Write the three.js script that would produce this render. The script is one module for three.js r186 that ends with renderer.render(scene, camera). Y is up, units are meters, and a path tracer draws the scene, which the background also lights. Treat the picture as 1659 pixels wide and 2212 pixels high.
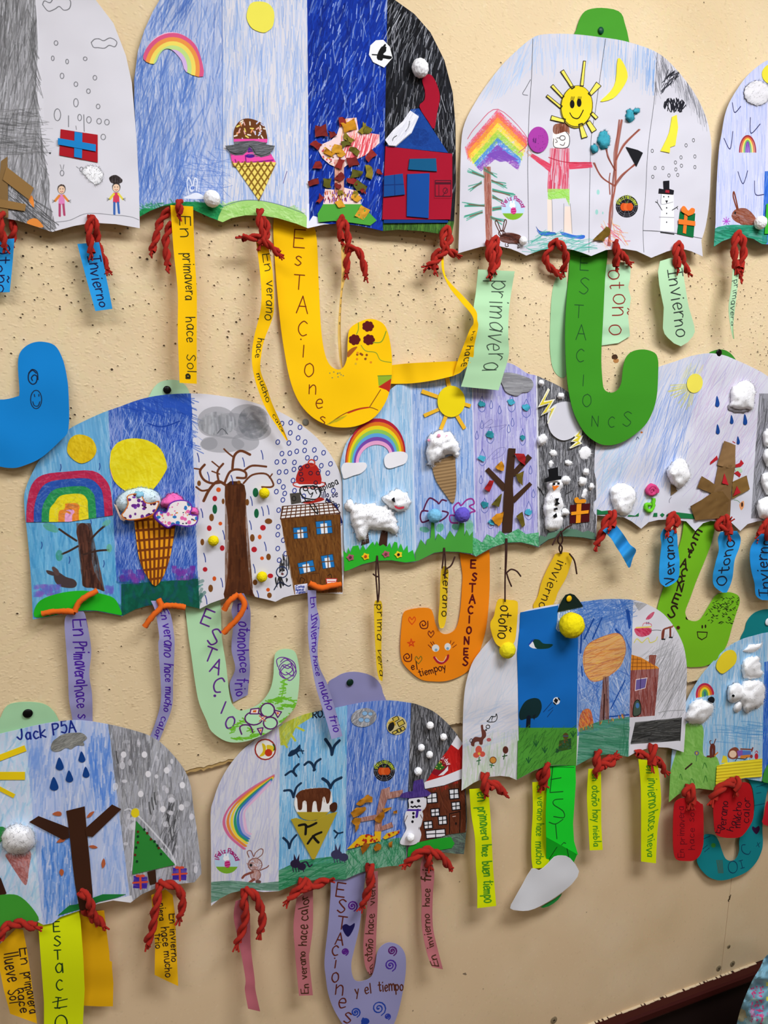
import * as THREE from 'three';
import { mergeGeometries, mergeVertices } from 'three/addons/utils/BufferGeometryUtils.js';
import { RectAreaLightUniformsLib } from 'three/addons/lights/RectAreaLightUniformsLib.js';
import { createNoise3D } from 'simplex-noise';

// ------------------------------------------------------------ camera, light, exposure
const W = 1659, H = 2212, F = 1500, CX = W / 2, CY = H / 2, D0 = 1.12;
const V3 = (x, y, z) => new THREE.Vector3(x, y, z);
const scene = new THREE.Scene();
scene.background = new THREE.Color(0x1a1815);
const renderer = new THREE.WebGLRenderer({ antialias: true });
renderer.toneMapping = THREE.LinearToneMapping;
renderer.toneMappingExposure = 1.15;
renderer.shadowMap.enabled = true;
renderer.shadowMap.type = THREE.PCFSoftShadowMap;
// the wall is the plane z = 0 (x right, y up); the camera looks at it turned to the left and a little down
const hv = V3(3745, -108, 1500).normalize(), vv = V3(-0.03, 1, 0.147);
vv.addScaledVector(hv, -vv.dot(hv)).normalize();
const nv = hv.clone().cross(vv).negate();
const world = (r) => V3(r.dot(hv), -r.dot(vv), r.dot(nv));
const CAM = V3(0, 1.3, 0).addScaledVector(world(V3(0, 0, 1)), -D0);
const camera = new THREE.PerspectiveCamera(2 * Math.atan(CY / F) * 180 / Math.PI, W / H, 0.01, 30);
camera.position.copy(CAM);
camera.quaternion.setFromRotationMatrix(new THREE.Matrix4().makeBasis(world(V3(1, 0, 0)), world(V3(0, -1, 0)), world(V3(0, 0, -1))));
camera.updateMatrixWorld(true);

RectAreaLightUniformsLib.init();
// ceiling light fittings: [x, z, width, depth, intensity]
const LAMPS = [[0.55, 1.15, 1.2, 0.5, 18.4], [-1.2, 1.4, 1.2, 0.5, 9.5], [0.4, 3.4, 1.2, 0.6, 8]];
const CEIL = 2.75;
const LAMP_COLOR = new THREE.Color().setRGB(0.95, 0.975, 1.05);
// ------------------------------------------------------------ helpers
function rng(seed) { let s = seed | 0; return () => { s = (s + 0x6d2b79f5) | 0; let t = Math.imul(s ^ (s >>> 15), 1 | s); t = (t + Math.imul(t ^ (t >>> 7), 61 | t)) ^ t; return ((t ^ (t >>> 14)) >>> 0) / 4294967296; }; }
let rnd = rng(7);
const noise = createNoise3D(rng(11));
const rr = (a, b) => a + (b - a) * rnd(), pick = (a) => a[Math.floor(rnd() * a.length)];
// a place given by its direction in the photograph and its height z off the wall, as a point of the wall's own frame
function P(x, y, z = 0) {
  const d = world(V3((x - CX) / F, (y - CY) / F, 1)), t = (z - CAM.z) / d.z;
  return V3(CAM.x + d.x * t, CAM.y + d.y * t, z);
}
const SY = (x, y) => P(x, y + 1).distanceTo(P(x, y)), SX = (x, y) => P(x + 1, y).distanceTo(P(x, y));
const pr = (a) => { if (Array.isArray(a[0])) return a; const o = []; for (let i = 0; i < a.length; i += 2) o.push([a[i], a[i + 1]]); return o; };
function sm(a, closed = true, n = 5) {   // Catmull-Rom through the points
  const p = pr(a), o = [], N = p.length, g = (i) => p[closed ? (i + N) % N : Math.max(0, Math.min(N - 1, i))];
  for (let i = 0; i < (closed ? N : N - 1); i++) for (let k = 0; k < n; k++) {
    const t = k / n, A = g(i - 1), B = g(i), C = g(i + 1), D = g(i + 2);
    o.push([0, 1].map((c) => 0.5 * (2 * B[c] + (C[c] - A[c]) * t + (2 * A[c] - 5 * B[c] + 4 * C[c] - D[c]) * t * t + (3 * B[c] - A[c] - 3 * C[c] + D[c]) * t * t * t)));
  }
  if (!closed) o.push(p[N - 1]);
  return o;
}
const ell = (x, y, rx, ry = rx, rot = 0, n = 28) => { const o = []; for (let i = 0; i < n; i++) { const a = i / n * 2 * Math.PI, c = Math.cos(rot), s = Math.sin(rot), u = rx * Math.cos(a), v = ry * Math.sin(a); o.push([x + u * c - v * s, y + u * s + v * c]); } return o; };
const rough = (a, amp, f = 0.15, n = 4) => { const p = sm(a, true, n), s = rnd() * 99; return p.map(([x, y]) => [x + amp * noise(x * f, y * f, s), y + amp * noise(x * f, y * f, s + 9)]); };
const quad = (x, y, w, h, rot = 0) => { const c = Math.cos(rot), s = Math.sin(rot); return [[-w, -h], [w, -h], [w, h], [-w, h]].map(([u, v]) => [x + (u * c - v * s) / 2, y + (u * s + v * c) / 2]); };
const bar = (x1, y1, x2, y2, w1, w2 = w1) => { const l = Math.hypot(x2 - x1, y2 - y1), nx = -(y2 - y1) / l / 2, ny = (x2 - x1) / l / 2; return [[x1 + nx * w1, y1 + ny * w1], [x2 + nx * w2, y2 + ny * w2], [x2 - nx * w2, y2 - ny * w2], [x1 - nx * w1, y1 - ny * w1]]; };
const inside = (p, x, y) => { let q = false; for (let a = 0, b = p.length - 1; a < p.length; b = a++) if ((p[a][1] > y) !== (p[b][1] > y) && x < (p[b][0] - p[a][0]) * (y - p[a][1]) / (p[b][1] - p[a][1]) + p[a][0]) q = !q; return q; };
const rag = (a, amp) => { const o = [], p = pr(a); p.forEach(([x, y], i) => { const [u, v] = p[(i + 1) % p.length]; o.push([x + rr(-amp, amp), y + rr(-amp, amp)], [(x + u) / 2 + rr(-amp, amp) * 0.7, (y + v) / 2 + rr(-amp, amp) * 0.7]); }); return o; };
const bounds = (p) => { let a = 1e9, b = 1e9, c = -1e9, d = -1e9; for (const [x, y] of p) { a = Math.min(a, x); b = Math.min(b, y); c = Math.max(c, x); d = Math.max(d, y); } return [a, b, c, d]; };

// ------------------------------------------------------------ handwriting: pen strokes on a 10 unit cap height
const GLYPHS = {
  A: '7|0,0 3.2,10 6.5,0;1.2,4 5.4,4', B: '6|0,0 0,10;~0,10 5,9 4.5,6 0,5.4 5.5,4 5,.5 0,0', C: '6|~6,8.6 3.5,10 .6,7 .5,3 3,0 6,1', E: '6|6,10 0,10 0,0 6,0;0,5.2 5,5.2',
  F: '6|6,10 0,10 0,0;0,5.4 4.6,5.4', H: '6|0,0 0,10;6,0 6,10;0,5 6,5', I: '5|2.5,0 2.5,10;0,10 5,10;0,0 5,0', '|': '2|1,0 1,10', J: '6|0,10 6,10;~4,10 4,3 2.5,0 0,2',
  N: '7|0,0 0,10 6,0 6,10', O: '7|~3.5,10 .6,8 .2,3 3.2,0 6.4,3 6,8 3.5,10', P: '6|0,0 0,10;~0,10 5,9.6 5.6,7 3,5 0,4.8', R: '6|0,0 0,10;~0,10 5,9.6 5.4,7 3,5 0,4.8;2,4.8 6,0',
  S: '6|~5.6,8.8 3,10 .6,8 2.8,5.4 5.4,2.8 3,0 0,1.4', T: '7|0,10 7,10;3.5,10 3.5,0', V: '6|0,10 3,0 6,10', M: '8|0,0 1,10 4,3 7,10 8,0', 5: '5|5,10 1,10 .6,6;~.6,6 4,6.4 5,3 3,0 0,1',
  a: '5.5|~4.6,5 2.5,6.2 .3,3.5 1.5,.2 4,1.2 4.6,5;4.7,6 4.9,0', b: '5|0,10 .2,0;~.2,4 2.4,6 4.8,3 2.5,0 .2,1', c: '4.8|~4.4,5.2 2,6 .2,3 1.8,0 4.6,.8',
  d: '5.5|~4.6,4.6 2.5,6 .3,3.4 1.6,0 4,1.2 4.6,4.6;4.8,10 4.9,0', e: '5|~.3,3.2 4.4,3.6 3.6,6 1.4,5.6 .3,3 1.8,0 4.6,1', f: '4|~4,9.4 2.4,10 1.6,7.5 1.6,0;0,6 3.6,6',
  g: '5|~4.4,5 2,6.2 .3,3.4 2,.6 4.4,2 4.6,5 4.4,-2 2,-3.6 0,-2.6', h: '5|0,10 0,0;~0,3.5 2.2,6 4.2,4.8 4.6,0', i: '2|1,6 1.2,0;.9,8.6 1.1,9', k: '5|0,10 0,0;4.4,6 0,2.6 4.6,0', 'í': '2|1,6 1.2,0;.8,8 1.8,10',
  l: '2|1,10 1,0', m: '8|0,6 .2,0;~.2,3.6 2,6 3.6,4.6 3.8,0;~3.8,3.6 5.6,6 7.2,4.6 7.4,0', n: '5|0,6 .2,0;~.2,3.6 2.4,6 4.2,4.8 4.5,0', 'ñ': '5|0,6 .2,0;~.2,3.6 2.4,6 4.2,4.8 4.5,0;~.6,8.6 1.8,9.6 3,8.4 4.4,9.4',
  o: '5|~2.4,6 .3,4.4 .4,1.2 2.6,0 4.7,2 4.3,5 2.4,6', p: '5|0,6 .2,-4;~.2,4 2.6,6 4.8,3.2 2.6,0 .2,1.4', r: '4|0,6 .2,0;~.2,3.6 2,5.8 3.8,5.4', s: '4.2|~3.8,5.2 2,6 .5,4.8 2.2,3.2 3.8,1.6 2,0 0,.8',
  t: '4|1.8,9 2,1;~2,1 2.8,0 4,.6;0,6.2 3.8,6.2', u: '5|~.2,6 .4,1.4 2.2,0 4.2,1.8 4.5,6;4.5,6 4.7,0', v: '5|0,6 2.4,0 4.8,6', y: '5|0,6 2.4,1;4.8,6 1.2,-4', z: '4|0,6 4,6 0,0 4,0',
  '?': '5|~0,8 2,10 4.4,8 2.4,5 2.2,3;2.2,.6 2.3,.2', '.': '2|.8,.2 1,0', '!': '2|1,10 1,3;1,.5 1,0', '¡': '2|1,6 1,-2;1,8 1,8.4', ' ': '4|',
};
const glyph = {};
for (const [k, s] of Object.entries(GLYPHS)) {
  const [w, body] = s.split('|').length > 2 ? ['2', s.slice(s.lastIndexOf('|') + 1)] : s.split('|');
  glyph[k] = { w: +w, s: body.split(';').filter(Boolean).map((t) => { const sh = t[0] === '~', p = t.replace('~', '').trim().split(' ').map((q) => q.split(',').map(Number)); return sh ? sm(p, false, 5) : p; }) };
}

// ------------------------------------------------------------ paper art: a canvas laid out on the sheet in metres, drawn on in photograph coordinates
const DENSITY = 2350;
class Art {
  constructor(x0, y0, x1, y1, bg = '#dfdde2', k = 1) {
    const c = [P(x0, y0), P(x1, y0), P(x0, y1), P(x1, y1)], X = c.map((p) => p.x), Y = c.map((p) => p.y);
    this.X0 = Math.min(...X); this.X1 = Math.max(...X); this.Y0 = Math.min(...Y); this.Y1 = Math.max(...Y);
    this.k = DENSITY * k;
    this.canvas = document.createElement('canvas');
    this.canvas.width = Math.min(2000, Math.ceil((this.X1 - this.X0) * this.k)); this.canvas.height = Math.min(2000, Math.ceil((this.Y1 - this.Y0) * this.k));
    this.g = this.canvas.getContext('2d');
    this.g.lineCap = this.g.lineJoin = 'round';
    this.s = SY((x0 + x1) / 2, (y0 + y1) / 2) * this.k;
    this.g.fillStyle = bg; this.g.fillRect(0, 0, this.canvas.width, this.canvas.height);
  }
  m(x, y) { const p = P(x, y); return [(p.x - this.X0) * this.k, (this.Y1 - p.y) * this.k]; }
  uv(x, y) { const [a, b] = this.m(x, y); return [a / this.canvas.width, 1 - b / this.canvas.height]; }
  path(pts, closed) { const g = this.g; g.beginPath(); pts.forEach(([x, y], i) => { const [a, b] = this.m(x, y); i ? g.lineTo(a, b) : g.moveTo(a, b); }); if (closed) g.closePath(); }
  f(a, color, al = 1) { this.path(pr(a), true); this.g.globalAlpha = al; this.g.fillStyle = color; this.g.fill(); this.g.globalAlpha = 1; return this; }
  l(a, color, lw, closed = false, al = 1) { this.path(pr(a), closed); const g = this.g; g.globalAlpha = al; g.strokeStyle = color; g.lineWidth = lw * this.s; g.stroke(); g.globalAlpha = 1; return this; }
  c(a, color, lw, closed = false, al = 1) { return this.l(sm(a, closed), color, lw, closed, al); }
  e(x, y, rx, ry, color, al = 1) { return this.f(ell(x, y, rx, ry ?? rx), color, al); }
  o(x, y, rx, ry, color, lw, rot = 0) { return this.l(ell(x, y, rx, ry, rot, 16), color, lw, true); }
  // pencil or felt pen hatching inside a polygon
  p(a, cols, { ang = 88, len = 46, lw = 2.2, al = 0.5, jit = 9, dens = 1.6, curve = 0.12, base, sm: smooth } = {}) {
    const g = this.g, pts = smooth ? sm(a) : pr(a), [x0, y0, x1, y1] = bounds(pts);
    cols = [].concat(cols);
    const soft = dens < 1.45, large = (x1 - x0) * (y1 - y0) > 30000;
    g.save(); if (!soft) { this.path(pts, true); g.clip(); }
    const mean = cols.reduce((m, c) => { const k = new THREE.Color(c); return m.add(k.multiplyScalar(1 / cols.length)); }, new THREE.Color(0));
    if (base === undefined) base = soft ? 0 : Math.min(0.72, al * dens * 0.62);
    if (base) { g.globalAlpha = base; g.fillStyle = '#' + mean.getHexString(); g.fill(); g.globalAlpha = 1; }
    lw *= 0.8; dens *= soft ? 1.7 : 1.3;
    const n = Math.round(dens * (x1 - x0) * (y1 - y0) / (len * lw));
    for (let i = 0; i < n; i++) {
      const x = rr(x0, x1), y = rr(y0, y1);
      if (soft && !inside(pts, x, y)) continue;
      const t = (ang + jit * (rnd() + rnd() - 1) * 1.6) * Math.PI / 180, L = len * rr(0.4, 1.1) / 2, k = (rnd() - 0.5) * 2 * curve * L;
      const c = Math.cos(t), s = Math.sin(t), A = this.m(x - c * L, y - s * L), B = this.m(x - s * k, y + c * k), C = this.m(x + c * L, y + s * L);
      const white = large && !soft && rnd() < 0.16;
      g.globalAlpha = white ? rr(0.1, 0.42) : al * rr(0.45, 1.15); g.strokeStyle = white ? '#f3f3fa' : pick(cols); g.lineWidth = lw * this.s * rr(0.5, 1.3);
      g.beginPath(); g.moveTo(...A); g.quadraticCurveTo(...B, ...C); g.stroke();
    }
    g.restore(); g.globalAlpha = 1;
    return this;
  }
  scr(a, color, lw, n, amp, al = 0.8) {   // loose back-and-forth scribble inside a polygon
    const pts = pr(a), [x0, y0, x1, y1] = bounds(pts), q = [];
    for (let i = 0; i < n; i++) q.push([x0 + (x1 - x0) * (i / n) + rr(-amp, amp), i % 2 ? y0 + rr(0, amp) : y1 - rr(0, amp)]);
    this.g.save(); this.path(pts, true); this.g.clip(); this.c(q, color, lw, false, al); this.g.restore();
    return this;
  }
  dots(a, color, n, r0, r1, al = 1) { const pts = pr(a), [x0, y0, x1, y1] = bounds(pts); this.g.save(); this.path(pts, true); this.g.clip(); for (let i = 0; i < n; i++) this.e(rr(x0, x1), rr(y0, y1), rr(r0, r1), rr(r0, r1), Array.isArray(color) ? pick(color) : color, al); this.g.restore(); return this; }
  t(str, x, y, size, color, { ang = 0, lw = 2, fit = 0, sp = 1.6, al = 1, jit = 0.5, slant = 0 } = {}) {
    const u = size / 10, a = ang * Math.PI / 180, dx = Math.cos(a), dy = Math.sin(a);
    let n = 0; for (const ch of str) n += (glyph[ch] || glyph.o).w + sp;
    const k = fit ? fit / (n * u) : 1; let p = 0;
    for (const ch of str) {
      const G = glyph[ch] || glyph.o, oy = rr(-jit, jit) * 1.5, sc = 1 + rr(-0.1, 0.1), kk = Math.min(k, 1.5);
      for (const st of G.s) {
        const q = st.map(([X, Y]) => { const U = (p * k + (X + slant * Y) * kk * sc) * u, Z = (Y * sc + oy) * u; return [x + dx * U + dy * Z, y + dy * U - dx * Z]; });
        this.l(q, color, lw, false, al);
      }
      p += G.w + sp;
    }
    return this;
  }
  material(o = {}) {
    if (!this.mat) {
      const t = new THREE.CanvasTexture(this.canvas); t.colorSpace = THREE.SRGBColorSpace; t.magFilter = THREE.LinearFilter;
      this.mat = new THREE.MeshPhysicalMaterial({ map: t, roughness: 0.88, specularIntensity: 0.35, side: THREE.DoubleSide, ...o });
    }
    return this.mat;
  }
}
// the canvas of a strip: x runs along its length from the top, y across it from its right edge, in photograph pixels
class StripArt extends Art {
  constructor(L, Wd, bg) {
    super(800, 1000, 810, 1010, bg);
    this.k = 1.7; this.s = 1.7; this.L = L; this.Wd = Wd;
    this.canvas.width = Math.ceil(L * this.k); this.canvas.height = Math.ceil(Wd * this.k);
    this.g.lineCap = this.g.lineJoin = 'round'; this.g.fillStyle = bg; this.g.fillRect(0, 0, 4000, 4000);
  }
  m(x, y) { return [x * this.k, y * this.k]; }
}

// ------------------------------------------------------------ meshes
let ORG = V3(0, 0, 0);
const solidCache = {};
const M = (color, o = {}) => (solidCache[color + JSON.stringify(o)] ??= new THREE.MeshPhysicalMaterial({ color, roughness: 0.85, specularIntensity: 0.35, side: THREE.DoubleSide, ...o }));
// vertices [world point, u, v] and triangles of a front face -> a closed sheet of thickness t
function solid(verts, tris, t) {
  const n = verts.length, pos = [], uv = [], idx = [], edges = new Map();
  for (const [p, u, v] of verts) { pos.push(p.x - ORG.x, p.y - ORG.y, p.z - ORG.z); uv.push(u, v); }
  for (const [p, u, v] of verts) { pos.push(p.x - ORG.x, p.y - ORG.y, p.z - t - ORG.z); uv.push(u, v); }
  for (const [a, b, c] of tris) {
    idx.push(a, b, c, a + n, c + n, b + n);
    for (const [i, j] of [[a, b], [b, c], [c, a]]) { const k = j * 1e6 + i; if (edges.has(k)) edges.delete(k); else edges.set(i * 1e6 + j, [i, j]); }
  }
  let m = 2 * n;
  for (const [i, j] of edges.values()) {
    for (const q of [i, j, i + n, j + n]) { pos.push(pos[q * 3], pos[q * 3 + 1], pos[q * 3 + 2]); uv.push(uv[q * 2], uv[q * 2 + 1]); }
    idx.push(m, m + 2, m + 1, m + 1, m + 2, m + 3); m += 4;
  }
  const g = new THREE.BufferGeometry();
  g.setAttribute('position', new THREE.Float32BufferAttribute(pos, 3)); g.setAttribute('uv', new THREE.Float32BufferAttribute(uv, 2)); g.setIndex(idx); g.computeVertexNormals();
  return g;
}
function clipHalf(poly, nx, ny, d) {   // keeps nx*x + ny*y <= d
  const o = [];
  for (let i = 0; i < poly.length; i++) {
    const A = poly[i], B = poly[(i + 1) % poly.length], a = nx * A[0] + ny * A[1] - d, b = nx * B[0] + ny * B[1] - d;
    if (a <= 0) o.push(A);
    if ((a < 0 && b > 0) || (a > 0 && b < 0)) { const t = a / (a - b); o.push([A[0] + (B[0] - A[0]) * t, A[1] + (B[1] - A[1]) * t]); }
  }
  return o;
}
function sheet(outline, zf, { t = 0.0005, cell = 13, art, uvf } = {}) {
  const poly = pr(outline), [x0, y0, x1, y1] = bounds(poly), verts = [], key = new Map(), tris = [];
  const V = ([x, y]) => { const k = Math.round(x * 32) + ',' + Math.round(y * 32); if (!key.has(k)) { key.set(k, verts.length); const [u, v] = art ? art.uv(x, y) : uvf ? uvf(x, y) : [x / 200, -y / 200]; verts.push([P(x, y, zf(x, y)), u, v]); } return key.get(k); };
  const X = Math.floor(x0 / cell), Y = Math.floor(y0 / cell);
  for (let i = X; i * cell < x1; i++) {
    const col = clipHalf(clipHalf(poly, -1, 0, -i * cell), 1, 0, (i + 1) * cell);
    if (col.length < 3) continue;
    for (let j = Y; j * cell < y1; j++) {
      const c = clipHalf(clipHalf(col, 0, -1, -j * cell), 0, 1, (j + 1) * cell).filter((p, q, r) => { const o = r[(q + 1) % r.length]; return Math.abs(p[0] - o[0]) + Math.abs(p[1] - o[1]) > 0.02; });
      if (c.length < 3) continue;
      for (const f of THREE.ShapeUtils.triangulateShape(c.map(([x, y]) => new THREE.Vector2(x, y)), [])) {
        let [A, B, C] = f.map((q) => c[q]);
        const ar = (B[0] - A[0]) * (C[1] - A[1]) - (B[1] - A[1]) * (C[0] - A[0]);
        if (Math.abs(ar) < 0.01) continue;
        if (ar > 0) [B, C] = [C, B];
        const q = [V(A), V(B), V(C)];
        if (q[0] !== q[1] && q[1] !== q[2] && q[0] !== q[2]) tris.push(q);
      }
    }
  }
  return solid(verts, tris, t);
}
// a strip through rows of left and right edge points
function ribbon(rows, z, { t = 0.0005, curl = 0, seg = 6 } = {}) {
  const R = rows.map((r) => r.slice(0, 4)), nz = (s) => { const q = s * (z.length - 1), i = Math.min(z.length - 2, Math.floor(q)), f = q - i, e = f * f * (3 - 2 * f); return z[i] + (z[i + 1] - z[i]) * e; };
  const L = sm(R.map((r) => [r[0], r[1]]), false, seg), Q = sm(R.map((r) => [r[2], r[3]]), false, seg), n = L.length, nw = 5;
  const len = [0]; for (let i = 1; i < n; i++) len.push(len[i - 1] + Math.hypot((L[i][0] + Q[i][0] - L[i - 1][0] - Q[i - 1][0]) / 2, (L[i][1] + Q[i][1] - L[i - 1][1] - Q[i - 1][1]) / 2));
  const verts = [], tris = [];
  for (let i = 0; i < n; i++) for (let j = 0; j < nw; j++) {
    const f = j / (nw - 1), zz = nz(len[i] / len[n - 1]) + curl * (4 * (f - 0.5) ** 2 - 0.5);
    verts.push([P(L[i][0] + (Q[i][0] - L[i][0]) * f, L[i][1] + (Q[i][1] - L[i][1]) * f, zz), len[i] / len[n - 1], f]);
  }
  for (let i = 0; i < n - 1; i++) for (let j = 0; j < nw - 1; j++) { const a = i * nw + j; tris.push([a, a + nw, a + 1], [a + 1, a + nw, a + nw + 1]); }
  return solid(verts, tris, t);
}
const ribbonLength = (rows) => { const c = sm(rows.map((r) => [(r[0] + r[2]) / 2, (r[1] + r[3]) / 2]), false, 6); let s = 0; for (let i = 1; i < c.length; i++) s += Math.hypot(c[i][0] - c[i - 1][0], c[i][1] - c[i - 1][1]); return s; };
function mesh(parent, name, geometry, material) {
  const o = new THREE.Mesh(geometry, material); o.name = name; o.castShadow = o.receiveShadow = true; parent.add(o); return o;
}
const used = {};
const numbered = (n) => { const k = used[n] = (used[n] ?? -1) + 1; return k ? n + '_' + String(k).padStart(3, '0') : n; };
function thing(name, label, category, x, y, z, group) {
  const o = new THREE.Group(); o.name = numbered(name); ORG = P(x, y, z); o.position.copy(ORG);
  o.userData = { label, category }; if (group) o.userData.group = group;
  scene.add(o); return o;
}
function strands(pts, rad, ply, turn, fuzz = 0) {   // twisted yarn along [x, y, z] points
  const curve = new THREE.CatmullRomCurve3(pts.map((p) => P(p[0], p[1], p[2]).sub(ORG))), L = curve.getLength(), n = Math.max(12, Math.round(L / rad * (ply > 1 ? 2.6 : 1.1))), r = rad;
  const fr = curve.computeFrenetFrames(n, false), out = [];
  for (let s = 0; s < ply; s++) {
    const q = [];
    for (let i = 0; i <= n; i++) {
      const a = s / ply * 2 * Math.PI + i / n * L / r * turn, c = curve.getPointAt(i / n), w = (ply > 1 ? 0.52 : 0) * r * (1 + 0.25 * noise(i * 0.2, s * 7, L * 50));
      q.push(c.addScaledVector(fr.normals[i], Math.cos(a) * w).addScaledVector(fr.binormals[i], Math.sin(a) * w));
    }
    const tube = new THREE.TubeGeometry(new THREE.CatmullRomCurve3(q), Math.round(n * 1.4), r * (ply > 1 ? 0.6 : 1), 7, false), p = tube.attributes.position, nn = tube.attributes.normal;
    if (fuzz) for (let i = 0; i < p.count; i++) { const k = fuzz * noise(p.getX(i) * 900, p.getY(i) * 900, p.getZ(i) * 900); p.setXYZ(i, p.getX(i) + nn.getX(i) * k, p.getY(i) + nn.getY(i) * k, p.getZ(i) + nn.getZ(i) * k); }
    out.push(tube);
  }
  // frayed end
  if (ply > 1) {
    const e = curve.getPointAt(1), d = curve.getTangentAt(1);
    for (let i = 0; i < 6; i++) { const k = V3(rr(-1, 1), rr(-1, 1), rr(-0.3, 1)).multiplyScalar(0.55).add(d).normalize(), l = r * rr(1, 2.2); out.push(new THREE.TubeGeometry(new THREE.CatmullRomCurve3([e.clone().addScaledVector(d, -r), e.clone().addScaledVector(k, l * 0.5), e.clone().addScaledVector(k, l)]), 4, r * 0.24, 4, false)); }
  }
  return mergeGeometries(out);
}
const RED_YARN = new THREE.MeshStandardMaterial({ color: 0xa92010, roughness: 1 });
const ORANGE_YARN = new THREE.MeshStandardMaterial({ color: 0xe0640c, roughness: 1 });
const BROWN_STRING = new THREE.MeshStandardMaterial({ color: 0x3a1a12, roughness: 0.9 });
const yarn = (parent, runs, { r = 8, mat = RED_YARN, ply = 2, turn = 0.9, fuzz = 0.0006, name = 'yarn_tie' } = {}) => mesh(parent, name, mergeGeometries(runs.map((p) => strands(p, r * SY(p[0][0], p[0][1]), ply, turn, fuzz))), mat);

const COTTON = new THREE.MeshStandardMaterial({ color: 0xffffff, roughness: 1, side: THREE.DoubleSide });
// loose fibres as thin slivers standing on or lying along the surface of a geometry
function fibres(g, n, len, w, lie) {
  const p = g.attributes.position, nn = g.attributes.normal, out = [], idx = [], uv = [], nor = [], c = p.count, R = rng(c * 7 + n);
  for (let i = 0; i < n; i++) {
    const k = Math.floor(R() * c), a = V3(p.getX(k), p.getY(k), p.getZ(k)), m = V3(nn.getX(k), nn.getY(k), nn.getZ(k));
    if (m.z < -0.2) continue;
    const d = V3(R() - 0.5, R() - 0.5, R() - 0.5).normalize().multiplyScalar(lie).addScaledVector(m, 0.4 + 0.8 * R()).normalize(), s = d.clone().cross(V3(R() - 0.5, R() - 0.5, 1)).normalize().multiplyScalar(w), L = len * (0.5 + R());
    a.addScaledVector(m, -w * 2);
    for (const q of [a.clone().add(s), a.clone().sub(s), a.clone().addScaledVector(d, L).addScaledVector(m, -L * lie * 0.25)]) { idx.push(out.length / 3); out.push(q.x, q.y, q.z); nor.push(m.x, m.y, m.z); uv.push(0, 0); }
  }
  const f = new THREE.BufferGeometry();
  f.setAttribute('position', new THREE.Float32BufferAttribute(out, 3)); f.setAttribute('normal', new THREE.Float32BufferAttribute(nor, 3)); f.setAttribute('uv', new THREE.Float32BufferAttribute(uv, 2)); f.setIndex(idx);
  return mergeGeometries([g, f]);
}
// a puffed flat-backed pad of cotton wool
function puffGeometry(outline, zf, depth, { cell = 4.5, amp = 1.6, f = 0.12, lump = 0.3, edge = 1 } = {}) {
  const poly = rough(outline, amp, f), [x0, y0, x1, y1] = bounds(poly), sd = rnd() * 50;
  const dist = (x, y) => { let m = 1e9; for (let i = 0; i < poly.length; i++) { const A = poly[i], B = poly[(i + 1) % poly.length], dx = B[0] - A[0], dy = B[1] - A[1], t = Math.max(0, Math.min(1, ((x - A[0]) * dx + (y - A[1]) * dy) / (dx * dx + dy * dy + 1e-9))); m = Math.min(m, Math.hypot(x - A[0] - dx * t, y - A[1] - dy * t)); } return m; };
  let R = 0; for (let i = 1; i < 12; i++) for (let j = 1; j < 12; j++) { const x = x0 + (x1 - x0) * i / 12, y = y0 + (y1 - y0) * j / 12; let ins = false; for (let a = 0, b = poly.length - 1; a < poly.length; b = a++) if ((poly[a][1] > y) !== (poly[b][1] > y) && x < (poly[b][0] - poly[a][0]) * (y - poly[a][1]) / (poly[b][1] - poly[a][1]) + poly[a][0]) ins = !ins; if (ins) R = Math.max(R, dist(x, y)); }
  const sz = R * SY(x0, y0); return fibres(sheet(poly, (x, y) => { const d = Math.min(1, dist(x, y) / (R * edge)), h = Math.sqrt(Math.max(0, 1 - (1 - d) ** 2)); return zf(x, y) + 0.0006 + depth * h * (1 + lump * 0.6 * noise(x * 0.05, y * 0.05, sd)) + h * (0.0004 * noise(x * 0.12, y * 0.12, sd) + 0.00015 * noise(x * 0.5, y * 0.5, sd)); }, { cell, t: 0.0004 }), Math.round(400 + 1.1 * (x1 - x0) * (y1 - y0) / 4), Math.min(0.0075, 0.0022 + sz * 0.25), 0.00016, 1.3);
}
function fuzzyBall(x, y, r, z, spike = 0.1, detail = 18, squash = 1) {
  let g = new THREE.IcosahedronGeometry(1, detail); g.deleteAttribute('uv'); g.deleteAttribute('normal'); g = mergeVertices(g, 1e-4);
  const p = g.attributes.position, R = r * SY(x, y), c = P(x, y, z + R * squash * 0.92).sub(ORG);
  for (let i = 0; i < p.count; i++) { const v = V3(p.getX(i), p.getY(i), p.getZ(i)), k = 1 + spike * (0.5 * noise(v.x * 2, v.y * 2, v.z * 2 + x) + 0.12 * noise(v.x * 7, v.y * 7, v.z * 7 + y)); v.multiplyScalar(R * k); p.setXYZ(i, v.x + c.x, v.y + c.y, v.z * squash + c.z); }
  g.computeVertexNormals(); g.setAttribute('uv', new THREE.Float32BufferAttribute(new Float32Array(p.count * 2), 2));
  return spike ? fibres(g, Math.round(500 + r * r * 6), R * 0.1 + 0.0004, 0.00012, 1.4) : g;
}
function pinGeometry(x, y, z, r) {
  const R = r * SY(x, y), pts = [[0, 0], [R * 0.96, 0], [R, 0.0004], [R * 0.93, 0.0012], [R * 0.7, 0.002], [R * 0.35, 0.0025], [0, 0.0026]].map(([a, b]) => new THREE.Vector2(a, b));
  const g = new THREE.LatheGeometry(pts, 26).rotateX(Math.PI / 2), c = P(x, y, z).sub(ORG); g.translate(c.x, c.y, c.z); return g;
}
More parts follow.
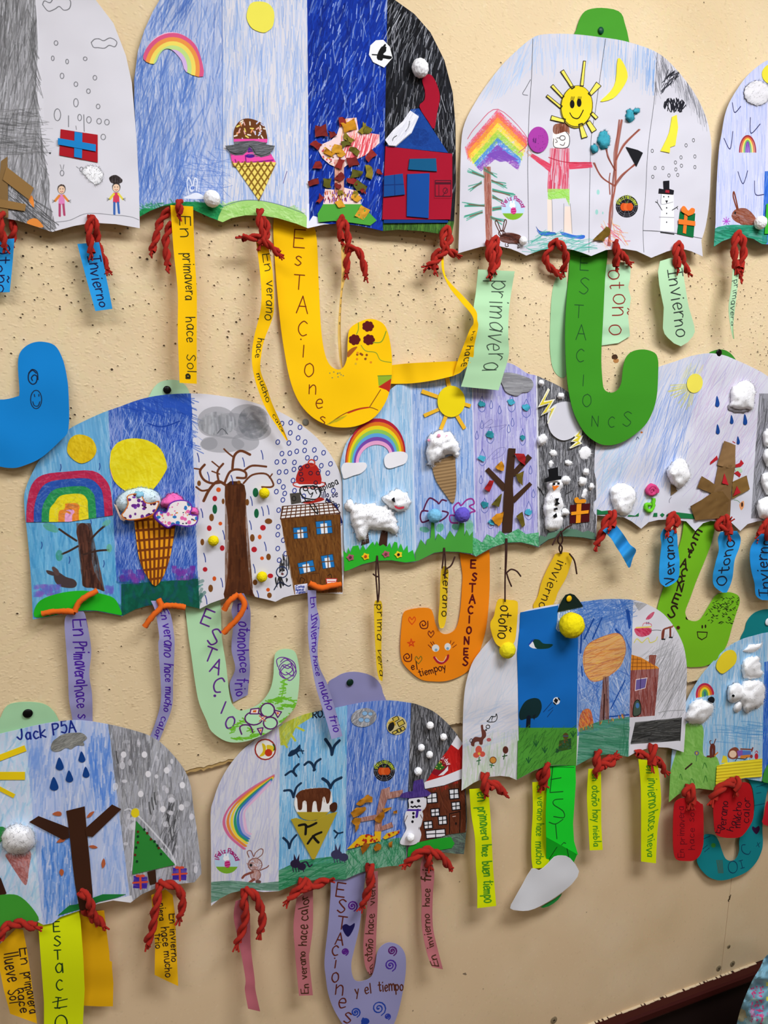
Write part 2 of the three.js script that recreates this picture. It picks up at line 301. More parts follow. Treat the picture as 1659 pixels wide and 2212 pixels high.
function pin(x, y, z, r, color, label) {
  const c = P(x, y, z), o = new THREE.Group(); o.name = numbered('push_pin'); ORG = c; o.position.copy(c); o.userData = { label, category: 'push pin' }; scene.add(o);
  mesh(o, 'head', pinGeometry(x, y, z, r), M(color, { roughness: 0.35 }));
  const s = new THREE.CylinderGeometry(0.0005, 0.0003, z + 0.006, 8).rotateX(Math.PI / 2); s.translate(0, 0, -(z + 0.006) / 2 + 0.0005); mesh(o, 'shaft', s, M('#8a8a8a', { metalness: 0.8, roughness: 0.35 }));
}

// ------------------------------------------------------------ paper umbrellas
class Umbrella {
  // lines: [x at top, y, x at bottom, y] folds between the panels
  constructor(label, outline, lines, { base = 0.004, flare = 0.009, wrinkle = 0.0014, bg, bulge = 0.003 } = {}) {
    const poly = pr(outline), [x0, y0, x1, y1] = bounds(poly);
    Object.assign(this, { poly, lines, y0, y1, base, flare, wrinkle, bulge, sd: x0 * 0.37 });
    this.xs = (y) => [x0, ...lines.map(([a, b, c, d]) => a + (c - a) * (y - b) / (d - b)), x1];
    this.box = [x0 - 4, y0 - 4, x1 + 4, y1 + 4];
    this.o = thing('paper_umbrella', label, 'umbrella', (x0 + x1) / 2, (y0 + y1) / 2, 0, 'children\'s paper umbrellas pinned to the wall');
    this.org = ORG;
    this.C = new Art(...this.box, bg);
    this.z = (x, y) => {
      const t = Math.max(0, Math.min(1.1, (y - y0) / (y1 - y0))), q = this.xs(y); let i = 0; while (i < q.length - 2 && x > q[i + 1]) i++;
      const s = Math.max(0, Math.min(1, (x - q[i]) / Math.max(20, q[i + 1] - q[i])));
      return base + flare * t * t + bulge * (0.4 + t * 0.6) * Math.sin(Math.PI * s) + wrinkle * noise(x * 0.008, y * 0.008, this.sd) + wrinkle * 0.3 * noise(x * 0.03, y * 0.02, this.sd + 3);
    };
  }
  panels() {
    ORG = this.org;
    const m = this.C.material();
    for (let k = 0; k <= this.lines.length; k++) {
      let p = this.poly;
      const half = ([a, b, c, d], s) => { const nx = (d - b) * s, ny = -(c - a) * s; p = clipHalf(p, nx, ny, nx * a + ny * b); };
      if (k > 0) half(this.lines[k - 1], -1);
      if (k < this.lines.length) half(this.lines[k], 1);
      mesh(this.o, 'canopy_panel', sheet(p, this.z, { art: this.C }), m);
    }
    return this;
  }
  get D() { return this._d ??= new Art(...this.box); }   // the print on the glued pieces
  // a glued-on piece of paper that follows the canopy; colour string, or print = true for a piece of this.D
  cut(name, outline, color, lift = 0.0008, { parent = this.o, cell = 14, crumple = 0, t = 0.0004, rough: rg } = {}) {
    ORG = this.org;
    const print = color === true, s = rnd() * 90;
    return mesh(parent, name, sheet(outline, (x, y) => this.z(x, y) + lift + (crumple ? crumple * (0.6 + noise(x * 0.09, y * 0.09, s) + 0.5 * noise(x * 0.25, y * 0.25, s)) : 0), { cell, t, art: print ? this.D : undefined }), print ? this.D.material() : M(color, rg ? { roughness: rg } : {}));
  }
  puff(name, outline, depth, { parent = this.o, mat = COTTON, lift = 0, ...o } = {}) { ORG = this.org; return mesh(parent, name, puffGeometry(outline, (x, y) => this.z(x, y) + lift, depth, o), mat); }
  ball(name, x, y, r, color, { parent = this.o, spike = 0.09, squash = 0.9, lift = 0 } = {}) { ORG = this.org; return mesh(parent, name, fuzzyBall(x, y, r, this.z(x, y) + lift, spike, 18, squash), /cotton/.test(name) ? COTTON : M(color, { roughness: 1 })); }
  handle(outline, bg, draw, zf, name = 'handle') {
    ORG = this.org;
    const p = pr(outline), art = draw ? new Art(...bounds(p), bg) : null; if (draw) draw(art);
    return mesh(this.o, name, sheet(p, zf, { art, cell: 11, t: 0.0006 }), art ? art.material() : M(bg));
  }
  tab(outline, color, lift = 0.003) { ORG = this.org; return mesh(this.o, 'hanging_tab', sheet(sm(outline, true, 3), (x, y) => lift + 0.0005 * noise(x * 0.02, y * 0.02, 3), { cell: 9, t: 0.0006 }), M(color)); }
}
// a tag that hangs on yarn: strip through rows, or sheet with an outline
function stripTag({ label, group, rows, z, color, text = [], curl = 0.0015, ties, yo, extra, back }) {
  const r0 = rows[0], o = thing('hanging_tag', label, 'tag', (r0[0] + r0[2]) / 2, r0[1], z[0], group), L = ribbonLength(rows), Wd = Math.max(...rows.map((r) => Math.hypot(r[2] - r[0], r[3] - r[1])));
  let mat = M(color);
  if (text.length) {
    const a = new StripArt(L, Wd, color);
    for (const [s, x, y, size, ink, q = {}] of text) a.t(s, q.up ? L * (1 - x) : L * x, Wd * (q.up ? 1 - y : y), size, ink, { lw: 2, ...q, ang: q.up ? 180 : 0, fit: q.to ? L * (q.to - x) : 0 });
    mat = a.material();
  }
  mesh(o, 'paper_strip', ribbon(rows, z, { curl }), mat);
  if (extra) extra(o);
  if (ties) yarn(o, ties, yo);
  return o;
}
function sheetTag({ label, group, outline, zf, color, draw, ties, yo, at }) {
  const p = pr(outline), b = bounds(p), o = thing('hanging_tag', label, 'tag', at ? at[0] : (b[0] + b[2]) / 2, at ? at[1] : b[1], 0.01, group);
  let art; if (draw) { art = new Art(...b, color); draw(art); }
  mesh(o, 'paper_strip', sheet(p, zf, { art, cell: 10, t: 0.0005 }), art ? art.material() : M(color));
  if (ties) yarn(o, ties, yo);
  return o;
}
// ------------------------------------------------------------ the room and the display wall
function box(name, x0, y0, z0, x1, y1, z1, mat, parent = scene) {
  const g = new THREE.BoxGeometry(x1 - x0, y1 - y0, z1 - z0); g.translate((x0 + x1) / 2, (y0 + y1) / 2, (z0 + z1) / 2);
  const o = mesh(parent, name, g, mat); if (parent === scene) o.userData.kind = 'structure'; return o;
}
ORG = V3(0, 0, 0);
const XL = -3, XR = 3.4, ZB = 5.2, WALL = '#e9d0a4';
box('floor', XL, -0.1, -0.2, XR, 0, ZB, M('#5c4f42'));
box('ceiling', XL, CEIL, -0.2, XR, CEIL + 0.1, ZB, M('#e9e6df'));
box('wall_left', XL - 0.1, -0.1, -0.2, XL, CEIL + 0.1, ZB, M('#d9ccb0'));
box('wall_right', XR, -0.1, -0.2, XR + 0.1, CEIL + 0.1, ZB, M('#d9ccb0'));
box('wall_back', XL, -0.1, ZB, XR, CEIL + 0.1, ZB + 0.1, M('#d9ccb0'));
for (const [x, z, w, d, I] of LAMPS) {
  const o = new THREE.Group(); o.name = numbered('ceiling_light'); o.position.set(x, CEIL, z); o.userData = { label: 'flat rectangular ceiling light panel ' + (z > 3 ? 'furthest from the display wall' : x > 0 ? 'above the display, right of its middle' : 'above the display, to its left'), category: 'ceiling light' }; scene.add(o);
  const fr = new THREE.BoxGeometry(w + 0.06, 0.04, d + 0.06); fr.translate(0, -0.021, 0); mesh(o, 'frame', fr, M('#d8d8d6'));
  const di = new THREE.BoxGeometry(w, 0.006, d); di.translate(0, -0.045, 0);
  mesh(o, 'diffuser', di, new THREE.MeshStandardMaterial({ color: 0xffffff, emissive: LAMP_COLOR, emissiveIntensity: 1.2 }));
  const L = new THREE.RectAreaLight(LAMP_COLOR, I, w, d); L.position.set(x, CEIL - 0.055, z); L.lookAt(x, 0, z); scene.add(L);
}
// textures of the fibre board: speckle, pin holes and stains in colour, fibres and dents in relief
function boardTextures(size, px, pins, base, band) {
  const c = document.createElement('canvas'), b = document.createElement('canvas'); c.width = c.height = b.width = b.height = px;
  const g = c.getContext('2d'), h = b.getContext('2d'), R = rng(pins + 5);
  g.fillStyle = base; g.fillRect(0, 0, px, px); h.fillStyle = '#808080'; h.fillRect(0, 0, px, px);
  const wrap = (x, y, r, fn) => { for (const i of [-px, 0, px]) for (const j of [-px, 0, px]) if (x + i > -r && x + i < px + r && y + j > -r && y + j < px + r) fn(x + i, y + j); };
  for (let i = 0; i < 260; i++) { const x = R() * px, y = R() * px, r = px * (0.02 + 0.06 * R()), k = R() > 0.5 ? '255,244,214' : '196,170,124'; wrap(x, y, r, (u, v) => { const q = g.createRadialGradient(u, v, 0, u, v, r); q.addColorStop(0, `rgba(${k},.10)`); q.addColorStop(1, `rgba(${k},0)`); g.fillStyle = q; g.fillRect(u - r, v - r, 2 * r, 2 * r); }); }
  for (let i = 0; i < 120000; i++) { const x = R() * px, y = R() * px, a = (R() - 0.5) * 0.9, l = px * (0.0008 + 0.0026 * R()), v = R() > 0.5 ? 255 : 40; h.globalAlpha = 0.05 + 0.10 * R(); h.strokeStyle = `rgb(${v},${v},${v})`; h.lineWidth = px * 0.0007 * (0.6 + R() * 1.6); h.beginPath(); h.moveTo(x, y); h.lineTo(x + l * Math.cos(a), y + l * Math.sin(a)); h.stroke(); }
  for (let i = 0; i < 9000; i++) { const x = R() * px, y = R() * px, v = R() > 0.45 ? '255,246,222' : '170,140,98'; g.fillStyle = `rgba(${v},${0.05 + R() * 0.1})`; g.beginPath(); g.ellipse(x, y, px * 0.0008 * (1 + 2 * R()), px * 0.0006 * (1 + R()), R() * 3, 0, 7); g.fill(); }
  h.globalAlpha = 1;
  const cl = []; for (let i = 0; i < 26; i++) cl.push([R() * px, band ? px * (band[0] + (band[1] - band[0]) * R()) : R() * px]);
  for (let i = 0; i < pins; i++) {
    const q = cl[Math.floor(R() * 26)], near = R() < 0.4, x = near ? q[0] + (R() - 0.5) * px * 0.09 : R() * px, y = near ? q[1] + (R() - 0.5) * px * 0.09 : R() < 0.7 && band ? px * (band[0] + (band[1] - band[0]) * R()) : R() * px, r = px / size * (0.0006 + 0.0009 * R() * R());
    wrap(x, y, 8, (u, v) => { g.fillStyle = R() < 0.75 ? 'rgba(52,36,22,.9)' : 'rgba(110,84,54,.8)'; g.beginPath(); g.ellipse(u, v, r, r * (0.7 + R() * 0.7), R() * 3, 0, 7); g.fill(); h.fillStyle = '#202020'; h.beginPath(); h.arc(u, v, r * 1.1, 0, 7); h.fill(); h.strokeStyle = 'rgba(230,230,230,.5)'; h.lineWidth = 1; h.beginPath(); h.arc(u, v, r * 1.7, 0, 7); h.stroke(); });
  }
  const T = (k, s) => { const t = new THREE.CanvasTexture(k); t.wrapS = t.wrapT = THREE.RepeatWrapping; t.magFilter = THREE.LinearFilter; if (s) t.colorSpace = THREE.SRGBColorSpace; return t; };
  return { map: T(c, true), bumpMap: T(b, false) };
}
const boardMat = new THREE.MeshStandardMaterial({ ...boardTextures(1.7, 2040, 2300, WALL, [450, 1000].map((y) => 1 - (P(900, y).y - 0.6) / 1.7)), bumpScale: 0.004, roughness: 0.95 });
boardMat.map.offset.y = boardMat.bumpMap.offset.y = -0.6 / 1.7;
const lowerMat = new THREE.MeshStandardMaterial({ ...boardTextures(1.15, 1000, 30, '#e6c9a0'), bumpScale: 0.0003, roughness: 0.8 });
function extruded(pts, z0, z1, uvs, bevel = 0) {
  const s = new THREE.Shape(pts.map(([x, y]) => new THREE.Vector2(x, y))), g = new THREE.ExtrudeGeometry(s, { depth: z1 - z0 - bevel, bevelEnabled: bevel > 0, bevelThickness: bevel, bevelSize: bevel, bevelOffset: -bevel, bevelSegments: 2 });
  g.translate(0, 0, z0); const u = g.attributes.uv; for (let i = 0; i < u.count; i++) u.setXY(i, u.getX(i) / uvs, u.getY(i) / uvs); return g;
}
const wall = new THREE.Group(); wall.name = 'wall_front'; wall.userData.kind = 'structure'; scene.add(wall);
const edgeY = P(740, 1606).y, railY = P(1475, 2145).y, jointX = P(1576, 2000).x;
{
  // fibre pin board with a torn lower edge
  const torn = [];
  const known = [[-3, 0], [P(380, 1670).x, P(380, 1670).y - edgeY], [P(440, 1656).x, P(440, 1656).y - edgeY], [P(475, 1647).x, P(475, 1647).y - edgeY], [P(510, 1637).x, P(510, 1637).y - edgeY], [P(990, 1563).x, P(990, 1563).y - edgeY], [P(1490, 1472).x, P(1490, 1472).y - edgeY], [3.4, 0]];
  for (let i = 0; i < known.length - 1; i++) { const [a, b] = known[i], [c, d] = known[i + 1], n = Math.max(3, Math.round((c - a) / 0.004)); for (let k = 0; k < n; k++) { const x = a + (c - a) * k / n; torn.push([x, edgeY + b + (d - b) * k / n + 0.0022 * noise(x * 40, 1, 0) + 0.0016 * noise(x * 160, 2, 0)]); } }
  mesh(wall, 'pin_board', extruded([...torn, [3.4, edgeY], [3.4, CEIL], [-3, CEIL]], -0.008, 0, 1.7), boardMat);
  // exposed straw-coloured core where the skin is torn away
  const core = torn.filter(([x]) => x > P(370, 1660).x && x < P(540, 1660).x);
  mesh(wall, 'torn_core', extruded([...core.map(([x, y]) => [x, y - 0.004 - 0.0035 * (0.5 + 0.5 * noise(x * 90, 5, 0))]), ...core.slice().reverse().map(([x, y]) => [x, y + 0.002])], -0.0075, -0.0015, 1), M('#c2a066', { roughness: 1 }));
  mesh(wall, 'backing', extruded([[-3, -0.1], [3.4, -0.1], [3.4, CEIL + 0.1], [-3, CEIL + 0.1]], -0.2, -0.0125, 1), M('#3a2a20'));
  // smooth lower boards with a butt joint on the right
  mesh(wall, 'lower_panel', extruded([[-3, railY - 0.004], [jointX - 0.0009, railY - 0.004], [jointX - 0.0009, edgeY + 0.03], [-3, edgeY + 0.03]], -0.0125, -0.008, 1.15, 0.0006), lowerMat);
  mesh(wall, 'lower_panel', extruded([[jointX + 0.0006, railY - 0.004], [3.4, railY - 0.004], [3.4, edgeY + 0.03], [jointX + 0.0006, edgeY + 0.03]], -0.0125, -0.0082, 1.15, 0.0006), lowerMat);
  mesh(wall, 'dado', extruded([[-3, -0.1], [3.4, -0.1], [3.4, railY], [-3, railY]], -0.0125, -0.006, 1), M('#1c0f0d', { roughness: 0.6 }));
  const screwMat = M('#9c8a6c', { metalness: 0.2, roughness: 0.5 });
  for (const [x, y, r] of [[1196, 2203, 7], [1552, 2091, 5.5], [1582, 2081, 5.5], [1574, 2044, 3.5]]) {
    const R = r * SY(x, y), c = P(x, y, -0.008), h = new THREE.LatheGeometry([[0, 0.0006], [R * 0.6, 0.0006], [R * 0.62, 0.0001], [R, 0.0004], [R * 1.02, -0.001]].reverse().map(([a, b]) => new THREE.Vector2(a, b)), 20).rotateX(Math.PI / 2); h.translate(c.x, c.y, c.z + 0.0008);
    const sc = mesh(wall, 'screw', h, screwMat), a = 0.6 + x, sl = mergeGeometries([0, 1].map((k) => { const b = new THREE.BoxGeometry(R * 0.8, R * 0.14, 0.0004); b.rotateZ(a + k * Math.PI / 2); b.translate(c.x, c.y, c.z + 0.0015); return b; })); mesh(sc, 'cross_slot', sl, M('#241c14'));
  }
  // painted-over holes and scars in the wall face
  const scar = (x, y, w, h, color, z = 0) => mesh(wall, 'scar', sheet(rough(ell(x, y, w, h, 0.3, 10), 1.2, 0.5, 2), () => z + 0.0003, { cell: 8, t: 0.0002 }), M(color, { roughness: 1 }));
  scar(1328, 771, 6.5, 6, '#4a3220'); scar(1331, 779, 6, 5, '#b9814a'); scar(1576, 1940, 1.3, 9, '#54432c', -0.008); scar(1004, 2104, 4, 2.4, '#8d7962', -0.008);
  // rail along the foot of the boards
  const prof = [[0, 0], [0.019, 0], [0.022, 0.002], [0.023, 0.006], [0.023, 0.018], [0.019, 0.022], [0, 0.0225]].map(([a, b]) => new THREE.Vector2(a, b));
  const rail = new THREE.ExtrudeGeometry(new THREE.Shape(prof), { depth: 6.4, bevelEnabled: false, steps: 1 }).rotateY(Math.PI / 2).rotateX(0);
  rail.rotateY(Math.PI); // profile depth now points into the room
  const p = rail.attributes.position; let mx = 1e9, mz = 1e9, my = 1e9; for (let i = 0; i < p.count; i++) { mx = Math.min(mx, p.getX(i)); mz = Math.min(mz, p.getZ(i)); my = Math.min(my, p.getY(i)); }
  rail.translate(-3 - mx, railY - 0.0225 - my, -0.0082 - mz);
  const ro = mesh(scene, 'trim_1', rail, M('#3a100d', { roughness: 0.45 })); ro.userData.kind = 'structure';
  // ragged cream paint along its top edge
  const chips = []; for (let i = 0; i < 46; i++) { const x = P(1290, 2200).x - 0.1 + i * 0.0125 + 0.006 * rnd(), b = new THREE.BoxGeometry(0.005 + 0.011 * rnd(), 0.001 + 0.001 * rnd(), 0.003 + 0.004 * rnd()); b.translate(x, railY + 0.0002, -0.0062); chips.push(b); }
  const ch = mesh(ro, 'paint_chips', mergeGeometries(chips), M('#d9c6a4')); ch.userData.kind = 'stuff';
}
// ------------------------------------------------------------ prints shared by several umbrellas
const RAIN = ['#d8406a', '#f08a30', '#f5e04a', '#8fcf5a', '#5a8fd8', '#8a5ac0'];
function arcBands(C, cx, cy, rx, ry, cols, w, a0 = Math.PI, a1 = 2 * Math.PI, rot = 0, al = 1) {
  cols.forEach((k, i) => { const q = [], u = rx - w * (i + 0.5), v = ry - w * (i + 0.5); for (let j = 0; j <= 24; j++) { const a = a0 + (a1 - a0) * j / 24, X = u * Math.cos(a), Y = v * Math.sin(a); q.push([cx + X * Math.cos(rot) - Y * Math.sin(rot), cy + X * Math.sin(rot) + Y * Math.cos(rot)]); } C.l(q, k, w * 1.12, false, al); });
}
function arcText(C, str, cx, cy, r, a0, a1, size, color, lw) { [...str].forEach((ch, i) => { const a = a0 + (a1 - a0) * i / (str.length - 1); C.t(ch, cx + r * Math.cos(a), cy + r * Math.sin(a), size, color, { ang: a * 180 / Math.PI + 90, lw, jit: 0 }); }); }
function easterSticker(C, x, y, r) {
  C.e(x, y, r, r, '#bcd6ea'); C.f([...ell(x, y, r, r).filter(([, b]) => b > y + r * 0.42)], '#7db32c'); C.e(x - r * 0.05, y - r * 0.25, r * 0.26, r * 0.22, '#f6f6fa');
  C.e(x - r * 0.18, y - r * 0.52, r * 0.07, r * 0.2, '#f6f6fa'); C.e(x + r * 0.08, y - r * 0.52, r * 0.07, r * 0.2, '#f6f6fa'); C.e(x + r * 0.05, y + r * 0.22, r * 0.24, r * 0.3, '#c01f6e');
  for (const k of [-0.05, 0.15, 0.35]) C.l([x - r * 0.16, y + r * (k + 0.08), x + r * 0.26, y + r * k], '#e06aa6', r * 0.06);
  arcText(C, '¡Feliz Pascua!', x, y, r * 0.72, Math.PI * 1.06, Math.PI * 1.95, r * 0.36, '#a8246e', r * 0.07);
}
function halloweenSticker(C, x, y, r) {
  C.e(x, y, r, r, '#17151a');
  for (let i = 0; i < 10; i++) { const a = i / 10 * 6.283; C.l([x, y, x + r * Math.cos(a), y + r * Math.sin(a)], '#8c8c92', r * 0.035); }
  for (const k of [0.72, 0.9]) C.l(ell(x, y, r * k, r * k, 0, 10), '#8c8c92', r * 0.03, true);
  for (const k of [-0.28, 0, 0.28]) C.e(x + r * k, y + r * 0.04, r * 0.3, r * 0.36, k ? '#d4531a' : '#e2662a'); C.l([x, y - r * 0.3, x + r * 0.06, y - r * 0.5], '#5a7a2a', r * 0.1);
  arcText(C, '¡Feliz Halloween!', x, y, r * 0.7, Math.PI * 1.08, Math.PI * 1.93, r * 0.34, '#b9c936', r * 0.06);
}
const G2 = 'strips and tags tied to the umbrellas';

// ------------------------------------------------------------ top left: grey scribble and snow, blue handle
{
  const u = new Umbrella('white paper umbrella with grey scribble and red-and-blue gift, cut off at the left', [-120, -60, 180, -30, 203, -5, 245, 50, 272, 120, 285, 180, 295, 300, 300, 400, 302, 493, 250, 484, 200, 481, 160, 488, 112, 501, 80, 490, 40, 477, 0, 469, -50, 466, -120, 480], [[76, -60, 112, 500]], { base: 0.006, flare: 0.012 });
  const C = u.C, g = ['#3f3f3f', '#5c5c5c', '#7a7a7a', '#999'];
  C.p([-130, -60, 74, -60, 80, 60, 82, 110, 78, 180, 88, 280, 98, 350, 108, 400, 106, 432, 122, 495, 60, 500, -130, 500], g, { ang: 97, jit: 12, len: 60, lw: 2.4, al: 0.4, dens: 1.8 });
  C.p([-130, 250, 82, 230, 92, 330, -130, 345], g, { ang: 4, jit: 12, len: 60, lw: 2, al: 0.45, dens: 1.2 });
  C.p([-130, -60, 70, -60, 76, 120, -130, 200], g, { ang: 92, len: 70, lw: 2.4, al: 0.4, dens: 0.9 });
  for (let i = 0; i < 40; i++) { const y = rr(0, 400), x = 70 + y * 0.07; C.l([x - rr(2, 14), y, x + rr(-4, 12), y + rr(20, 56)], '#5a5a5a', 1.4, false, 0.6); }
  C.p([20, 420, 90, 440, 128, 500, 40, 490], ['#3a3a3a'], { ang: 40, len: 60, lw: 1.5, al: 0.7, dens: 0.8 });
  C.f(sm([58, 482, 66, 473, 80, 473, 94, 490, 78, 490]), '#e78c3c').f(sm([62, 432, 68, 422, 73, 434, 73, 448, 66, 440]), '#ea8b3a');
  const ink = '#6c6c70';
  C.c([92, 10, 96, 2, 108, 6, 116, -3, 128, -2, 138, -8, 152, 2, 150, 18, 138, 22, 128, 14, 118, 20, 104, 24, 92, 10], ink, 1.7);
  C.c([197, 92, 204, 85, 214, 84, 224, 88, 238, 82, 252, 90, 248, 101, 236, 98, 226, 104, 212, 103, 202, 102, 197, 92], ink, 1.7);
  for (const [x, y, a, b] of [[121, 93, 4, 5], [114, 126, 3, 5], [145, 133, 3, 5], [184, 127, 4, 4], [134, 164, 4, 6], [205, 168, 4, 5], [164, 182, 4, 5], [191, 197, 4, 5], [164, 222, 5, 9], [212, 230, 4, 5], [124, 248, 7, 13], [172, 254, 4, 7], [192, 259, 5, 7], [214, 262, 5, 6], [231, 264, 5, 6], [223, 296, 5, 6], [134, 374, 4, 6], [176, 366, 4, 5]]) C.o(x, y, a, b, ink, 1.5);
  C.l([148, 250, 148, 274], ink, 1.6).l([181, 248, 182, 284], ink, 1.6).l([164, 272, 165, 280], ink, 1.2).l([130, 356, 133, 366], ink, 1.1).l([138, 356, 136, 366], ink, 1.1).l([165, 360, 170, 364], ink, 1.2).e(108, 331, 2, 2, '#444');
  // two small figures and a snow line
  C.c([120, 480, 150, 476, 180, 463, 205, 461, 240, 464, 280, 468, 300, 475], '#77777c', 1.2);
  const kid = (x, y, h, hair, top, arms, legs) => { C.p(ell(x, y, 9, 10), hair, { len: 14, lw: 2, al: 0.8 }).e(x, y + 2, 8, 9, '#f3cfae').o(x, y + 2, 8, 9, '#555', 1); C.e(x - 3, y, 1, 1, '#333').e(x + 3, y, 1, 1, '#333').c([x - 3, y + 5, x, y + 7, x + 3, y + 5], '#a33', 0.9); C.f([x - 6, y + 12, x + 6, y + 12, x + 7, y + 34, x - 7, y + 34], top); C.l([x - 5, y + 15, x - 14, y + 26], arms, 5).l([x + 5, y + 15, x + 14, y + 26], arms, 5); for (const s of [-1, 1]) for (const k of [-3, 0, 3]) C.l([x + s * 14, y + 26, x + s * 20, y + 27 + k], '#555', 0.9); C.l([x - 4, y + 34, x - 4, y + h], legs, 5).l([x + 4, y + 34, x + 6, y + h - 2], legs, 5); };
  kid(133, 408, 58, ['#3a2418'], '#e68ac0', '#e8893a', '#b8496e'); kid(251, 404, 58, ['#241c18'], '#d8405a', '#e8d84a', '#3a66b0');
  C.p(sm([236, 384, 250, 378, 264, 388, 260, 396, 242, 396]), '#2a2220', { ang: 90, len: 12, lw: 1.6, al: 0.9, base: 0.8 });
  u.panels();
  const gift = u.cut('gift', [131, 279, 211, 291, 211, 351, 128, 335], '#b01824', 0.001);
  u.cut('ribbon', [161, 284, 178, 287, 177, 342, 160, 339], '#1a86cc', 0.0018, { parent: gift }); u.cut('ribbon', [125, 298, 207, 312, 207, 327, 125, 312], '#1a86cc', 0.0024, { parent: gift });
  u.puff('glue_smear', [178, 370, 192, 358, 212, 362, 222, 378, 214, 397, 196, 392], 0.001, { lump: 0.5 });
  const card = M('#8a6a3f', { roughness: 1 }), trunk = u.cut('card_tree', [2, 348, 16, 338, 18, 470, -8, 470], '#86683e', 0.0012);
  u.cut('card_branch', [14, 360, 73, 406, 62, 431, 6, 388], '#93703f', 0.0022, { parent: trunk }); u.cut('card_branch', [-10, 428, 56, 441, 54, 456, -12, 446], '#93703f', 0.0022, { parent: trunk });
  u.handle(sm([-130, 470, -60, 470, -64, 600, -70, 760, -30, 850, 0, 863, 35, 857, 42, 848, 39, 800, 40, 772, 48, 755, 66, 742, 90, 738, 118, 746, 134, 772, 143, 806, 148, 848, 148, 926, 130, 952, 90, 988, 54, 1005, 27, 1011, -10, 1005, -70, 980, -125, 900, -150, 760], true, 4), '#0f83cf', (H) => {
    H.c([78, 806, 70, 800, 62, 808, 62, 822, 70, 830, 78, 826, 80, 814, 74, 810, 68, 816, 70, 822], '#141e38', 2.4).c([62, 806, 70, 798, 80, 804, 82, 820], '#141e38', 2.2);
    H.o(78, 863, 12, 20, '#1b2a44', 2).c([71, 868, 74, 876, 82, 877, 86, 868], '#1b2a44', 2).l([74, 852, 75, 857], '#1b2a44', 2).l([84, 852, 84, 856], '#1b2a44', 2);
  }, (x, y) => 0.004 + 0.012 * Math.max(0, (y - 700) / 300) + 0.004 * noise(x * 0.006, y * 0.006, 2));
  stripTag({ label: 'short blue tag reading Otoño at the left edge, under the grey-scribbled umbrella', group: G2, rows: [[-28, 520, 31, 515], [-30, 570, 27, 570], [-32, 632, 21, 631]], z: [0.018, 0.013, 0.016], color: '#2b9de2', text: [['Otoño', 0.1, 0.62, 30, '#1b1440', { lw: 2.6, to: 1.05 }]], ties: [[[4, 458, 0.02], [0, 480, 0.024], [6, 510, 0.024], [10, 534, 0.02]], [[26, 476, 0.012], [30, 500, 0.012], [24, 520, 0.01]]] });
  stripTag({ label: 'short blue tag reading Invierno, hanging by red yarn beside the yellow strips', group: G2, rows: [[167, 527, 214, 523], [186, 600, 229, 596], [206, 672, 243, 667]], z: [0.02, 0.018, 0.021], color: '#2b9de2', text: [['Invierno', 0.2, 0.72, 27, '#1b1440', { lw: 2.7, to: 0.99 }]], ties: [[[198, 466, 0.022], [192, 490, 0.026], [194, 515, 0.027], [197, 546, 0.024]], [[198, 466, 0.022], [208, 490, 0.023], [210, 520, 0.015], [222, 555, 0.014], [232, 582, 0.014]]] });
}
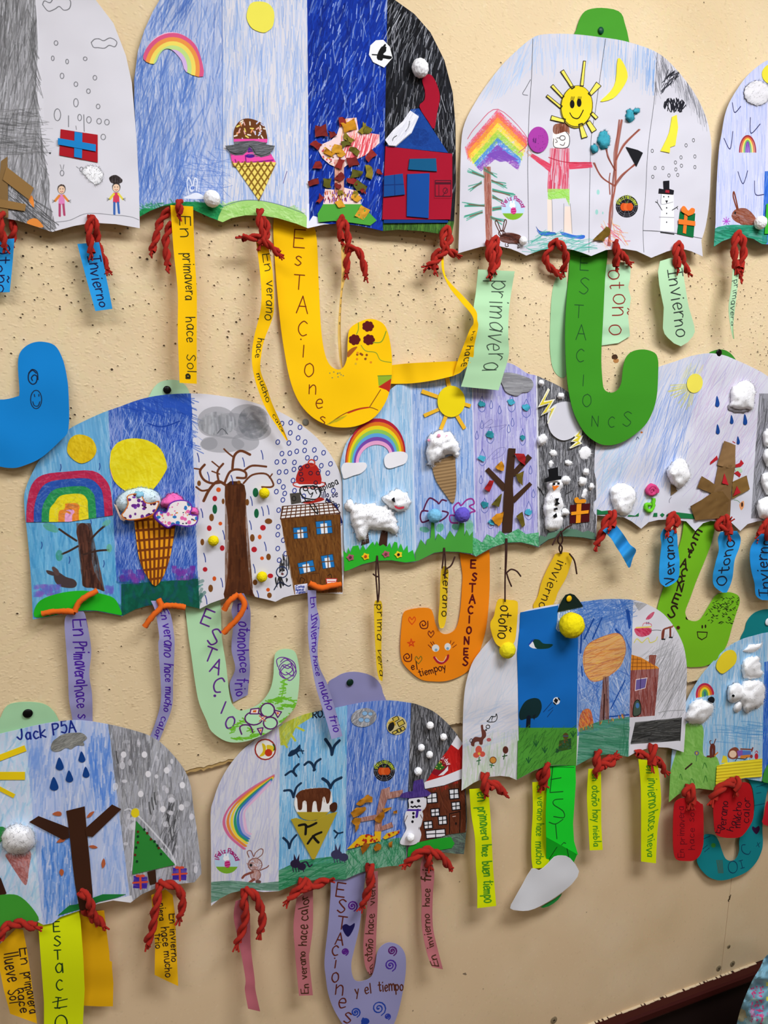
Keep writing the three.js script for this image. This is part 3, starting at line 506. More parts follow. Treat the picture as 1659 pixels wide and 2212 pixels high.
// ------------------------------------------------------------ top middle: blue sky, dark autumn night, house in the snow; yellow handle
{
  const u = new Umbrella('large umbrella with crayoned blue sky, ice cream in sunglasses, red felt house, yellow handle', [330, -60, 352, -12, 330, 25, 312, 65, 298, 110, 290, 170, 290, 220, 296, 330, 300, 420, 302, 468, 325, 455, 352, 445, 385, 441, 420, 454, 450, 468, 481, 480, 500, 471, 530, 465, 562, 465, 600, 471, 640, 483, 665, 493, 700, 485, 740, 482, 785, 489, 828, 499, 860, 496, 910, 499, 950, 505, 975, 513, 981, 480, 985, 400, 984, 270, 978, 200, 960, 130, 930, 70, 895, 30, 842, -8, 800, -60], [[476, -60, 481, 480], [660, -60, 666, 493], [837, -60, 827, 499]], { base: 0.006, flare: 0.012 });
  const C = u.C, sky = ['#5f86cf', '#7f9fdc', '#3f66b8', '#a8bce6'];
  C.p([280, -60, 482, -60, 482, 480, 280, 480], sky, { ang: 96, jit: 18, len: 70, lw: 3, al: 0.42, dens: 1.5 });
  C.p([280, 120, 420, 150, 400, 420, 290, 440], ['#3c63b4', '#5079c8'], { ang: 100, jit: 22, len: 60, lw: 3, al: 0.4, dens: 1.1 });
  C.p([340, -60, 440, -60, 400, 60, 320, 60], ['#3c63b4'], { ang: 118, jit: 12, len: 80, lw: 3, al: 0.35, dens: 0.8 });
  C.p([476, -60, 664, -60, 668, 480, 481, 480], ['#8fb0e8', '#b9cdf2', '#6f97da'], { ang: 91, jit: 8, len: 70, lw: 3, al: 0.34, dens: 1.25 });
  C.p([400, 340, 482, 320, 482, 440, 380, 430], ['#4a6fc0'], { ang: 20, jit: 30, len: 60, lw: 1.4, al: 0.6, dens: 0.4 });
  C.l([479, -60, 482, 480], '#6a82bb', 1.3);
  C.f(sm([300, 480, 306, 452, 335, 450, 365, 440, 400, 436, 440, 438, 481, 446, 481, 490, 400, 490]), '#1f8a4a').p([300, 440, 481, 436, 481, 490, 300, 490], ['#0f6a38', '#2fa060', '#156f40'], { ang: 30, jit: 50, len: 20, lw: 3, al: 0.5, dens: 0.9 });
  C.f(sm([483, 446, 520, 433, 560, 433, 610, 444, 655, 460, 660, 500, 484, 500]), '#a8d878').p([483, 440, 655, 450, 650, 500, 483, 490], ['#8cc85a', '#c8ecA0'], { ang: 20, jit: 40, len: 24, lw: 3, al: 0.5, dens: 0.9 }).c([483, 445, 520, 434, 560, 433, 610, 444, 656, 461], '#4a5a8a', 1.1);
  C.c([620, 370, 616, 382, 612, 396], '#5a4a8a', 1.3);
  // drawn rabbit
  C.f(sm([398, 428, 412, 420, 424, 416, 438, 422, 442, 430]), '#e8edf8').c([408, 420, 404, 396, 408, 384, 414, 398, 416, 410, 420, 386, 426, 390, 424, 412], '#f2f4fc', 2).e(414, 408, 5, 7, '#dfe6f6').p(ell(416, 406, 4, 4), '#2f5ac0', { len: 8, lw: 2 });
  // dark night panel
  C.f([663, -60, 840, -60, 828, 500, 668, 478], '#082c98').p([663, -60, 838, -60, 828, 496, 668, 476], ['#0a2686', '#1444bc', '#061c6a', '#1036a4'], { ang: 105, jit: 22, len: 46, lw: 4, al: 0.55, dens: 2 });
  for (let i = 0; i < 190; i++) { const x = rr(668, 830), y = rr(-10, 470), l = rr(5, 24), a = (106 + rr(-14, 14)) * Math.PI / 180; C.l([x, y, x + l * Math.cos(a), y + l * Math.sin(a)], '#cfdcff', rr(0.8, 1.9), false, rr(0.4, 0.95)); }
  C.f([668, 478, 676, 466, 690, 470, 690, 500, 668, 500], '#eef').f([664, 440, 668, 440, 668, 500, 662, 500], '#eef');
  // winter panel
  C.f([838, -60, 1000, -60, 1000, 520, 827, 520], '#15161b').p([838, -60, 990, -20, 990, 500, 829, 500], ['#050608', '#2b2d33', '#0c0d10'], { ang: 100, jit: 14, len: 46, lw: 4, al: 0.6, dens: 1.7 });
  for (const [x0, y0, n, a] of [[840, 0, 70, 112], [850, 60, 60, 98], [836, 190, 40, 100], [945, 200, 34, 82]]) for (let i = 0; i < n; i++) { const x = x0 + rr(0, x0 > 900 ? 38 : 110), y = y0 + rr(0, 100), l = rr(10, 40), t = (a + rr(-10, 10)) * Math.PI / 180; C.l([x, y, x + l * Math.cos(t), y + l * Math.sin(t)], '#d6d8de', rr(0.7, 1.6), false, rr(0.35, 0.9)); }
  C.p([827, 478, 985, 478, 985, 520, 827, 520], ['#3c6a24', '#55842f', '#2c5018'], { ang: 92, jit: 6, len: 24, lw: 3, al: 0.8, dens: 2.4 });
  u.panels();
  const D = u.D;
  // rainbow cut-out
  D.f([300, 60, 450, 60, 450, 175, 300, 175], '#f7c8dd'); arcBands(D, 372, 150, 68, 78, ['#df5a86', '#f29a4a', '#f7e064', '#c6e48a', '#d9b8e6', '#c8b4e4'], 9, Math.PI * 0.98, Math.PI * 2.06, 0.12);
  u.cut('rainbow', sm([310, 128, 316, 105, 334, 83, 362, 70, 392, 74, 420, 94, 434, 125, 439, 165, 402, 155, 392, 130, 372, 108, 356, 106, 344, 118, 333, 138], true, 3), true, 0.001);
  D.e(562, 36, 40, 40, '#f4ea58'); u.cut('sun', sm([533, 30, 541, 8, 560, 3, 580, 8, 592, 25, 590, 55, 577, 68, 566, 70, 546, 62, 535, 46], true, 3), true, 0.001);
  // ice cream with sunglasses
  D.f([480, 250, 610, 250, 610, 336, 480, 336], '#6d3d1c'); for (let i = 0; i < 34; i++) { const x = rr(508, 574), y = rr(260, 306), a = rr(0, 3.1), l = 4; D.l([x, y, x + l * Math.cos(a) * 1.6, y + l * Math.sin(a) * 1.6], pick(['#f3e26a', '#e8b0a8', '#f2ead8', '#c8cce8', '#f0a060']), 3); }
  const ice = u.cut('ice_cream', sm([505, 300, 506, 280, 516, 263, 530, 256, 548, 258, 568, 268, 575, 285, 577, 308, 560, 318, 525, 318, 508, 312], true, 3), true, 0.0012);
  D.f([490, 300, 600, 300, 600, 366, 490, 366], '#ef4fa6').c([508, 345, 514, 358, 524, 350], '#8a1a6a', 2.6).f([532, 312, 546, 308, 552, 326, 536, 330], '#5a1a86').e(540, 337, 10, 4, '#4a1a8a').l([535, 352, 590, 346], '#8a1a7a', 3).l([530, 336, 532, 354, 536, 350], '#7a1a76', 2.4);
  u.cut('scoop', [497, 330, 505, 320, 535, 310, 575, 315, 596, 350, 592, 358, 560, 356, 512, 362, 503, 358], true, 0.0018, { parent: ice });
  D.f([500, 352, 600, 350, 600, 440, 540, 440], '#f2dc6c'); for (let i = -8; i < 16; i++) { D.l([500 + i * 14, 350, 560 + i * 14, 440], '#8a6420', 3.4); D.l([600 - i * 14, 350, 540 - i * 14, 440], '#8a6420', 3.4); }
  u.cut('cone', [510, 362, 597, 352, 560, 434], true, 0.0012, { parent: ice });
  const shade = [482, 312, 508, 306, 548, 304, 598, 312, 594, 326, 580, 336, 564, 340, 550, 334, 543, 320, 538, 318, 533, 328, 525, 335, 508, 336, 494, 330]; D.f(shade, '#5c5e60').p(shade, ['#3a3c3e', '#8a8c8e'], { ang: -6, len: 30, lw: 2, dens: 1.2 });
  u.cut('sunglasses', [486, 315, 508, 312, 532, 308, 548, 308, 570, 311, 594, 315, 590, 324, 578, 332, 564, 336, 553, 332, 545, 318, 538, 314, 532, 324, 524, 331, 510, 332, 497, 327], true, 0.0026, { parent: ice, cell: 10 });
  u.ball('cotton_ball', 458, 429, 18, '#eef1f4', { spike: 0.07 });
  // tree on the night panel: paper tree, tissue leaves
  D.f([680, 240, 830, 240, 830, 450, 680, 450], '#f3d6d4').p([735, 300, 820, 290, 800, 345, 760, 350], ['#d8303c', '#e8606a'], { ang: 105, jit: 8, len: 30, lw: 2.4, al: 0.8, dens: 1.2 }).p([740, 250, 775, 250, 770, 300, 740, 300], ['#e8606a', '#e8a03a'], { ang: 100, len: 20, lw: 2.4, dens: 0.8 }).dots([690, 310, 740, 320, 740, 355, 700, 355], ['#e0a838', '#7a4a2a', '#d8505a'], 46, 1.2, 2.6).p([722, 345, 744, 345, 744, 420, 722, 420], ['#b56a4e', '#e0a890'], { ang: 90, len: 40, lw: 3, al: 0.7 });
  for (let i = 0; i < 70; i++) { const x = rr(700, 778), y = rr(418, 438); D.l([x, y, x + rr(-2, 2), y - rr(4, 8)], pick(['#6a3aa0', '#c0502a', '#b58a2a', '#8a2a3a']), 2.2); }
  const tree = u.cut('paper_tree', [728, 290, 735, 268, 748, 256, 770, 254, 775, 284, 823, 291, 821, 308, 790, 335, 770, 344, 748, 358, 743, 362, 743, 405, 770, 412, 780, 424, 779, 441, 698, 441, 702, 408, 723, 410, 723, 360, 712, 355, 697, 342, 688, 326, 694, 312, 715, 303], true, 0.0012);
  u.cut('grass_mound', [686, 462, 698, 441, 780, 441, 806, 468, 814, 476, 800, 487, 760, 481, 720, 477, 688, 480], '#4fa238', 0.002);
  const leaf = ['#7a2420', '#8f2a24', '#6b6420', '#8a7a24', '#c98a1e', '#d49a2c', '#5d5a1c'];
  [[695, 282, 30, 26, 0], [740, 262, 14, 20, 1], [755, 272, 34, 26, 4], [785, 276, 10, 30, 3], [794, 281, 20, 20, 2], [720, 290, 14, 18, 0], [683, 312, 14, 24, 1], [728, 322, 30, 20, 5], [752, 300, 30, 14, 3], [746, 308, 24, 18, 6], [765, 325, 30, 16, 2], [710, 330, 26, 14, 4], [735, 332, 22, 16, 5], [688, 357, 24, 18, 1], [762, 348, 26, 24, 0], [800, 336, 24, 15, 1], [770, 375, 30, 20, 6], [797, 372, 18, 34, 3], [820, 371, 14, 18, 1], [678, 394, 34, 16, 0], [707, 396, 22, 26, 6], [735, 352, 16, 26, 1], [735, 382, 22, 18, 0], [760, 392, 26, 16, 1], [777, 402, 32, 20, 6], [731, 402, 16, 12, 0], [785, 412, 16, 14, 1], [692, 430, 22, 14, 1], [736, 415, 14, 14, 3], [768, 428, 24, 18, 5], [734, 440, 22, 20, 5], [782, 460, 24, 32, 5], [770, 418, 16, 12, 3]].forEach(([x, y, w, h, k], i) => {
    u.cut('tissue_leaf', rag(quad(x, y, w * 0.8, h * 0.8, rr(-0.9, 0.9)), 4), leaf[k], 0.0022, { parent: tree, cell: 4, crumple: 0.0016, t: 0.0002 });
  });
  // witch silhouette on a white patch
  D.e(824, 116, 40, 40, '#f2f2f2').f(sm([814, 122, 822, 104, 832, 100, 834, 110, 828, 118, 846, 122, 842, 128, 826, 126, 818, 130]), '#121212').l([804, 118, 822, 119], '#121212', 2.4).e(829, 103, 6, 3, '#121212').l([826, 104, 832, 97], '#121212', 4).e(823, 127, 4, 4, '#121212');
  u.cut('moon_sticker', [797, 118, 800, 98, 812, 87, 828, 86, 842, 101, 848, 125, 830, 146, 806, 134], true, 0.0012);
  // felt house
  const house = u.cut('felt_house', [833, 316, 977, 332, 977, 420, 973, 474, 826, 474], '#a3142c', 0.0028, { t: 0.0018, rough: 1 });
  D.f([820, 220, 980, 220, 980, 490, 820, 490], '#123f8c').e(905, 296, 22, 20, '#0d2f74').p([830, 220, 970, 220, 970, 330, 830, 330], ['#0f3680', '#1a4c9c'], { len: 14, lw: 3, al: 0.3, ang: 30, jit: 80 });
  D.f([826, 376, 877, 372, 880, 425, 826, 428], '#144a8e').l([852, 376, 853, 424], '#0d3070', 2.4).l([828, 400, 876, 398], '#0d3070', 2.4);
  u.cut('roof', [888, 236, 905, 234, 968, 330, 833, 316], true, 0.0024, { parent: house, t: 0.0016 });
  u.cut('door', [880, 376, 928, 374, 926, 471, 879, 467], '#164a96', 0.0048, { parent: house, t: 0.0016, rough: 1 });
  u.cut('window', [830, 380, 870, 375, 875, 420, 829, 425], true, 0.0048, { parent: house, t: 0.0016 });
  u.cut('window', [885, 343, 942, 342, 944, 370, 882, 366], '#14567e', 0.0048, { parent: house, t: 0.0016, rough: 1 });
  u.cut('felt_strip', [829, 472, 968, 476, 968, 481, 829, 482], '#123a7c', 0.0024, { parent: house, rough: 1 });
  const dark = '#4a1020'; { const w = new Art(930, 380, 985, 480, '#a3142c', 0.9); w.l([940, 390, 974, 390, 974, 424, 940, 424], dark, 2, true).l([942, 396, 972, 396], dark, 5).l([948, 400, 948, 422], dark, 1.6).o(962, 412, 5, 6, dark, 1.6).l([956, 424, 966, 408], dark, 1.6).o(927, 424, 6, 6, dark, 1.4).f(sm([927, 448, 940, 442, 944, 454, 934, 462, 928, 470]), '#6a1224'); ORG = u.org; mesh(house, 'drawn_window', sheet([938, 386, 976, 388, 976, 428, 938, 428], (x, y) => u.z(x, y) + 0.0032, { art: w, cell: 12, t: 0.0002 }), w.material()); }
  u.cut('chimney_smoke', sm([906, 230, 917, 216, 918, 195, 912, 172, 926, 160, 938, 170, 948, 195, 950, 215, 944, 245, 938, 278, 925, 262], true, 3), '#a3142c', 0.0014, { parent: house, t: 0.001, rough: 1 });
  const strip = [885, 240, 903, 252, 888, 286, 872, 300, 855, 315, 840, 314, 832, 302, 850, 280, 870, 262]; D.f(strip, '#e9e9ee').l(strip, '#e9e9ee', 4, true).c([885, 262, 882, 275, 876, 284], '#222', 1.5).c([848, 304, 850, 298, 857, 293], '#222', 1.5).p(strip, '#c4c4d0', { ang: 120, len: 30, lw: 1.5, dens: 0.4 });
  u.cut('snow_strip', strip, true, 0.0056, { parent: house });
  u.ball('cotton_ball', 908, 147, 20, '#f0eeee', { spike: 0.1, squash: 0.8 });
  // yellow handle
  u.handle(sm([592, 470, 594, 565, 603, 673, 612, 745, 626, 818, 644, 865, 670, 897, 699, 915, 728, 923, 767, 921, 804, 905, 829, 876, 843, 838, 847, 782, 842, 735, 833, 706, 818, 693, 796, 689, 771, 698, 755, 712, 751, 740, 750, 771, 742, 793, 728, 798, 711, 786, 700, 756, 693, 702, 688, 601, 682, 500, 660, 480, 620, 472], true, 4), '#ffc800', (H) => {
    const ink = '#6e2410';
    [['E', 634, 534, 42], ['s', 637, 573, 32], ['T', 634, 624, 32], ['A', 640, 678, 36], ['C', 643, 724, 32], ['|', 652, 772, 26], ['O', 657, 815, 27], ['n', 667, 850, 36], ['e', 681, 882, 34], ['s', 690, 915, 32]].forEach(([c, x, y, s]) => H.t(c, x, y, s, ink, { lw: 2.2, ang: 4 }));
    H.e(650, 733, 1.6, 1.6, ink).l([634, 490, 668, 494], '#f0a020', 2);
    for (const [x, y] of [[795, 705], [766, 734], [797, 734]]) { for (let k = 0; k < 7; k++) H.e(x + 8 * Math.cos(k * 0.9), y + 7 * Math.sin(k * 0.9), 5, 5, '#5a1414'); H.e(x, y, 8, 8, '#5a1414'); }
    H.c([774, 697, 774, 712, 770, 722], '#7a9a2a', 2).c([806, 740, 824, 738, 834, 716], '#7a9a2a', 2.2).c([780, 746, 790, 758, 812, 762, 822, 778, 845, 783], '#8a9a2a', 2).f(sm([750, 762, 760, 752, 772, 749, 764, 760, 752, 772]), '#a55a1a');
    for (let i = 0; i < 10; i++) H.e(776 + rr(-10, 26), 772 + rr(-14, 14), 2.6, 2.6, pick(['#c0401a', '#e08a1a', '#8a4a1a', '#d8b02a']));
    for (let i = 0; i < 9; i++) H.e(712 + rr(0, 30), 812 + rr(-12, 8), 1.6, 1.3, '#8a8a5a');
    H.f([816, 812, 848, 812, 846, 824, 818, 834], '#8fae2a').l([816, 812, 847, 811], '#6a8a2a', 2).f([817, 836, 845, 818, 842, 848, 834, 842], '#b8281a').l([822, 842, 798, 880], '#7a3a18', 1.8).c([712, 915, 740, 896, 770, 884, 798, 880, 816, 886], '#8a4a18', 2).c([752, 892, 775, 884, 796, 880], '#c0301a', 3).p(sm([706, 918, 720, 908, 750, 896, 735, 908]), ['#9aa02a', '#b0a020'], { ang: 160, len: 20, lw: 2 });
  }, (x, y) => 0.004 + 0.011 * Math.max(0, (y - 640) / 280) + 0.0025 * noise(x * 0.008, y * 0.006, 4));
  const Y = '#ffc803', ink = '#2c2a16';
  stripTag({ label: 'straight yellow strip reading En primavera hace Sol, leftmost under the blue-sky umbrella', group: G2, rows: [[368, 443, 417, 446], [375, 540, 420, 540], [384, 631, 425, 631], [384, 721, 425, 721], [388, 827, 425, 829]], z: [0.026, 0.022, 0.026, 0.028, 0.026], color: Y, text: [['En', 0.06, 0.62, 27, ink, { to: 0.19, lw: 2.3 }], ['primavera', 0.27, 0.58, 26, ink, { to: 0.54, lw: 2.2 }], ['hace', 0.63, 0.55, 26, ink, { to: 0.78, lw: 2.2 }], ['Sol', 0.84, 0.52, 26, ink, { to: 0.95, lw: 2 }], ['a', 0.95, 0.62, 18, ink, { lw: 5 }]], ties: [[[388, 434, 0.024], [388, 446, 0.034], [387, 461, 0.03]], [[366, 452, 0.018], [346, 480, 0.018], [338, 510, 0.019], [328, 543, 0.018]], [[370, 480, 0.02], [358, 520, 0.019], [360, 548, 0.02], [362, 574, 0.02]]] });
  stripTag({ label: 'curling yellow strip reading En verano hace mucho calor, left of the yellow handle', group: G2, rows: [[553, 519, 577, 518], [561, 583, 588, 579], [565, 637, 592, 637], [562, 675, 590, 682], [549, 727, 572, 731], [544, 767, 565, 763], [547, 803, 563, 800], [558, 843, 576, 836], [576, 886, 588, 872], [597, 919, 606, 912], [619, 952, 622, 951]], z: [0.026, 0.022, 0.03, 0.032, 0.026, 0.026, 0.03, 0.028, 0.024, 0.02, 0.018], color: Y, text: [['En', 0.07, 0.6, 20, ink, { to: 0.16 }], ['verano', 0.2, 0.6, 21, ink, { to: 0.39 }], ['hace', 0.48, 0.6, 20, ink, { to: 0.58 }], ['mucho', 0.65, 0.62, 19, ink, { to: 0.8 }], ['calor', 0.86, 0.7, 17, ink, { to: 0.97 }]], ties: [[[562, 452, 0.024], [561, 480, 0.03], [568, 510, 0.03], [562, 528, 0.028]], [[560, 512, 0.03], [545, 514, 0.032], [524, 513, 0.032]], [[566, 516, 0.03], [582, 530, 0.03], [602, 548, 0.028]], [[570, 470, 0.024], [578, 500, 0.026], [568, 520, 0.026]]] });
  stripTag({ label: 'thin yellow strip seen nearly edge-on, hanging inside the yellow handle', group: G2, rows: [[737, 525, 747, 525], [738, 594, 747, 590], [735, 637, 739, 637], [730, 709, 736, 709], [732, 763, 738, 763], [737, 797, 740, 797]], z: [0.026, 0.022, 0.02, 0.018, 0.014, 0.006], color: '#ecc468', text: [['es', 0.05, 0.6, 9, ink, { to: 0.22, lw: 1.4 }], ['otono', 0.36, 0.6, 6, ink, { to: 0.7, lw: 1.1 }]], ties: [[[739, 468, 0.024], [734, 490, 0.028], [738, 520, 0.028]], [[740, 470, 0.024], [750, 500, 0.027], [752, 530, 0.026], [750, 560, 0.024], [749, 590, 0.022]], [[752, 536, 0.028], [772, 540, 0.03], [782, 560, 0.03], [790, 596, 0.029]]] });
  stripTag({ label: 'long yellow strip twisting and folding to the right of the yellow handle', group: G2, rows: [[954, 548, 958, 547], [955, 583, 961, 590], [970, 619, 974, 612], [995, 651, 1002, 641], [1019, 680, 1028, 671], [1023, 698, 1031, 691], [1015, 712, 1033, 706], [1002, 745, 1025, 745], [988, 782, 1020, 778], [979, 812, 993, 806]], z: [0.026, 0.03, 0.034, 0.04, 0.046, 0.046, 0.042, 0.034, 0.028, 0.024], curl: 0, color: Y, text: [['ho', 0.66, 0.55, 10, ink, { to: 0.74, lw: 1.5 }], ['hace', 0.77, 0.62, 19, ink, { to: 0.94 }]], ties: [[[964, 491, 0.022], [972, 510, 0.028], [962, 540, 0.03], [950, 556, 0.028], [924, 576, 0.026]], [[964, 491, 0.022], [956, 520, 0.028], [966, 540, 0.03], [984, 550, 0.028]], [[948, 540, 0.026], [938, 560, 0.026], [940, 582, 0.026]]], extra: (o) => mesh(o, 'folded_end', ribbon([[979, 812, 988, 780], [940, 821, 935, 782], [890, 828, 880, 785], [844, 829, 842, 789], [820, 828, 822, 790]], [0.022, 0.02, 0.016, 0.008, 0.006], { curl: 0.001 }), M(Y)) });
}
// ------------------------------------------------------------ top right: smiling sun; green handle
{
  const u = new Umbrella('white paper umbrella with a smiling yellow sun, green handle and round green top tab', sm([990, 547, 993, 455, 996, 315, 1004, 266, 1025, 224, 1050, 185, 1085, 140, 1120, 106, 1155, 79, 1190, 73, 1242, 74, 1295, 80, 1351, 89, 1413, 110, 1452, 140, 1497, 196, 1525, 252, 1536, 304, 1536, 350, 1532, 437, 1524, 490, 1515, 519], false, 3).concat(pr([1518, 554, 1494, 543, 1469, 536, 1441, 543, 1407, 557, 1375, 542, 1344, 537, 1309, 540, 1277, 553, 1258, 546, 1239, 540, 1207, 534, 1169, 540, 1137, 552, 1120, 544, 1102, 537, 1071, 530, 1039, 533])), [[1152, 70, 1141, 552], [1308, 80, 1274, 553], [1421, 108, 1388, 550]], { base: 0.004, flare: 0.012, wrinkle: 0.0022, bg: '#d5d3da' });
  const C = u.C;
  C.p([1030, 215, 1120, 90, 1160, 75, 1150, 150, 1080, 200], ['#9ec0ea', '#b8d2f0'], { ang: 112, len: 50, lw: 2, al: 0.45, dens: 0.9 }).p([1150, 75, 1310, 80, 1300, 140, 1150, 145], ['#b4cff0', '#8fb6e8'], { ang: 90, jit: 4, len: 60, lw: 2.4, al: 0.38, dens: 0.9 }).p([1305, 80, 1420, 110, 1412, 185, 1380, 165, 1300, 165], ['#9cc0ea', '#6f9fdc'], { ang: 92, jit: 4, len: 70, lw: 2.2, al: 0.5, dens: 0.9 }).p([1385, 100, 1420, 112, 1412, 185, 1395, 175], ['#5f92d6'], { ang: 92, jit: 3, len: 50, lw: 2.4, al: 0.5, dens: 0.9 });
  C.p([1419, 108, 1455, 140, 1500, 200, 1528, 262, 1518, 265, 1470, 200, 1440, 160, 1415, 205], ['#55555c', '#7a7a80', '#99999e'], { ang: 78, jit: 10, len: 44, lw: 1.8, al: 0.6, dens: 1.4 });
  const pen = '#3c3c40';
  C.c([1151, 84, 1148, 170, 1143, 245, 1140, 350, 1141, 440, 1142, 525], pen, 1.2).c([1308, 84, 1296, 168, 1286, 240, 1277, 300, 1274, 400, 1272, 545], pen, 1.2).c([1420, 110, 1414, 210, 1400, 320, 1394, 430, 1389, 490, 1391, 545], pen, 1.2).c([1146, 172, 1136, 190, 1129, 203, 1140, 206], pen, 1.1);
  // pencil rainbow, house shaped
  [['#e0607a', 0], ['#e86a52', 7], ['#f2a03a', 16], ['#f6dc4a', 28], ['#9fd04a', 42], ['#4a86d8', 58], ['#8a4ab0', 72]].forEach(([k, d], i) => C.p([[1004 + d * 0.35, 318 + d * 0.6], [1075, 236 + d * 1.05], [1140 - d * 0.25, 300 + d * 0.75], [1138 - d * 0.25, 318 + d * 0.7], [1078, 258 + d * 1.1], [1010 + d * 0.4, 345 + d * 0.35]], [k], { ang: i < 1 ? 60 : -40, jit: 70, len: 26, lw: 2.4, al: 0.55, dens: 3, base: 0.12 }));
  C.c([1010, 300, 1030, 272, 1076, 236, 1140, 300, 1120, 330], '#c8506a', 1.4).p([1050, 335, 1080, 322, 1120, 345, 1080, 350], '#7a4ab0', { ang: 20, len: 30, lw: 2, al: 0.7 });
  // pine
  C.p([1044, 360, 1060, 360, 1064, 530, 1050, 530], ['#8a4436', '#b5705a'], { ang: 88, len: 50, lw: 2.2, al: 0.7, dens: 1.6 });
  for (const [x, y, l, a] of [[1046, 382, 34, 200], [1040, 395, 26, 150], [1062, 390, 32, 20], [1046, 365, 26, 30], [1064, 412, 48, 14], [1064, 425, 26, 24], [1046, 445, 42, 186], [1042, 458, 36, 160], [1064, 452, 40, -8], [1060, 470, 30, 20]]) { const t = a * Math.PI / 180; for (let k = 0; k < 7; k++) C.l([x, y + rr(-4, 4), x + l * Math.cos(t) + rr(-6, 6), y + l * Math.sin(t) + rr(-6, 6)], pick(['#2f8f70', '#4aa58a']), 2, false, 0.7); C.l([x, y, x + l * 0.8 * Math.cos(t), y + l * 0.8 * Math.sin(t)], '#8a4436', 2.6, false, 0.7); }
  easterSticker(C, 1108, 450, 25);
  // rabbit
  C.p(sm([1078, 515, 1090, 503, 1115, 505, 1126, 512, 1122, 526, 1090, 524]), ['#5a2a1c', '#3a1a12'], { ang: 10, len: 24, lw: 2, al: 0.8, dens: 2 }).c([1082, 508, 1070, 482, 1074, 478, 1084, 500, 1090, 476, 1094, 480, 1086, 504], '#4a2014', 2.2).o(1084, 504, 7, 6, '#3a1a12', 2).c([1092, 526, 1092, 532, 1098, 532, 1098, 526, 1118, 528, 1118, 536, 1122, 534], '#2a1410', 1.6);
  // person in red jumper
  C.f(sm([1196, 276, 1206, 268, 1228, 270, 1230, 300, 1224, 318, 1196, 320]), '#f6eee8').p(sm([1194, 280, 1200, 268, 1226, 268, 1230, 290, 1222, 284, 1200, 290]), ['#6a3422', '#8a4a30'], { ang: 92, len: 22, lw: 2.2, al: 0.8, dens: 2 }).c([1196, 300, 1198, 318, 1226, 318, 1230, 296, 1222, 284], '#222', 1.6).o(1215, 298, 6, 5, '#222', 1.5).c([1203, 298, 1210, 298], '#222', 1.4).c([1200, 300, 1204, 306, 1200, 308], '#222', 1.2).c([1210, 312, 1217, 314, 1220, 308], '#222', 1.4);
  C.p([1187, 320, 1230, 320, 1230, 410, 1182, 415], ['#d8405a', '#e26a7c', '#c42c48'], { ang: 92, jit: 4, len: 60, lw: 2.6, al: 0.75, dens: 1.7, base: 0.25 }).p([1145, 338, 1150, 332, 1192, 356, 1188, 372], ['#d8405a'], { ang: 30, len: 30, lw: 2.4, al: 0.8, dens: 2 }).p([1228, 350, 1278, 350, 1280, 362, 1230, 366], ['#d8405a'], { ang: -4, len: 30, lw: 2.4, al: 0.8, dens: 2 }).c([1185, 340, 1210, 348, 1240, 352, 1276, 352], '#b02038', 1.6);
  C.c([1147, 336, 1138, 330, 1142, 324, 1148, 332, 1140, 338], '#c88a6a', 1.2);
  C.p([1183, 408, 1230, 408, 1230, 445, 1222, 428, 1192, 430, 1184, 440], ['#a8e06a', '#8ccc4a'], { ang: 20, jit: 40, len: 20, lw: 2.4, al: 0.7, dens: 2 }).f([1182, 430, 1192, 432, 1192, 500, 1183, 500], '#f2dccc').f([1220, 446, 1232, 446, 1236, 506, 1218, 500], '#f2dccc').l([1192, 430, 1194, 500], '#666', 1).l([1218, 440, 1218, 500], '#666', 1).l([1232, 440, 1236, 504], '#666', 1);
  C.p(sm([1158, 490, 1168, 500, 1198, 502, 1198, 508, 1170, 508]), '#2f66c8', { ang: 10, len: 16, lw: 2.4, al: 0.9, dens: 2.4 }).p(sm([1210, 500, 1240, 508, 1262, 508, 1258, 516, 1222, 512]), '#2f66c8', { ang: 10, len: 16, lw: 2.4, al: 0.9, dens: 2.4 }).c([1158, 490, 1168, 500, 1198, 503, 1198, 508, 1170, 508, 1160, 498], '#1a3a80', 1.2);
  C.p([1145, 510, 1180, 500, 1270, 518, 1272, 545, 1145, 545], ['#3f9f8a', '#5ab5a0'], { ang: -8, jit: 20, len: 40, lw: 2, al: 0.7, dens: 0.9 });
  // autumn tree
  for (const [a, w] of [[[1315, 530, 1320, 460, 1326, 400, 1330, 330, 1340, 260], 9], [[1325, 400, 1300, 382, 1283, 352], 5], [[1328, 368, 1314, 340, 1310, 322], 5], [[1330, 345, 1348, 312, 1380, 280], 6], [[1328, 402, 1345, 378, 1372, 355], 6], [[1318, 420, 1316, 390, 1318, 374], 3]]) for (let k = 0; k < 6; k++) C.c(pr(a).map(([x, y]) => [x + rr(-w, w) * 0.45, y]), pick(['#8a4436', '#a55a48', '#6e3024']), w * 0.45, false, 0.6);
  C.p([1296, 492, 1330, 480, 1360, 520, 1330, 535, 1300, 530], ['#e8a05a', '#d8405a'], { ang: 50, jit: 40, len: 30, lw: 2.4, al: 0.6, dens: 0.5 });
  halloweenSticker(C, 1354, 446, 24);
  for (const [x, y, r] of [[1292, 415, 4], [1289, 458, 4], [1302, 460, 2]]) C.e(x, y, r * 0.8, r * 1.4, '#8cd0c0', 0.8);
  // winter
  C.p(sm([1424, 180, 1440, 162, 1466, 160, 1450, 180, 1430, 194]), '#14141c', { ang: 130, jit: 16, len: 26, lw: 2.6, al: 0.9, dens: 1.2 }); C.scr(sm([1432, 222, 1445, 212, 1470, 213, 1483, 230, 1470, 243, 1440, 240]), '#14141c', 2.6, 46, 9, 0.95);
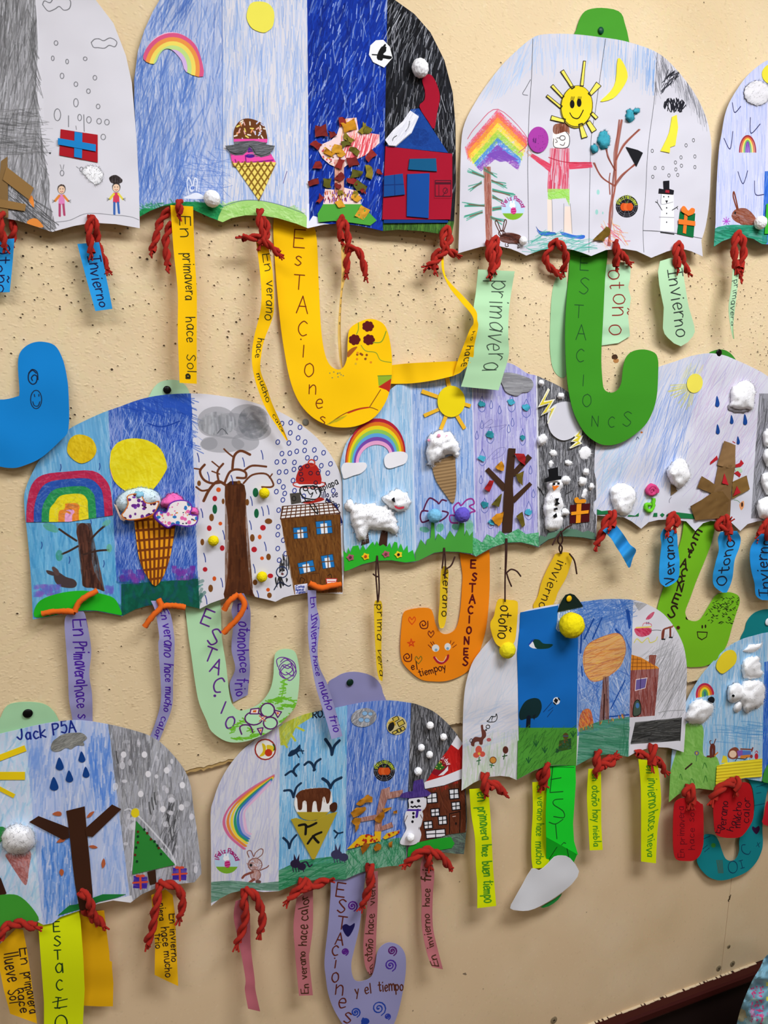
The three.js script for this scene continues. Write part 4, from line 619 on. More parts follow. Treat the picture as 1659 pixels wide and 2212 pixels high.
  for (const [x, y] of [[1409, 326], [1482, 314], [1498, 303], [1471, 340], [1501, 338], [1459, 351], [1472, 358], [1501, 361], [1460, 366], [1415, 363], [1432, 363], [1464, 378], [1445, 379], [1410, 382]]) C.o(x, y, 2.6, 3.6, '#222', 1.2);
  C.f([1430, 411, 1455, 413, 1456, 500, 1426, 498], '#f6f6f8').c([1429, 420, 1428, 440, 1440, 440, 1454, 436], '#555', 0.9).e(1434, 425, 1.2, 1.8, '#222').e(1444, 425, 1.2, 1.8, '#222').f([1437, 433, 1443, 433, 1440, 440], '#222').l([1424, 469, 1456, 470], '#555', 1).e(1440, 449, 1.4, 1.8, '#222').e(1440, 461, 1.2, 1.6, '#222').e(1440, 480, 1.2, 1.6, '#222').l([1430, 454, 1420, 438, 1416, 436], '#222', 2).l([1452, 454, 1462, 448, 1464, 446], '#222', 2).l([1420, 438, 1420, 432], '#222', 1.6).l([1462, 448, 1464, 452], '#222', 1.6);
  C.c([1389, 498, 1425, 500, 1470, 506, 1510, 514, 1522, 516], '#333', 1.4).l([1427, 502, 1456, 506], '#222', 2.6);
  u.panels();
  const D = u.D;
  // smiling sun
  D.f([1170, 120, 1310, 120, 1310, 310, 1170, 310], '#f4e25e').e(1246, 230, 36, 46, '#f2d61c').l(ell(1246, 229, 34, 45, 0.1), '#3a3420', 2, true).e(1236, 225, 5, 9, '#15130e').e(1251, 222, 5, 9, '#15130e').c([1231, 244, 1238, 254, 1250, 255, 1260, 238], '#15130e', 2.4);
  for (const x of [1233, 1236, 1239, 1248, 1251, 1254]) D.l([x, 216, x + 1.5, 209], '#15130e', 1.3);
  const rays = [[1238, 190, 1214, 152, 7, 9], [1257, 186, 1263, 131, 8, 6], [1274, 205, 1294, 181, 8, 15], [1216, 210, 1192, 184, 6, 8], [1212, 232, 1181, 206, 7, 6], [1220, 262, 1190, 254, 9, 11], [1254, 268, 1263, 298, 8, 14], [1270, 262, 1284, 284, 10, 13], [1278, 244, 1290, 256, 8, 8]];
  for (const [a, b, c, d, w, v] of rays) D.l(bar(a, b, c, d, w, v), '#2a2618', 3, true);
  const sun = u.cut('smiling_sun', ell(1246, 230, 35, 46, 0.08), true, 0.002);
  for (const [a, b, c, d, w, v] of rays) u.cut('ray', bar(a, b, c, d, w, v), true, 0.0012, { parent: sun });
  D.e(1163, 302, 26, 32, '#a83ca0').scr(ell(1156, 303, 6, 7), '#4a1a5a', 1, 12, 4).dots(ell(1163, 302, 20, 26), '#6a2a70', 24, 0.6, 1); u.cut('balloon', ell(1163, 301.5, 22, 28), true, 0.0018);
  u.cut('crescent_moon', sm([1335, 126, 1349, 140, 1356, 166, 1345, 190, 1325, 212, 1297, 219, 1318, 198, 1330, 175], true, 3), '#f4e23c', 0.0012);
  u.cut('yellow_scrap', [1452, 252, 1462, 248, 1465, 275, 1459, 314, 1448, 318, 1447, 330, 1427, 326, 1440, 300, 1446, 285], '#efe040', 0.0012); u.cut('black_scrap', [1352, 317, 1378, 324, 1389, 330, 1375, 360], '#17171b', 0.0012); C;
  { const hat = u.cut('top_hat', [1433, 391, 1446, 390, 1446, 408, 1456, 411, 1455, 420, 1423, 417, 1424, 407, 1434, 409], '#17151c', 0.001); u.cut('hat_band', [1438, 410, 1446, 411, 1446, 417, 1437, 416], '#a02030', 0.0016, { parent: hat }); }
  const gift = u.cut('gift', [1469, 457, 1502, 461, 1498, 513, 1463, 505], '#116b3a', 0.0012, { rough: 0.3 });
  u.cut('ribbon', [1479, 458, 1486, 459, 1482, 505, 1475, 503], '#f07a2a', 0.002, { parent: gift }); u.cut('ribbon', [1466, 473, 1502, 478, 1502, 488, 1466, 484], '#f07a2a', 0.0026, { parent: gift }); u.cut('bow', sm([1484, 464, 1472, 456, 1474, 446, 1480, 446, 1487, 455, 1494, 449, 1501, 452, 1499, 461, 1488, 466], true, 3), '#f07a2a', 0.0034, { parent: gift });
  const tis = [[1304, 302, 26, 40], [1284, 320, 14, 20], [1361, 250, 20, 28], [1374, 240, 14, 14]]; for (const [x, y, w, h] of tis) u.puff('tissue_ball', ell(x, y, w / 2, h / 2), 0.006, { mat: M('#3d9fb0', { roughness: 0.95 }), lump: 0.7, amp: 2 });
  u.ball('cotton_ball', 1130, 520, 9, '#f0f0f0'); u.cut('tissue_leaf', rag([1280, 518, 1300, 500, 1310, 488, 1320, 494, 1316, 508, 1306, 514, 1306, 522], 1.5), '#6d5316', 0.002, { cell: 4, crumple: 0.002, t: 0.0002 });
  u.tab([1242, 100, 1246, 62, 1256, 34, 1270, 21, 1300, 17, 1336, 24, 1349, 48, 1352, 110], '#489c2a');
  pin(1298, 66, 0.0045, 8, '#0c4a34', 'dark green push pin in the bright green tab of the smiling-sun umbrella');
  u.handle(sm([1238, 520, 1228, 603, 1221, 705, 1224, 807, 1234, 873, 1250, 914, 1271, 943, 1303, 961, 1340, 957, 1377, 934, 1402, 906, 1418, 861, 1422, 799, 1421, 775, 1414, 762, 1393, 755, 1369, 758, 1353, 771, 1346, 795, 1342, 828, 1332, 844, 1318, 848, 1305, 840, 1301, 816, 1299, 767, 1303, 685, 1307, 603, 1311, 528, 1275, 520], true, 4), '#3d9220', (H) => {
    const ink = '#1c4a22'; [['E', 1253, 584, 28], ['S', 1251, 636, 32], ['T', 1240, 685, 30], ['A', 1244, 732, 30], ['C', 1244, 782, 28], ['|', 1257, 833, 24], ['O', 1258, 879, 26], ['N', 1278, 920, 25], ['C', 1313, 924, 24], ['S', 1345, 922, 34]].forEach(([c, x, y, s]) => H.t(c, x, y, s, ink, { lw: 1.9, ang: 3 }));
  }, (x, y) => 0.003 + 0.014 * Math.max(0, Math.min(1, (y - 600) / 250)) + 0.002 * noise(x * 0.008, y * 0.006, 5));
  const mint = '#b4deae', ink = '#3a4a3c';
  stripTag({ label: 'pale green tag reading primavera, lowest and leftmost under the smiling-sun umbrella', group: G2, rows: [[1033, 582, 1112, 586], [1028, 631, 1104, 634], [1023, 668, 1099, 676], [1025, 710, 1098, 726], [1015, 767, 1099, 767], [1005, 807, 1088, 807], [996, 835, 1077, 843]], z: [0.03, 0.024, 0.03, 0.034, 0.03, 0.026, 0.024], color: mint, text: [['primavera', 0.09, 0.56, 48, ink, { to: 0.87, lw: 2.2 }]], ties: [[[1070, 513, 0.024], [1062, 540, 0.032], [1064, 570, 0.034], [1060, 590, 0.032]], [[1070, 513, 0.024], [1076, 545, 0.03], [1072, 575, 0.03], [1062, 588, 0.03]], [[1058, 520, 0.026], [1056, 550, 0.03], [1066, 580, 0.03]]] });
  sheetTag({ label: 'blank pale green tag turned away, half behind the green handle', group: G2, outline: sm([1213, 582, 1222, 588, 1226, 640, 1226, 760, 1222, 812, 1206, 812, 1193, 791, 1188, 746, 1190, 664, 1196, 615], true, 3), zf: (x, y) => 0.001 + 0.0006 * noise(x * 0.05, y * 0.02, 1), color: '#a5d3a0', ties: [[[1200, 518, 0.022], [1216, 535, 0.03], [1222, 560, 0.024], [1216, 586, 0.014]], [[1200, 518, 0.022], [1188, 535, 0.018], [1178, 558, 0.016], [1186, 576, 0.014], [1206, 592, 0.012]]] });
  sheetTag({ label: 'pale green tag with otoño in dark red, right behind the green handle', group: G2, outline: [1296, 568, 1330, 567, 1363, 566, 1361, 603, 1357, 620, 1363, 644, 1357, 685, 1361, 726, 1336, 741, 1296, 747], zf: (x, y) => 0.0012 + 0.004 * Math.max(0, (x - 1312) / 50) ** 2 + 0.002 * noise(1, y * 0.03, 1), color: '#b9e2b6', draw: (a) => { [['o', 1312, 584, 42], ['t', 1320, 610, 34], ['o', 1322, 636, 40], ['ñ', 1324, 664, 38], ['o', 1318, 702, 44]].forEach(([c, x, y, s]) => a.t(c, x, y, s, '#8a2a22', { ang: 90, lw: 2.6 })); }, ties: [[[1330, 519, 0.022], [1332, 545, 0.022], [1330, 575, 0.014]], [[1336, 540, 0.012], [1348, 556, 0.012], [1356, 566, 0.01]]] });
  sheetTag({ label: 'pale green tag with pointed end reading Invierno, rightmost under the smiling-sun umbrella', group: G2, outline: sm([1426, 564, 1473, 560, 1476, 590, 1481, 623, 1488, 664, 1500, 705, 1497, 726, 1471, 748, 1443, 730, 1432, 709, 1434, 664, 1424, 615], true, 2), zf: (x, y) => 0.022 + 0.004 * Math.sin((y - 560) * 0.025) + 0.003 * noise(x * 0.02, 1, 1), color: '#b9e0b2', draw: (a) => a.t('Invierno', 1442, 584, 30, '#2c3430', { ang: 82, lw: 2.6, fit: 150 }), ties: [[[1464, 525, 0.02], [1460, 545, 0.028], [1464, 578, 0.028]], [[1464, 525, 0.02], [1472, 545, 0.026], [1474, 565, 0.02], [1486, 588, 0.02]]] });
}
// ------------------------------------------------------------ far right: gulls and rabbit, cut off by the frame
{
  const u = new Umbrella('blue-lilac paper umbrella with pen-drawn gulls and a brown rabbit, cut off at the top right', sm([1700, 122, 1661, 129, 1636, 144, 1613, 165, 1593, 192, 1575, 223, 1565, 253, 1559, 289, 1554, 316, 1550, 367, 1547, 430, 1546, 481], false, 3).concat(pr([1542, 533, 1560, 521, 1583, 513, 1608, 511, 1628, 516, 1646, 527, 1660, 528, 1690, 518, 1720, 522, 1790, 524, 1790, 160])), [[1656, 100, 1646, 528]], { base: 0.012, flare: 0.012, bg: '#d8d8e8' });
  const C = u.C;
  C.p([1540, 120, 1660, 120, 1650, 500, 1540, 500], ['#b9c4ea', '#c8cef2', '#98a8de', '#d8daf6'], { ang: 90, jit: 5, len: 60, lw: 2.4, al: 0.5, dens: 1.8 }).p([1652, 370, 1800, 360, 1800, 530, 1646, 530], ['#1f5ac0', '#2f6ad0'], { ang: 100, len: 40, lw: 3, al: 0.8, dens: 2 });
  for (const [a] of [[[1582, 222, 1587, 243, 1600, 230]], [[1621, 254, 1622, 288, 1642, 268]], [[1564, 299, 1577, 322, 1583, 284]], [[1594, 371, 1605, 397, 1615, 369]], [[1630, 391, 1632, 420, 1650, 420]]]) C.c(a, '#2a2a5a', 2);
  arcBands(C, 1615, 328, 19, 36, ['#9c2f3a', '#d86a3a', '#e8d85a', '#6ab06a', '#7a4aa8', '#8a5ab8'], 3.4);
  C.p(sm([1581, 462, 1590, 452, 1610, 450, 1626, 462, 1636, 480, 1624, 486, 1596, 482, 1582, 472]), ['#7a3a26', '#96563c'], { ang: 20, len: 22, lw: 2, al: 0.8, dens: 2 }).c([1592, 452, 1584, 425, 1586, 416, 1594, 450], '#7a3a26', 4).c([1581, 465, 1588, 472, 1596, 470, 1600, 484, 1624, 486], '#6a2f1e', 1.6).e(1588, 460, 2, 3, '#222');
  for (let k = 0; k < 4; k++) { const a = k * Math.PI / 4; C.l([1569 - 8 * Math.cos(a), 478 - 9 * Math.sin(a), 1569 + 8 * Math.cos(a), 478 + 9 * Math.sin(a)], '#b04ac0', 2); }
  C.p(sm([1540, 500, 1560, 488, 1600, 486, 1650, 492, 1648, 535, 1540, 535], true, 3), ['#1f8a68', '#2fa07a', '#167052'], { ang: 8, jit: 14, len: 34, lw: 3, al: 0.7, dens: 2.2 });
  u.panels();
  u.cut('sun', ell(1680, 160, 34, 26), '#f0e040', 0.001); u.puff('tissue_cloud', ell(1636, 201, 28, 26), 0.003, { lump: 0.6, lift: 0.001, mat: M('#e6e4e6', { roughness: 1 }), amp: 1 });
  u.ball('cotton_ball', 1643, 481, 14, '#f0f0f2'); u.cut('green_card', [1656, 440, 1700, 440, 1700, 505, 1652, 505], '#3cb52a', 0.002);
  stripTag({ label: 'narrow pale green tag reading en primavera, hanging edge-on at the far right', group: G2, rows: [[1584, 568, 1598, 566], [1580, 620, 1594, 615], [1574, 664, 1588, 664], [1578, 705, 1584, 705], [1584, 732, 1586, 732]], z: [0.03, 0.034, 0.036, 0.032, 0.03], color: '#b9deae', text: [['en primavera', 0.03, 0.65, 13, '#33423a', { to: 0.85, lw: 1.5 }]], ties: [[[1594, 501, 0.03], [1588, 520, 0.034], [1586, 545, 0.034], [1590, 578, 0.034]], [[1594, 501, 0.03], [1604, 520, 0.036], [1606, 550, 0.036], [1598, 580, 0.034]], [[1600, 560, 0.03], [1598, 590, 0.03], [1600, 600, 0.03]]] });
}
// ------------------------------------------------------------ middle left: rainbow arch, ice cream, brown tree and brown house; mint handle
{
  const u = new Umbrella('paper umbrella with squarish rainbow, big yellow sun, brown trunk, brown house, pale green handle', sm([71, 1338, 68, 1268, 64, 1208, 58, 1147, 54, 1111, 52, 1073, 57, 1051, 66, 1029, 86, 992, 112, 962, 146, 929, 185, 908, 223, 891, 257, 879, 305, 862, 353, 853, 402, 850, 444, 851, 489, 857, 533, 865, 588, 883, 622, 899, 655, 921, 684, 945, 710, 976, 728, 1007, 739, 1040, 743, 1096, 744, 1162, 743, 1229, 740, 1283], false, 3).concat(pr([720, 1282, 677, 1280, 630, 1286, 612, 1291, 595, 1300, 577, 1295, 555, 1290, 524, 1282, 489, 1291, 455, 1303, 432, 1315, 402, 1308, 353, 1303, 317, 1309, 293, 1316, 264, 1331, 245, 1327, 209, 1320, 173, 1320, 136, 1326, 100, 1333])), [[230, 889, 264, 1331], [410, 850, 432, 1315], [586, 882, 596, 1300]], { base: 0.004, flare: 0.008 });
  const C = u.C;
  C.f([30, 840, 232, 840, 264, 1340, 40, 1340], '#6aaed8').p([30, 860, 240, 860, 250, 1120, 30, 1120], ['#7fb8de', '#5a9ccc', '#a8d0e8'], { ang: 82, jit: 8, len: 80, lw: 4, al: 0.4, dens: 1.1 }).p([40, 1115, 262, 1115, 264, 1335, 60, 1335], ['#4a9ed0', '#6ab8e0', '#3a8cc0', '#8acbe8'], { ang: 86, jit: 14, len: 50, lw: 4, al: 0.4, dens: 1.3 });
  C.f([232, 840, 412, 840, 430, 1330, 262, 1330], '#5f84cc').p([232, 845, 412, 845, 428, 1260, 252, 1260], ['#2f57b4', '#3f68c4', '#2448a4'], { ang: 84, jit: 20, len: 36, lw: 2.6, al: 0.6, dens: 1.9 }).p([260, 860, 412, 850, 416, 970, 330, 930], ['#1f46a8', '#2a52b8'], { ang: 25, jit: 16, len: 60, lw: 2.6, al: 0.6, dens: 1.1 }).p([232, 900, 430, 900, 430, 1250, 250, 1250], ['#b4c6ec'], { ang: 100, jit: 20, len: 30, lw: 1, al: 0.6, dens: 0.4 });
  C.p([232, 870, 262, 868, 270, 980, 240, 1000], ['#8f9fd8'], { ang: 88, len: 40, lw: 2, al: 0.5, dens: 0.9 });
  for (let i = 0; i < 22; i++) { const x = 352 + i * 2.8, y = 858 + Math.max(0, i - 8) * 1.6; C.c([x, y + 22, x + 2, y + rr(-4, 4), x + 4, y + 22], '#2a55bb', 1.6); }
  C.c([320, 915, 350, 922, 388, 910], '#1a3f9c', 2.4);
  C.f([262, 1262, 428, 1250, 432, 1330, 262, 1330], '#0c5a44').p([258, 1256, 430, 1250, 432, 1325, 262, 1330], ['#0a4a3a', '#12705a', '#1a4a6a'], { ang: 90, jit: 60, len: 30, lw: 8, al: 0.4, dens: 1.2 });
  for (const [x0, x1, y] of [[258, 312, 1246], [370, 422, 1238]]) C.dots([x0, y - 16, x1, y - 16, x1, y + 16, x0, y + 16], ['#6a2f9a', '#8a3aa0', '#4a3aa8'], 26, 4, 8, 0.5);
  for (const [x, y] of [[131, 1010], [215, 1008], [90, 1178], [150, 1210], [224, 1218], [196, 1130]]) C.c([x, y - 7, x + 1, y, x - 1, y + 7], '#1f3f8a', 1.8, false, 0.8);
  // wet-looking dark tree and rabbit
  C.f(sm([165, 1150, 170, 1134, 180, 1130, 192, 1140, 196, 1170, 198, 1210, 206, 1240, 226, 1276, 206, 1270, 180, 1266, 178, 1230, 172, 1180]), '#4a2c22').p([164, 1130, 196, 1130, 226, 1276, 178, 1266], ['#2a1814', '#6a4030'], { ang: 88, len: 40, lw: 4, al: 0.5 });
  for (const a of [[165, 1168, 145, 1155, 128, 1143], [192, 1170, 210, 1150, 226, 1136], [168, 1180, 150, 1190, 134, 1197], [180, 1198, 210, 1190, 234, 1188]]) C.c(a, '#3f2a22', 4);
  C.p(ell(110, 1140, 18, 8, 0.4), '#58a890', { ang: 20, len: 20, lw: 3, al: 0.6 }).p(ell(128, 1200, 8, 12), '#3f9a86', { len: 20, lw: 4, al: 0.5 }).e(236, 1184, 6, 9, '#6ab88a', 0.7).p(ell(230, 1130, 10, 6, -0.6), '#6ab8a0', { len: 16, lw: 3, al: 0.6 });
  C.f(sm([116, 1240, 126, 1236, 142, 1246, 160, 1252, 166, 1262, 158, 1270, 134, 1268, 120, 1258]), '#4a3c3c').f(sm([118, 1244, 104, 1240, 100, 1232, 112, 1234, 122, 1240]), '#4a3c3c').f(sm([120, 1242, 112, 1228, 116, 1224, 126, 1232, 128, 1242]), '#5a4644');
  C.dots([72, 1262, 132, 1262, 132, 1290, 72, 1290], ['#7a5ac0', '#5a6ac8', '#9a5ac0'], 34, 4, 8, 0.4).dots([226, 1264, 246, 1264, 246, 1284, 226, 1284], '#6a5ac0', 10, 4, 7, 0.4);
  // autumn panel: clouds, branching tree, rain and leaves
  for (const [x, y, a, b] of [[468, 910, 42, 32], [534, 905, 42, 32], [462, 920, 34, 24], [500, 920, 50, 28], [548, 930, 38, 22], [480, 960, 48, 18], [530, 955, 30, 20], [452, 958, 18, 14]]) C.e(x, y, a, b, '#8f9094', 0.55);
  C.p(ell(548, 912, 34, 36), ['#6a6c70'], { ang: 20, jit: 60, len: 30, lw: 8, al: 0.25 }).p(ell(470, 915, 40, 26), ['#c4c6ca', '#7a7c80'], { ang: 88, len: 30, lw: 6, al: 0.4 }).c([470, 936, 480, 926, 492, 938], '#5a5c60', 1.6);
  C.f(sm([486, 1049, 528, 1048, 530, 1120, 534, 1200, 542, 1268, 548, 1295, 486, 1296, 492, 1240, 494, 1140], true, 3), '#4a2610').p([486, 1048, 528, 1048, 548, 1295, 486, 1295], ['#3a1a0a', '#5f3418', '#6a3a1c'], { ang: 90, jit: 5, len: 36, lw: 6, al: 0.45 });
  for (const [a, w] of [[[488, 1048, 470, 1040, 452, 1058, 440, 1082], 6], [[485, 1044, 496, 1020, 512, 1014, 530, 1020, 530, 1032, 512, 1032], 5], [[502, 1012, 506, 985, 520, 974, 540, 982], 5.5], [[505, 988, 492, 978, 484, 970], 3.5], [[528, 1016, 545, 1006, 575, 1008], 4.5], [[526, 1044, 545, 1026, 575, 1024, 590, 1044, 586, 1052, 566, 1052], 4], [[478, 1042, 458, 1044, 440, 1036, 432, 1018, 442, 1004], 5], [[434, 1014, 420, 1012], 3], [[472, 1038, 470, 1018, 482, 1002], 4.5], [[474, 1010, 458, 997], 3], [[474, 1024, 458, 1018], 3], [[450, 1058, 436, 1060, 424, 1052], 4], [[582, 1032, 588, 1024], 3]]) C.c(a, '#6a3a20', w);
  const fallen = [[430, 1044, 4, 6, 2], [516, 1042, 4, 4, 2], [472, 1058, 5, 5, 1], [464, 1077, 5, 6, 0], [482, 1083, 3, 6, 2], [552, 1064, 6, 10, 3], [464, 1100, 5, 10, 3], [534, 1085, 4, 7, 2], [554, 1109, 5, 10, 3], [457, 1118, 5, 8, 2], [476, 1131, 4, 4, 1], [580, 1126, 8, 6, 2], [452, 1141, 5, 6, 0], [568, 1140, 6, 6, 0], [561, 1160, 4, 5, 1], [545, 1162, 5, 8, 2], [437, 1171, 4, 7, 2], [480, 1184, 5, 6, 0], [549, 1187, 6, 6, 0], [566, 1206, 4, 4, 1], [580, 1203, 5, 7, 2], [443, 1230, 5, 5, 0], [463, 1250, 4, 5, 1], [584, 1244, 6, 5, 0], [455, 1271, 5, 8, 2], [551, 1258, 5, 6, 2], [579, 1274, 4, 4, 1], [582, 1286, 5, 6, 2]], fc = ['#b81f2a', '#d8571c', '#7a4a1e', '#15603a'];
  for (const [x, y, a, b, k] of fallen) C.e(x, y, a, b, fc[k]);
  for (const [x, y] of [[428, 988], [526, 998], [566, 982], [450, 1029], [501, 1036], [543, 1082], [436, 1108], [567, 1104], [579, 1101], [483, 1155], [541, 1134], [573, 1180], [442, 1204], [549, 1228], [479, 1258], [445, 1295], [557, 1285]]) C.c([x - 2, y - 9, x + 1, y, x + 2, y + 10], '#24388a', 1.9);
  // snow panel
  for (const [x, y] of [[609, 915], [628, 913], [648, 923], [627, 935], [644, 946], [600, 955], [624, 957], [659, 955], [609, 980], [626, 979], [641, 975], [658, 973], [679, 972], [699, 978], [664, 989], [682, 990], [598, 998], [614, 997], [636, 999], [649, 1011], [694, 1006], [714, 1002], [603, 1020], [618, 1019], [635, 1014], [708, 1022], [603, 1040], [633, 1038], [648, 1022], [612, 1052], [597, 1062], [615, 1066], [611, 1080], [636, 1060], [602, 1102], [601, 1138], [600, 1155], [612, 1167], [600, 1185], [617, 1196], [603, 1210], [670, 1022], [680, 1042], [688, 1018], [656, 1072], [720, 1060]]) C.o(x, y, 4, 5, '#20308a', 1.9, 0.3);
  C.f(sm([640, 1042, 644, 1018, 656, 1004, 674, 1000, 688, 1012, 694, 1044, 668, 1050], true, 3), '#b8241c').l(sm([637, 1050, 640, 1042, 696, 1042, 698, 1050, 668, 1054]), '#c43024', 2.4, true).l([642, 1048, 694, 1048], '#f2f2f4', 4).o(673, 1000, 7, 7, '#c8402c', 3);
  for (const [x, y] of [[649, 1012], [664, 1007], [650, 1024], [671, 1022], [687, 1022], [652, 1036], [682, 1043]]) C.o(x, y, 4, 4, '#2a1a30', 1.8);
  C.l(sm([648, 1062, 652, 1052, 672, 1050, 690, 1054, 692, 1068, 684, 1078, 668, 1078, 655, 1074]), '#151515', 3, true).o(660, 1056, 5, 4, '#151515', 2.4).o(676, 1053, 5, 4, '#151515', 2.4).c([658, 1076, 662, 1084, 676, 1082], '#151515', 2.4).c([665, 1060, 670, 1068, 676, 1064, 672, 1074], '#151515', 2).t('Haplapa', 684, 1066, 15, '#151515', { ang: -24, lw: 1.9, fit: 54 }).t('illo Le', 695, 1075, 13, '#151540', { ang: -4, lw: 1.9, fit: 36 }).t('ehogo', 702, 1084, 13, '#151515', { ang: 24, lw: 1.8, fit: 34 });
  C.c([706, 1078, 716, 1088, 726, 1094, 732, 1110, 738, 1128], '#1a2050', 5); for (let i = 0; i < 14; i++) C.o(724 + i * 0.9, 1090 + i * 3.2, 3.4, 2.6, '#20306a', 1.3);
  // house
  C.f([606, 1121, 735, 1110, 740, 1278, 638, 1284, 630, 1240, 616, 1170], '#6a3f17').p([606, 1119, 735, 1110, 740, 1280, 636, 1284, 616, 1180], ['#4f2c0e', '#8a5a24', '#7a4a1c'], { ang: 84, jit: 18, len: 22, lw: 4, al: 0.45, dens: 1.6 });
  C.f([610, 1094, 716, 1086, 734, 1108, 606, 1122], '#f2efec'); for (let i = 0; i < 12; i++) C.l([612 + i * 9.6, 1094 - i * 0.6, 606 + i * 10.6, 1121 - i], '#5a2e14', 2.2); for (let i = 0; i < 4; i++) C.l([609 - i, 1100 + i * 7, 719 + i * 5, 1090 + i * 6], '#5a2e14', 2.4); C.l([606, 1121, 610, 1094, 716, 1086, 735, 1108], '#4a2410', 2);
  C.f([626, 1066, 648, 1064, 651, 1086, 629, 1090], '#4a463e').o(635, 1077, 4, 5, '#22201c', 2).c([652, 1086, 670, 1082, 684, 1098, 686, 1110, 676, 1100, 666, 1084], '#151515', 2.6).f(sm([654, 1086, 670, 1088, 700, 1080, 690, 1074, 676, 1082]), '#a8281c');
  for (const [x, y, w, h, r] of [[649, 1151, 30, 24, -0.08], [700, 1139, 34, 28, -0.1], [662, 1225, 34, 24, -0.22], [708, 1213, 26, 28, -0.16]]) { C.f(quad(x, y, w, h, r), '#1f78be').f(quad(x, y + 3, w * 0.42, h * 0.8, r), '#eef2f6').l(quad(x, y, w, h, r), '#2a3a4a', 1.4, true).l([x, y - h * 0.45, x + 1, y + h * 0.45], '#6a3f17', 2.4).l([x - w * 0.48, y + w * 0.04, x + w * 0.48, y - w * 0.05], '#6a3f17', 2.4); }
  C.l([666, 1240, 690, 1238, 694, 1276], '#4a2a10', 1.4).c([648, 1258, 650, 1248, 658, 1252, 654, 1260], '#2a1a0c', 1.6).c([708, 1244, 714, 1240, 716, 1248, 710, 1252], '#2a1a0c', 1.6);
  C.f([636, 1264, 664, 1260, 666, 1280, 638, 1284], '#eef').t('Come', 639, 1270, 6.4, '#20308a', { lw: 1.4 }).t('home', 639, 1276, 6, '#20308a', { lw: 1.3 }).t('Jamm', 640, 1282, 6, '#20308a', { lw: 1.3 }).f([704, 1250, 728, 1250, 724, 1266, 708, 1268], '#f0eaea').l([704, 1250, 728, 1250, 724, 1266, 708, 1268], '#b82020', 1.8, true).l([708, 1256, 724, 1256], '#b82020', 1.6).l([709, 1262, 722, 1262], '#b82020', 1.4);
  C.p(sm([610, 1208, 616, 1200, 622, 1204, 624, 1224, 604, 1230]), '#151515', { ang: 90, jit: 4, len: 20, lw: 2, al: 0.9, dens: 1.4 }).o(609, 1236, 12, 12, '#20305a', 2.4).e(606, 1232, 2, 2, '#111').e(613, 1232, 2, 2, '#111').e(610, 1240, 3, 2, '#5a1a1a').scr(sm([594, 1248, 612, 1246, 622, 1252, 610, 1268, 600, 1272]), '#151515', 2.4, 20, 6, 0.9).c([592, 1274, 604, 1258, 622, 1266, 628, 1264], '#16203a', 2.4);
  u.panels();
  const D = u.D;
  D.f([50, 1010, 246, 1010, 246, 1132, 50, 1132], '#f2a0cc');
  
  [['#c2284e', 0], ['#2a56b0', 17], ['#279650', 34], ['#f2de1c', 50], ['#f08a2a', 70], ['#f2a8d4', 84]].forEach(([k, d]) => D.f(sm([[56 + d, 1140], [57 + d, 1092 + d * 0.2], [68 + d, 1048 + d * 0.75], [92 + d * 0.7, 1026 + d * 0.95], [142, 1018 + d], [200 - d * 0.5, 1017 + d], [228 - d * 0.8, 1036 + d * 0.85], [240 - d, 1064 + d * 0.6], [245 - d * 1.05, 1140]], false, 4).concat([[56 + d, 1140]]), k));
  D.p([50, 1010, 246, 1010, 246, 1132, 50, 1132], ['#ffffff', '#1a1a50'], { ang: 20, jit: 60, len: 16, lw: 3, al: 0.08, dens: 0.8 });
  u.cut('rainbow', sm([57, 1128, 58, 1092, 68, 1048, 92, 1026, 142, 1019, 200, 1017, 228, 1036, 240, 1064, 244, 1112], false, 3).concat([[244, 1113], [150, 1127], [57, 1128]]), true, 0.001);
  D.f([140, 930, 212, 930, 212, 1006, 140, 1006], '#e2bf0e').p([140, 930, 212, 930, 212, 1006, 140, 1006], ['#cda80a', '#ecd030'], { len: 20, lw: 4, al: 0.4, ang: 60, jit: 40 }); u.cut('small_sun', sm([145, 967, 150, 950, 162, 940, 178, 939, 196, 946, 206, 960, 208, 976, 198, 992, 177, 1001, 160, 994, 147, 980], true, 3), true, 0.001);
  const sunny = [239, 1008, 242, 975, 257, 955, 284, 945, 318, 949, 349, 969, 362, 1002, 359, 1021, 331, 1060, 300, 1074, 270, 1062, 248, 1038]; D.f(sunny, '#f0de12').l(sunny, '#f0de12', 4, true).p(sunny, ['#e2cc08', '#f6ea4a'], { len: 30, lw: 5, al: 0.35, ang: 40, jit: 60 }); u.cut('big_sun', sm([237, 1008, 240, 975, 256, 955, 284, 947, 318, 951, 347, 970, 360, 1002, 357, 1020, 330, 1058, 300, 1072, 270, 1060, 246, 1038], true, 3), true, 0.001);
  // ice cream: cone, cotton puffs and spotted paper
  D.f([280, 1100, 390, 1100, 390, 1280, 280, 1280], '#f2a11c'); for (let i = 0; i < 8; i++) D.c([292 + i * 13, 1090, 302 + i * 10.5, 1180, 312 + i * 7, 1270], '#7a3a0c', 4.4); for (let i = 0; i < 8; i++) D.l([286, 1125 + i * 22, 380, 1118 + i * 22 - i], '#7a3a0c', 5);
  const ice = u.cut('ice_cream_cone', sm([292, 1110, 326, 1104, 376, 1118, 372, 1180, 362, 1222, 350, 1250, 335, 1266, 318, 1246, 302, 1212, 294, 1160], true, 3), true, 0.0022);
  u.puff('cotton_scoop', [250, 1090, 262, 1068, 290, 1056, 312, 1054, 340, 1064, 346, 1088, 320, 1096, 268, 1106], 0.012, { parent: ice, mat: M('#d8ecf2', { roughness: 1 }), lift: 0.002 }); u.puff('blue_tuft', ell(300, 1070, 14, 12), 0.014, { parent: ice, mat: M('#8cc4dc', { roughness: 1 }), lift: 0.004 });
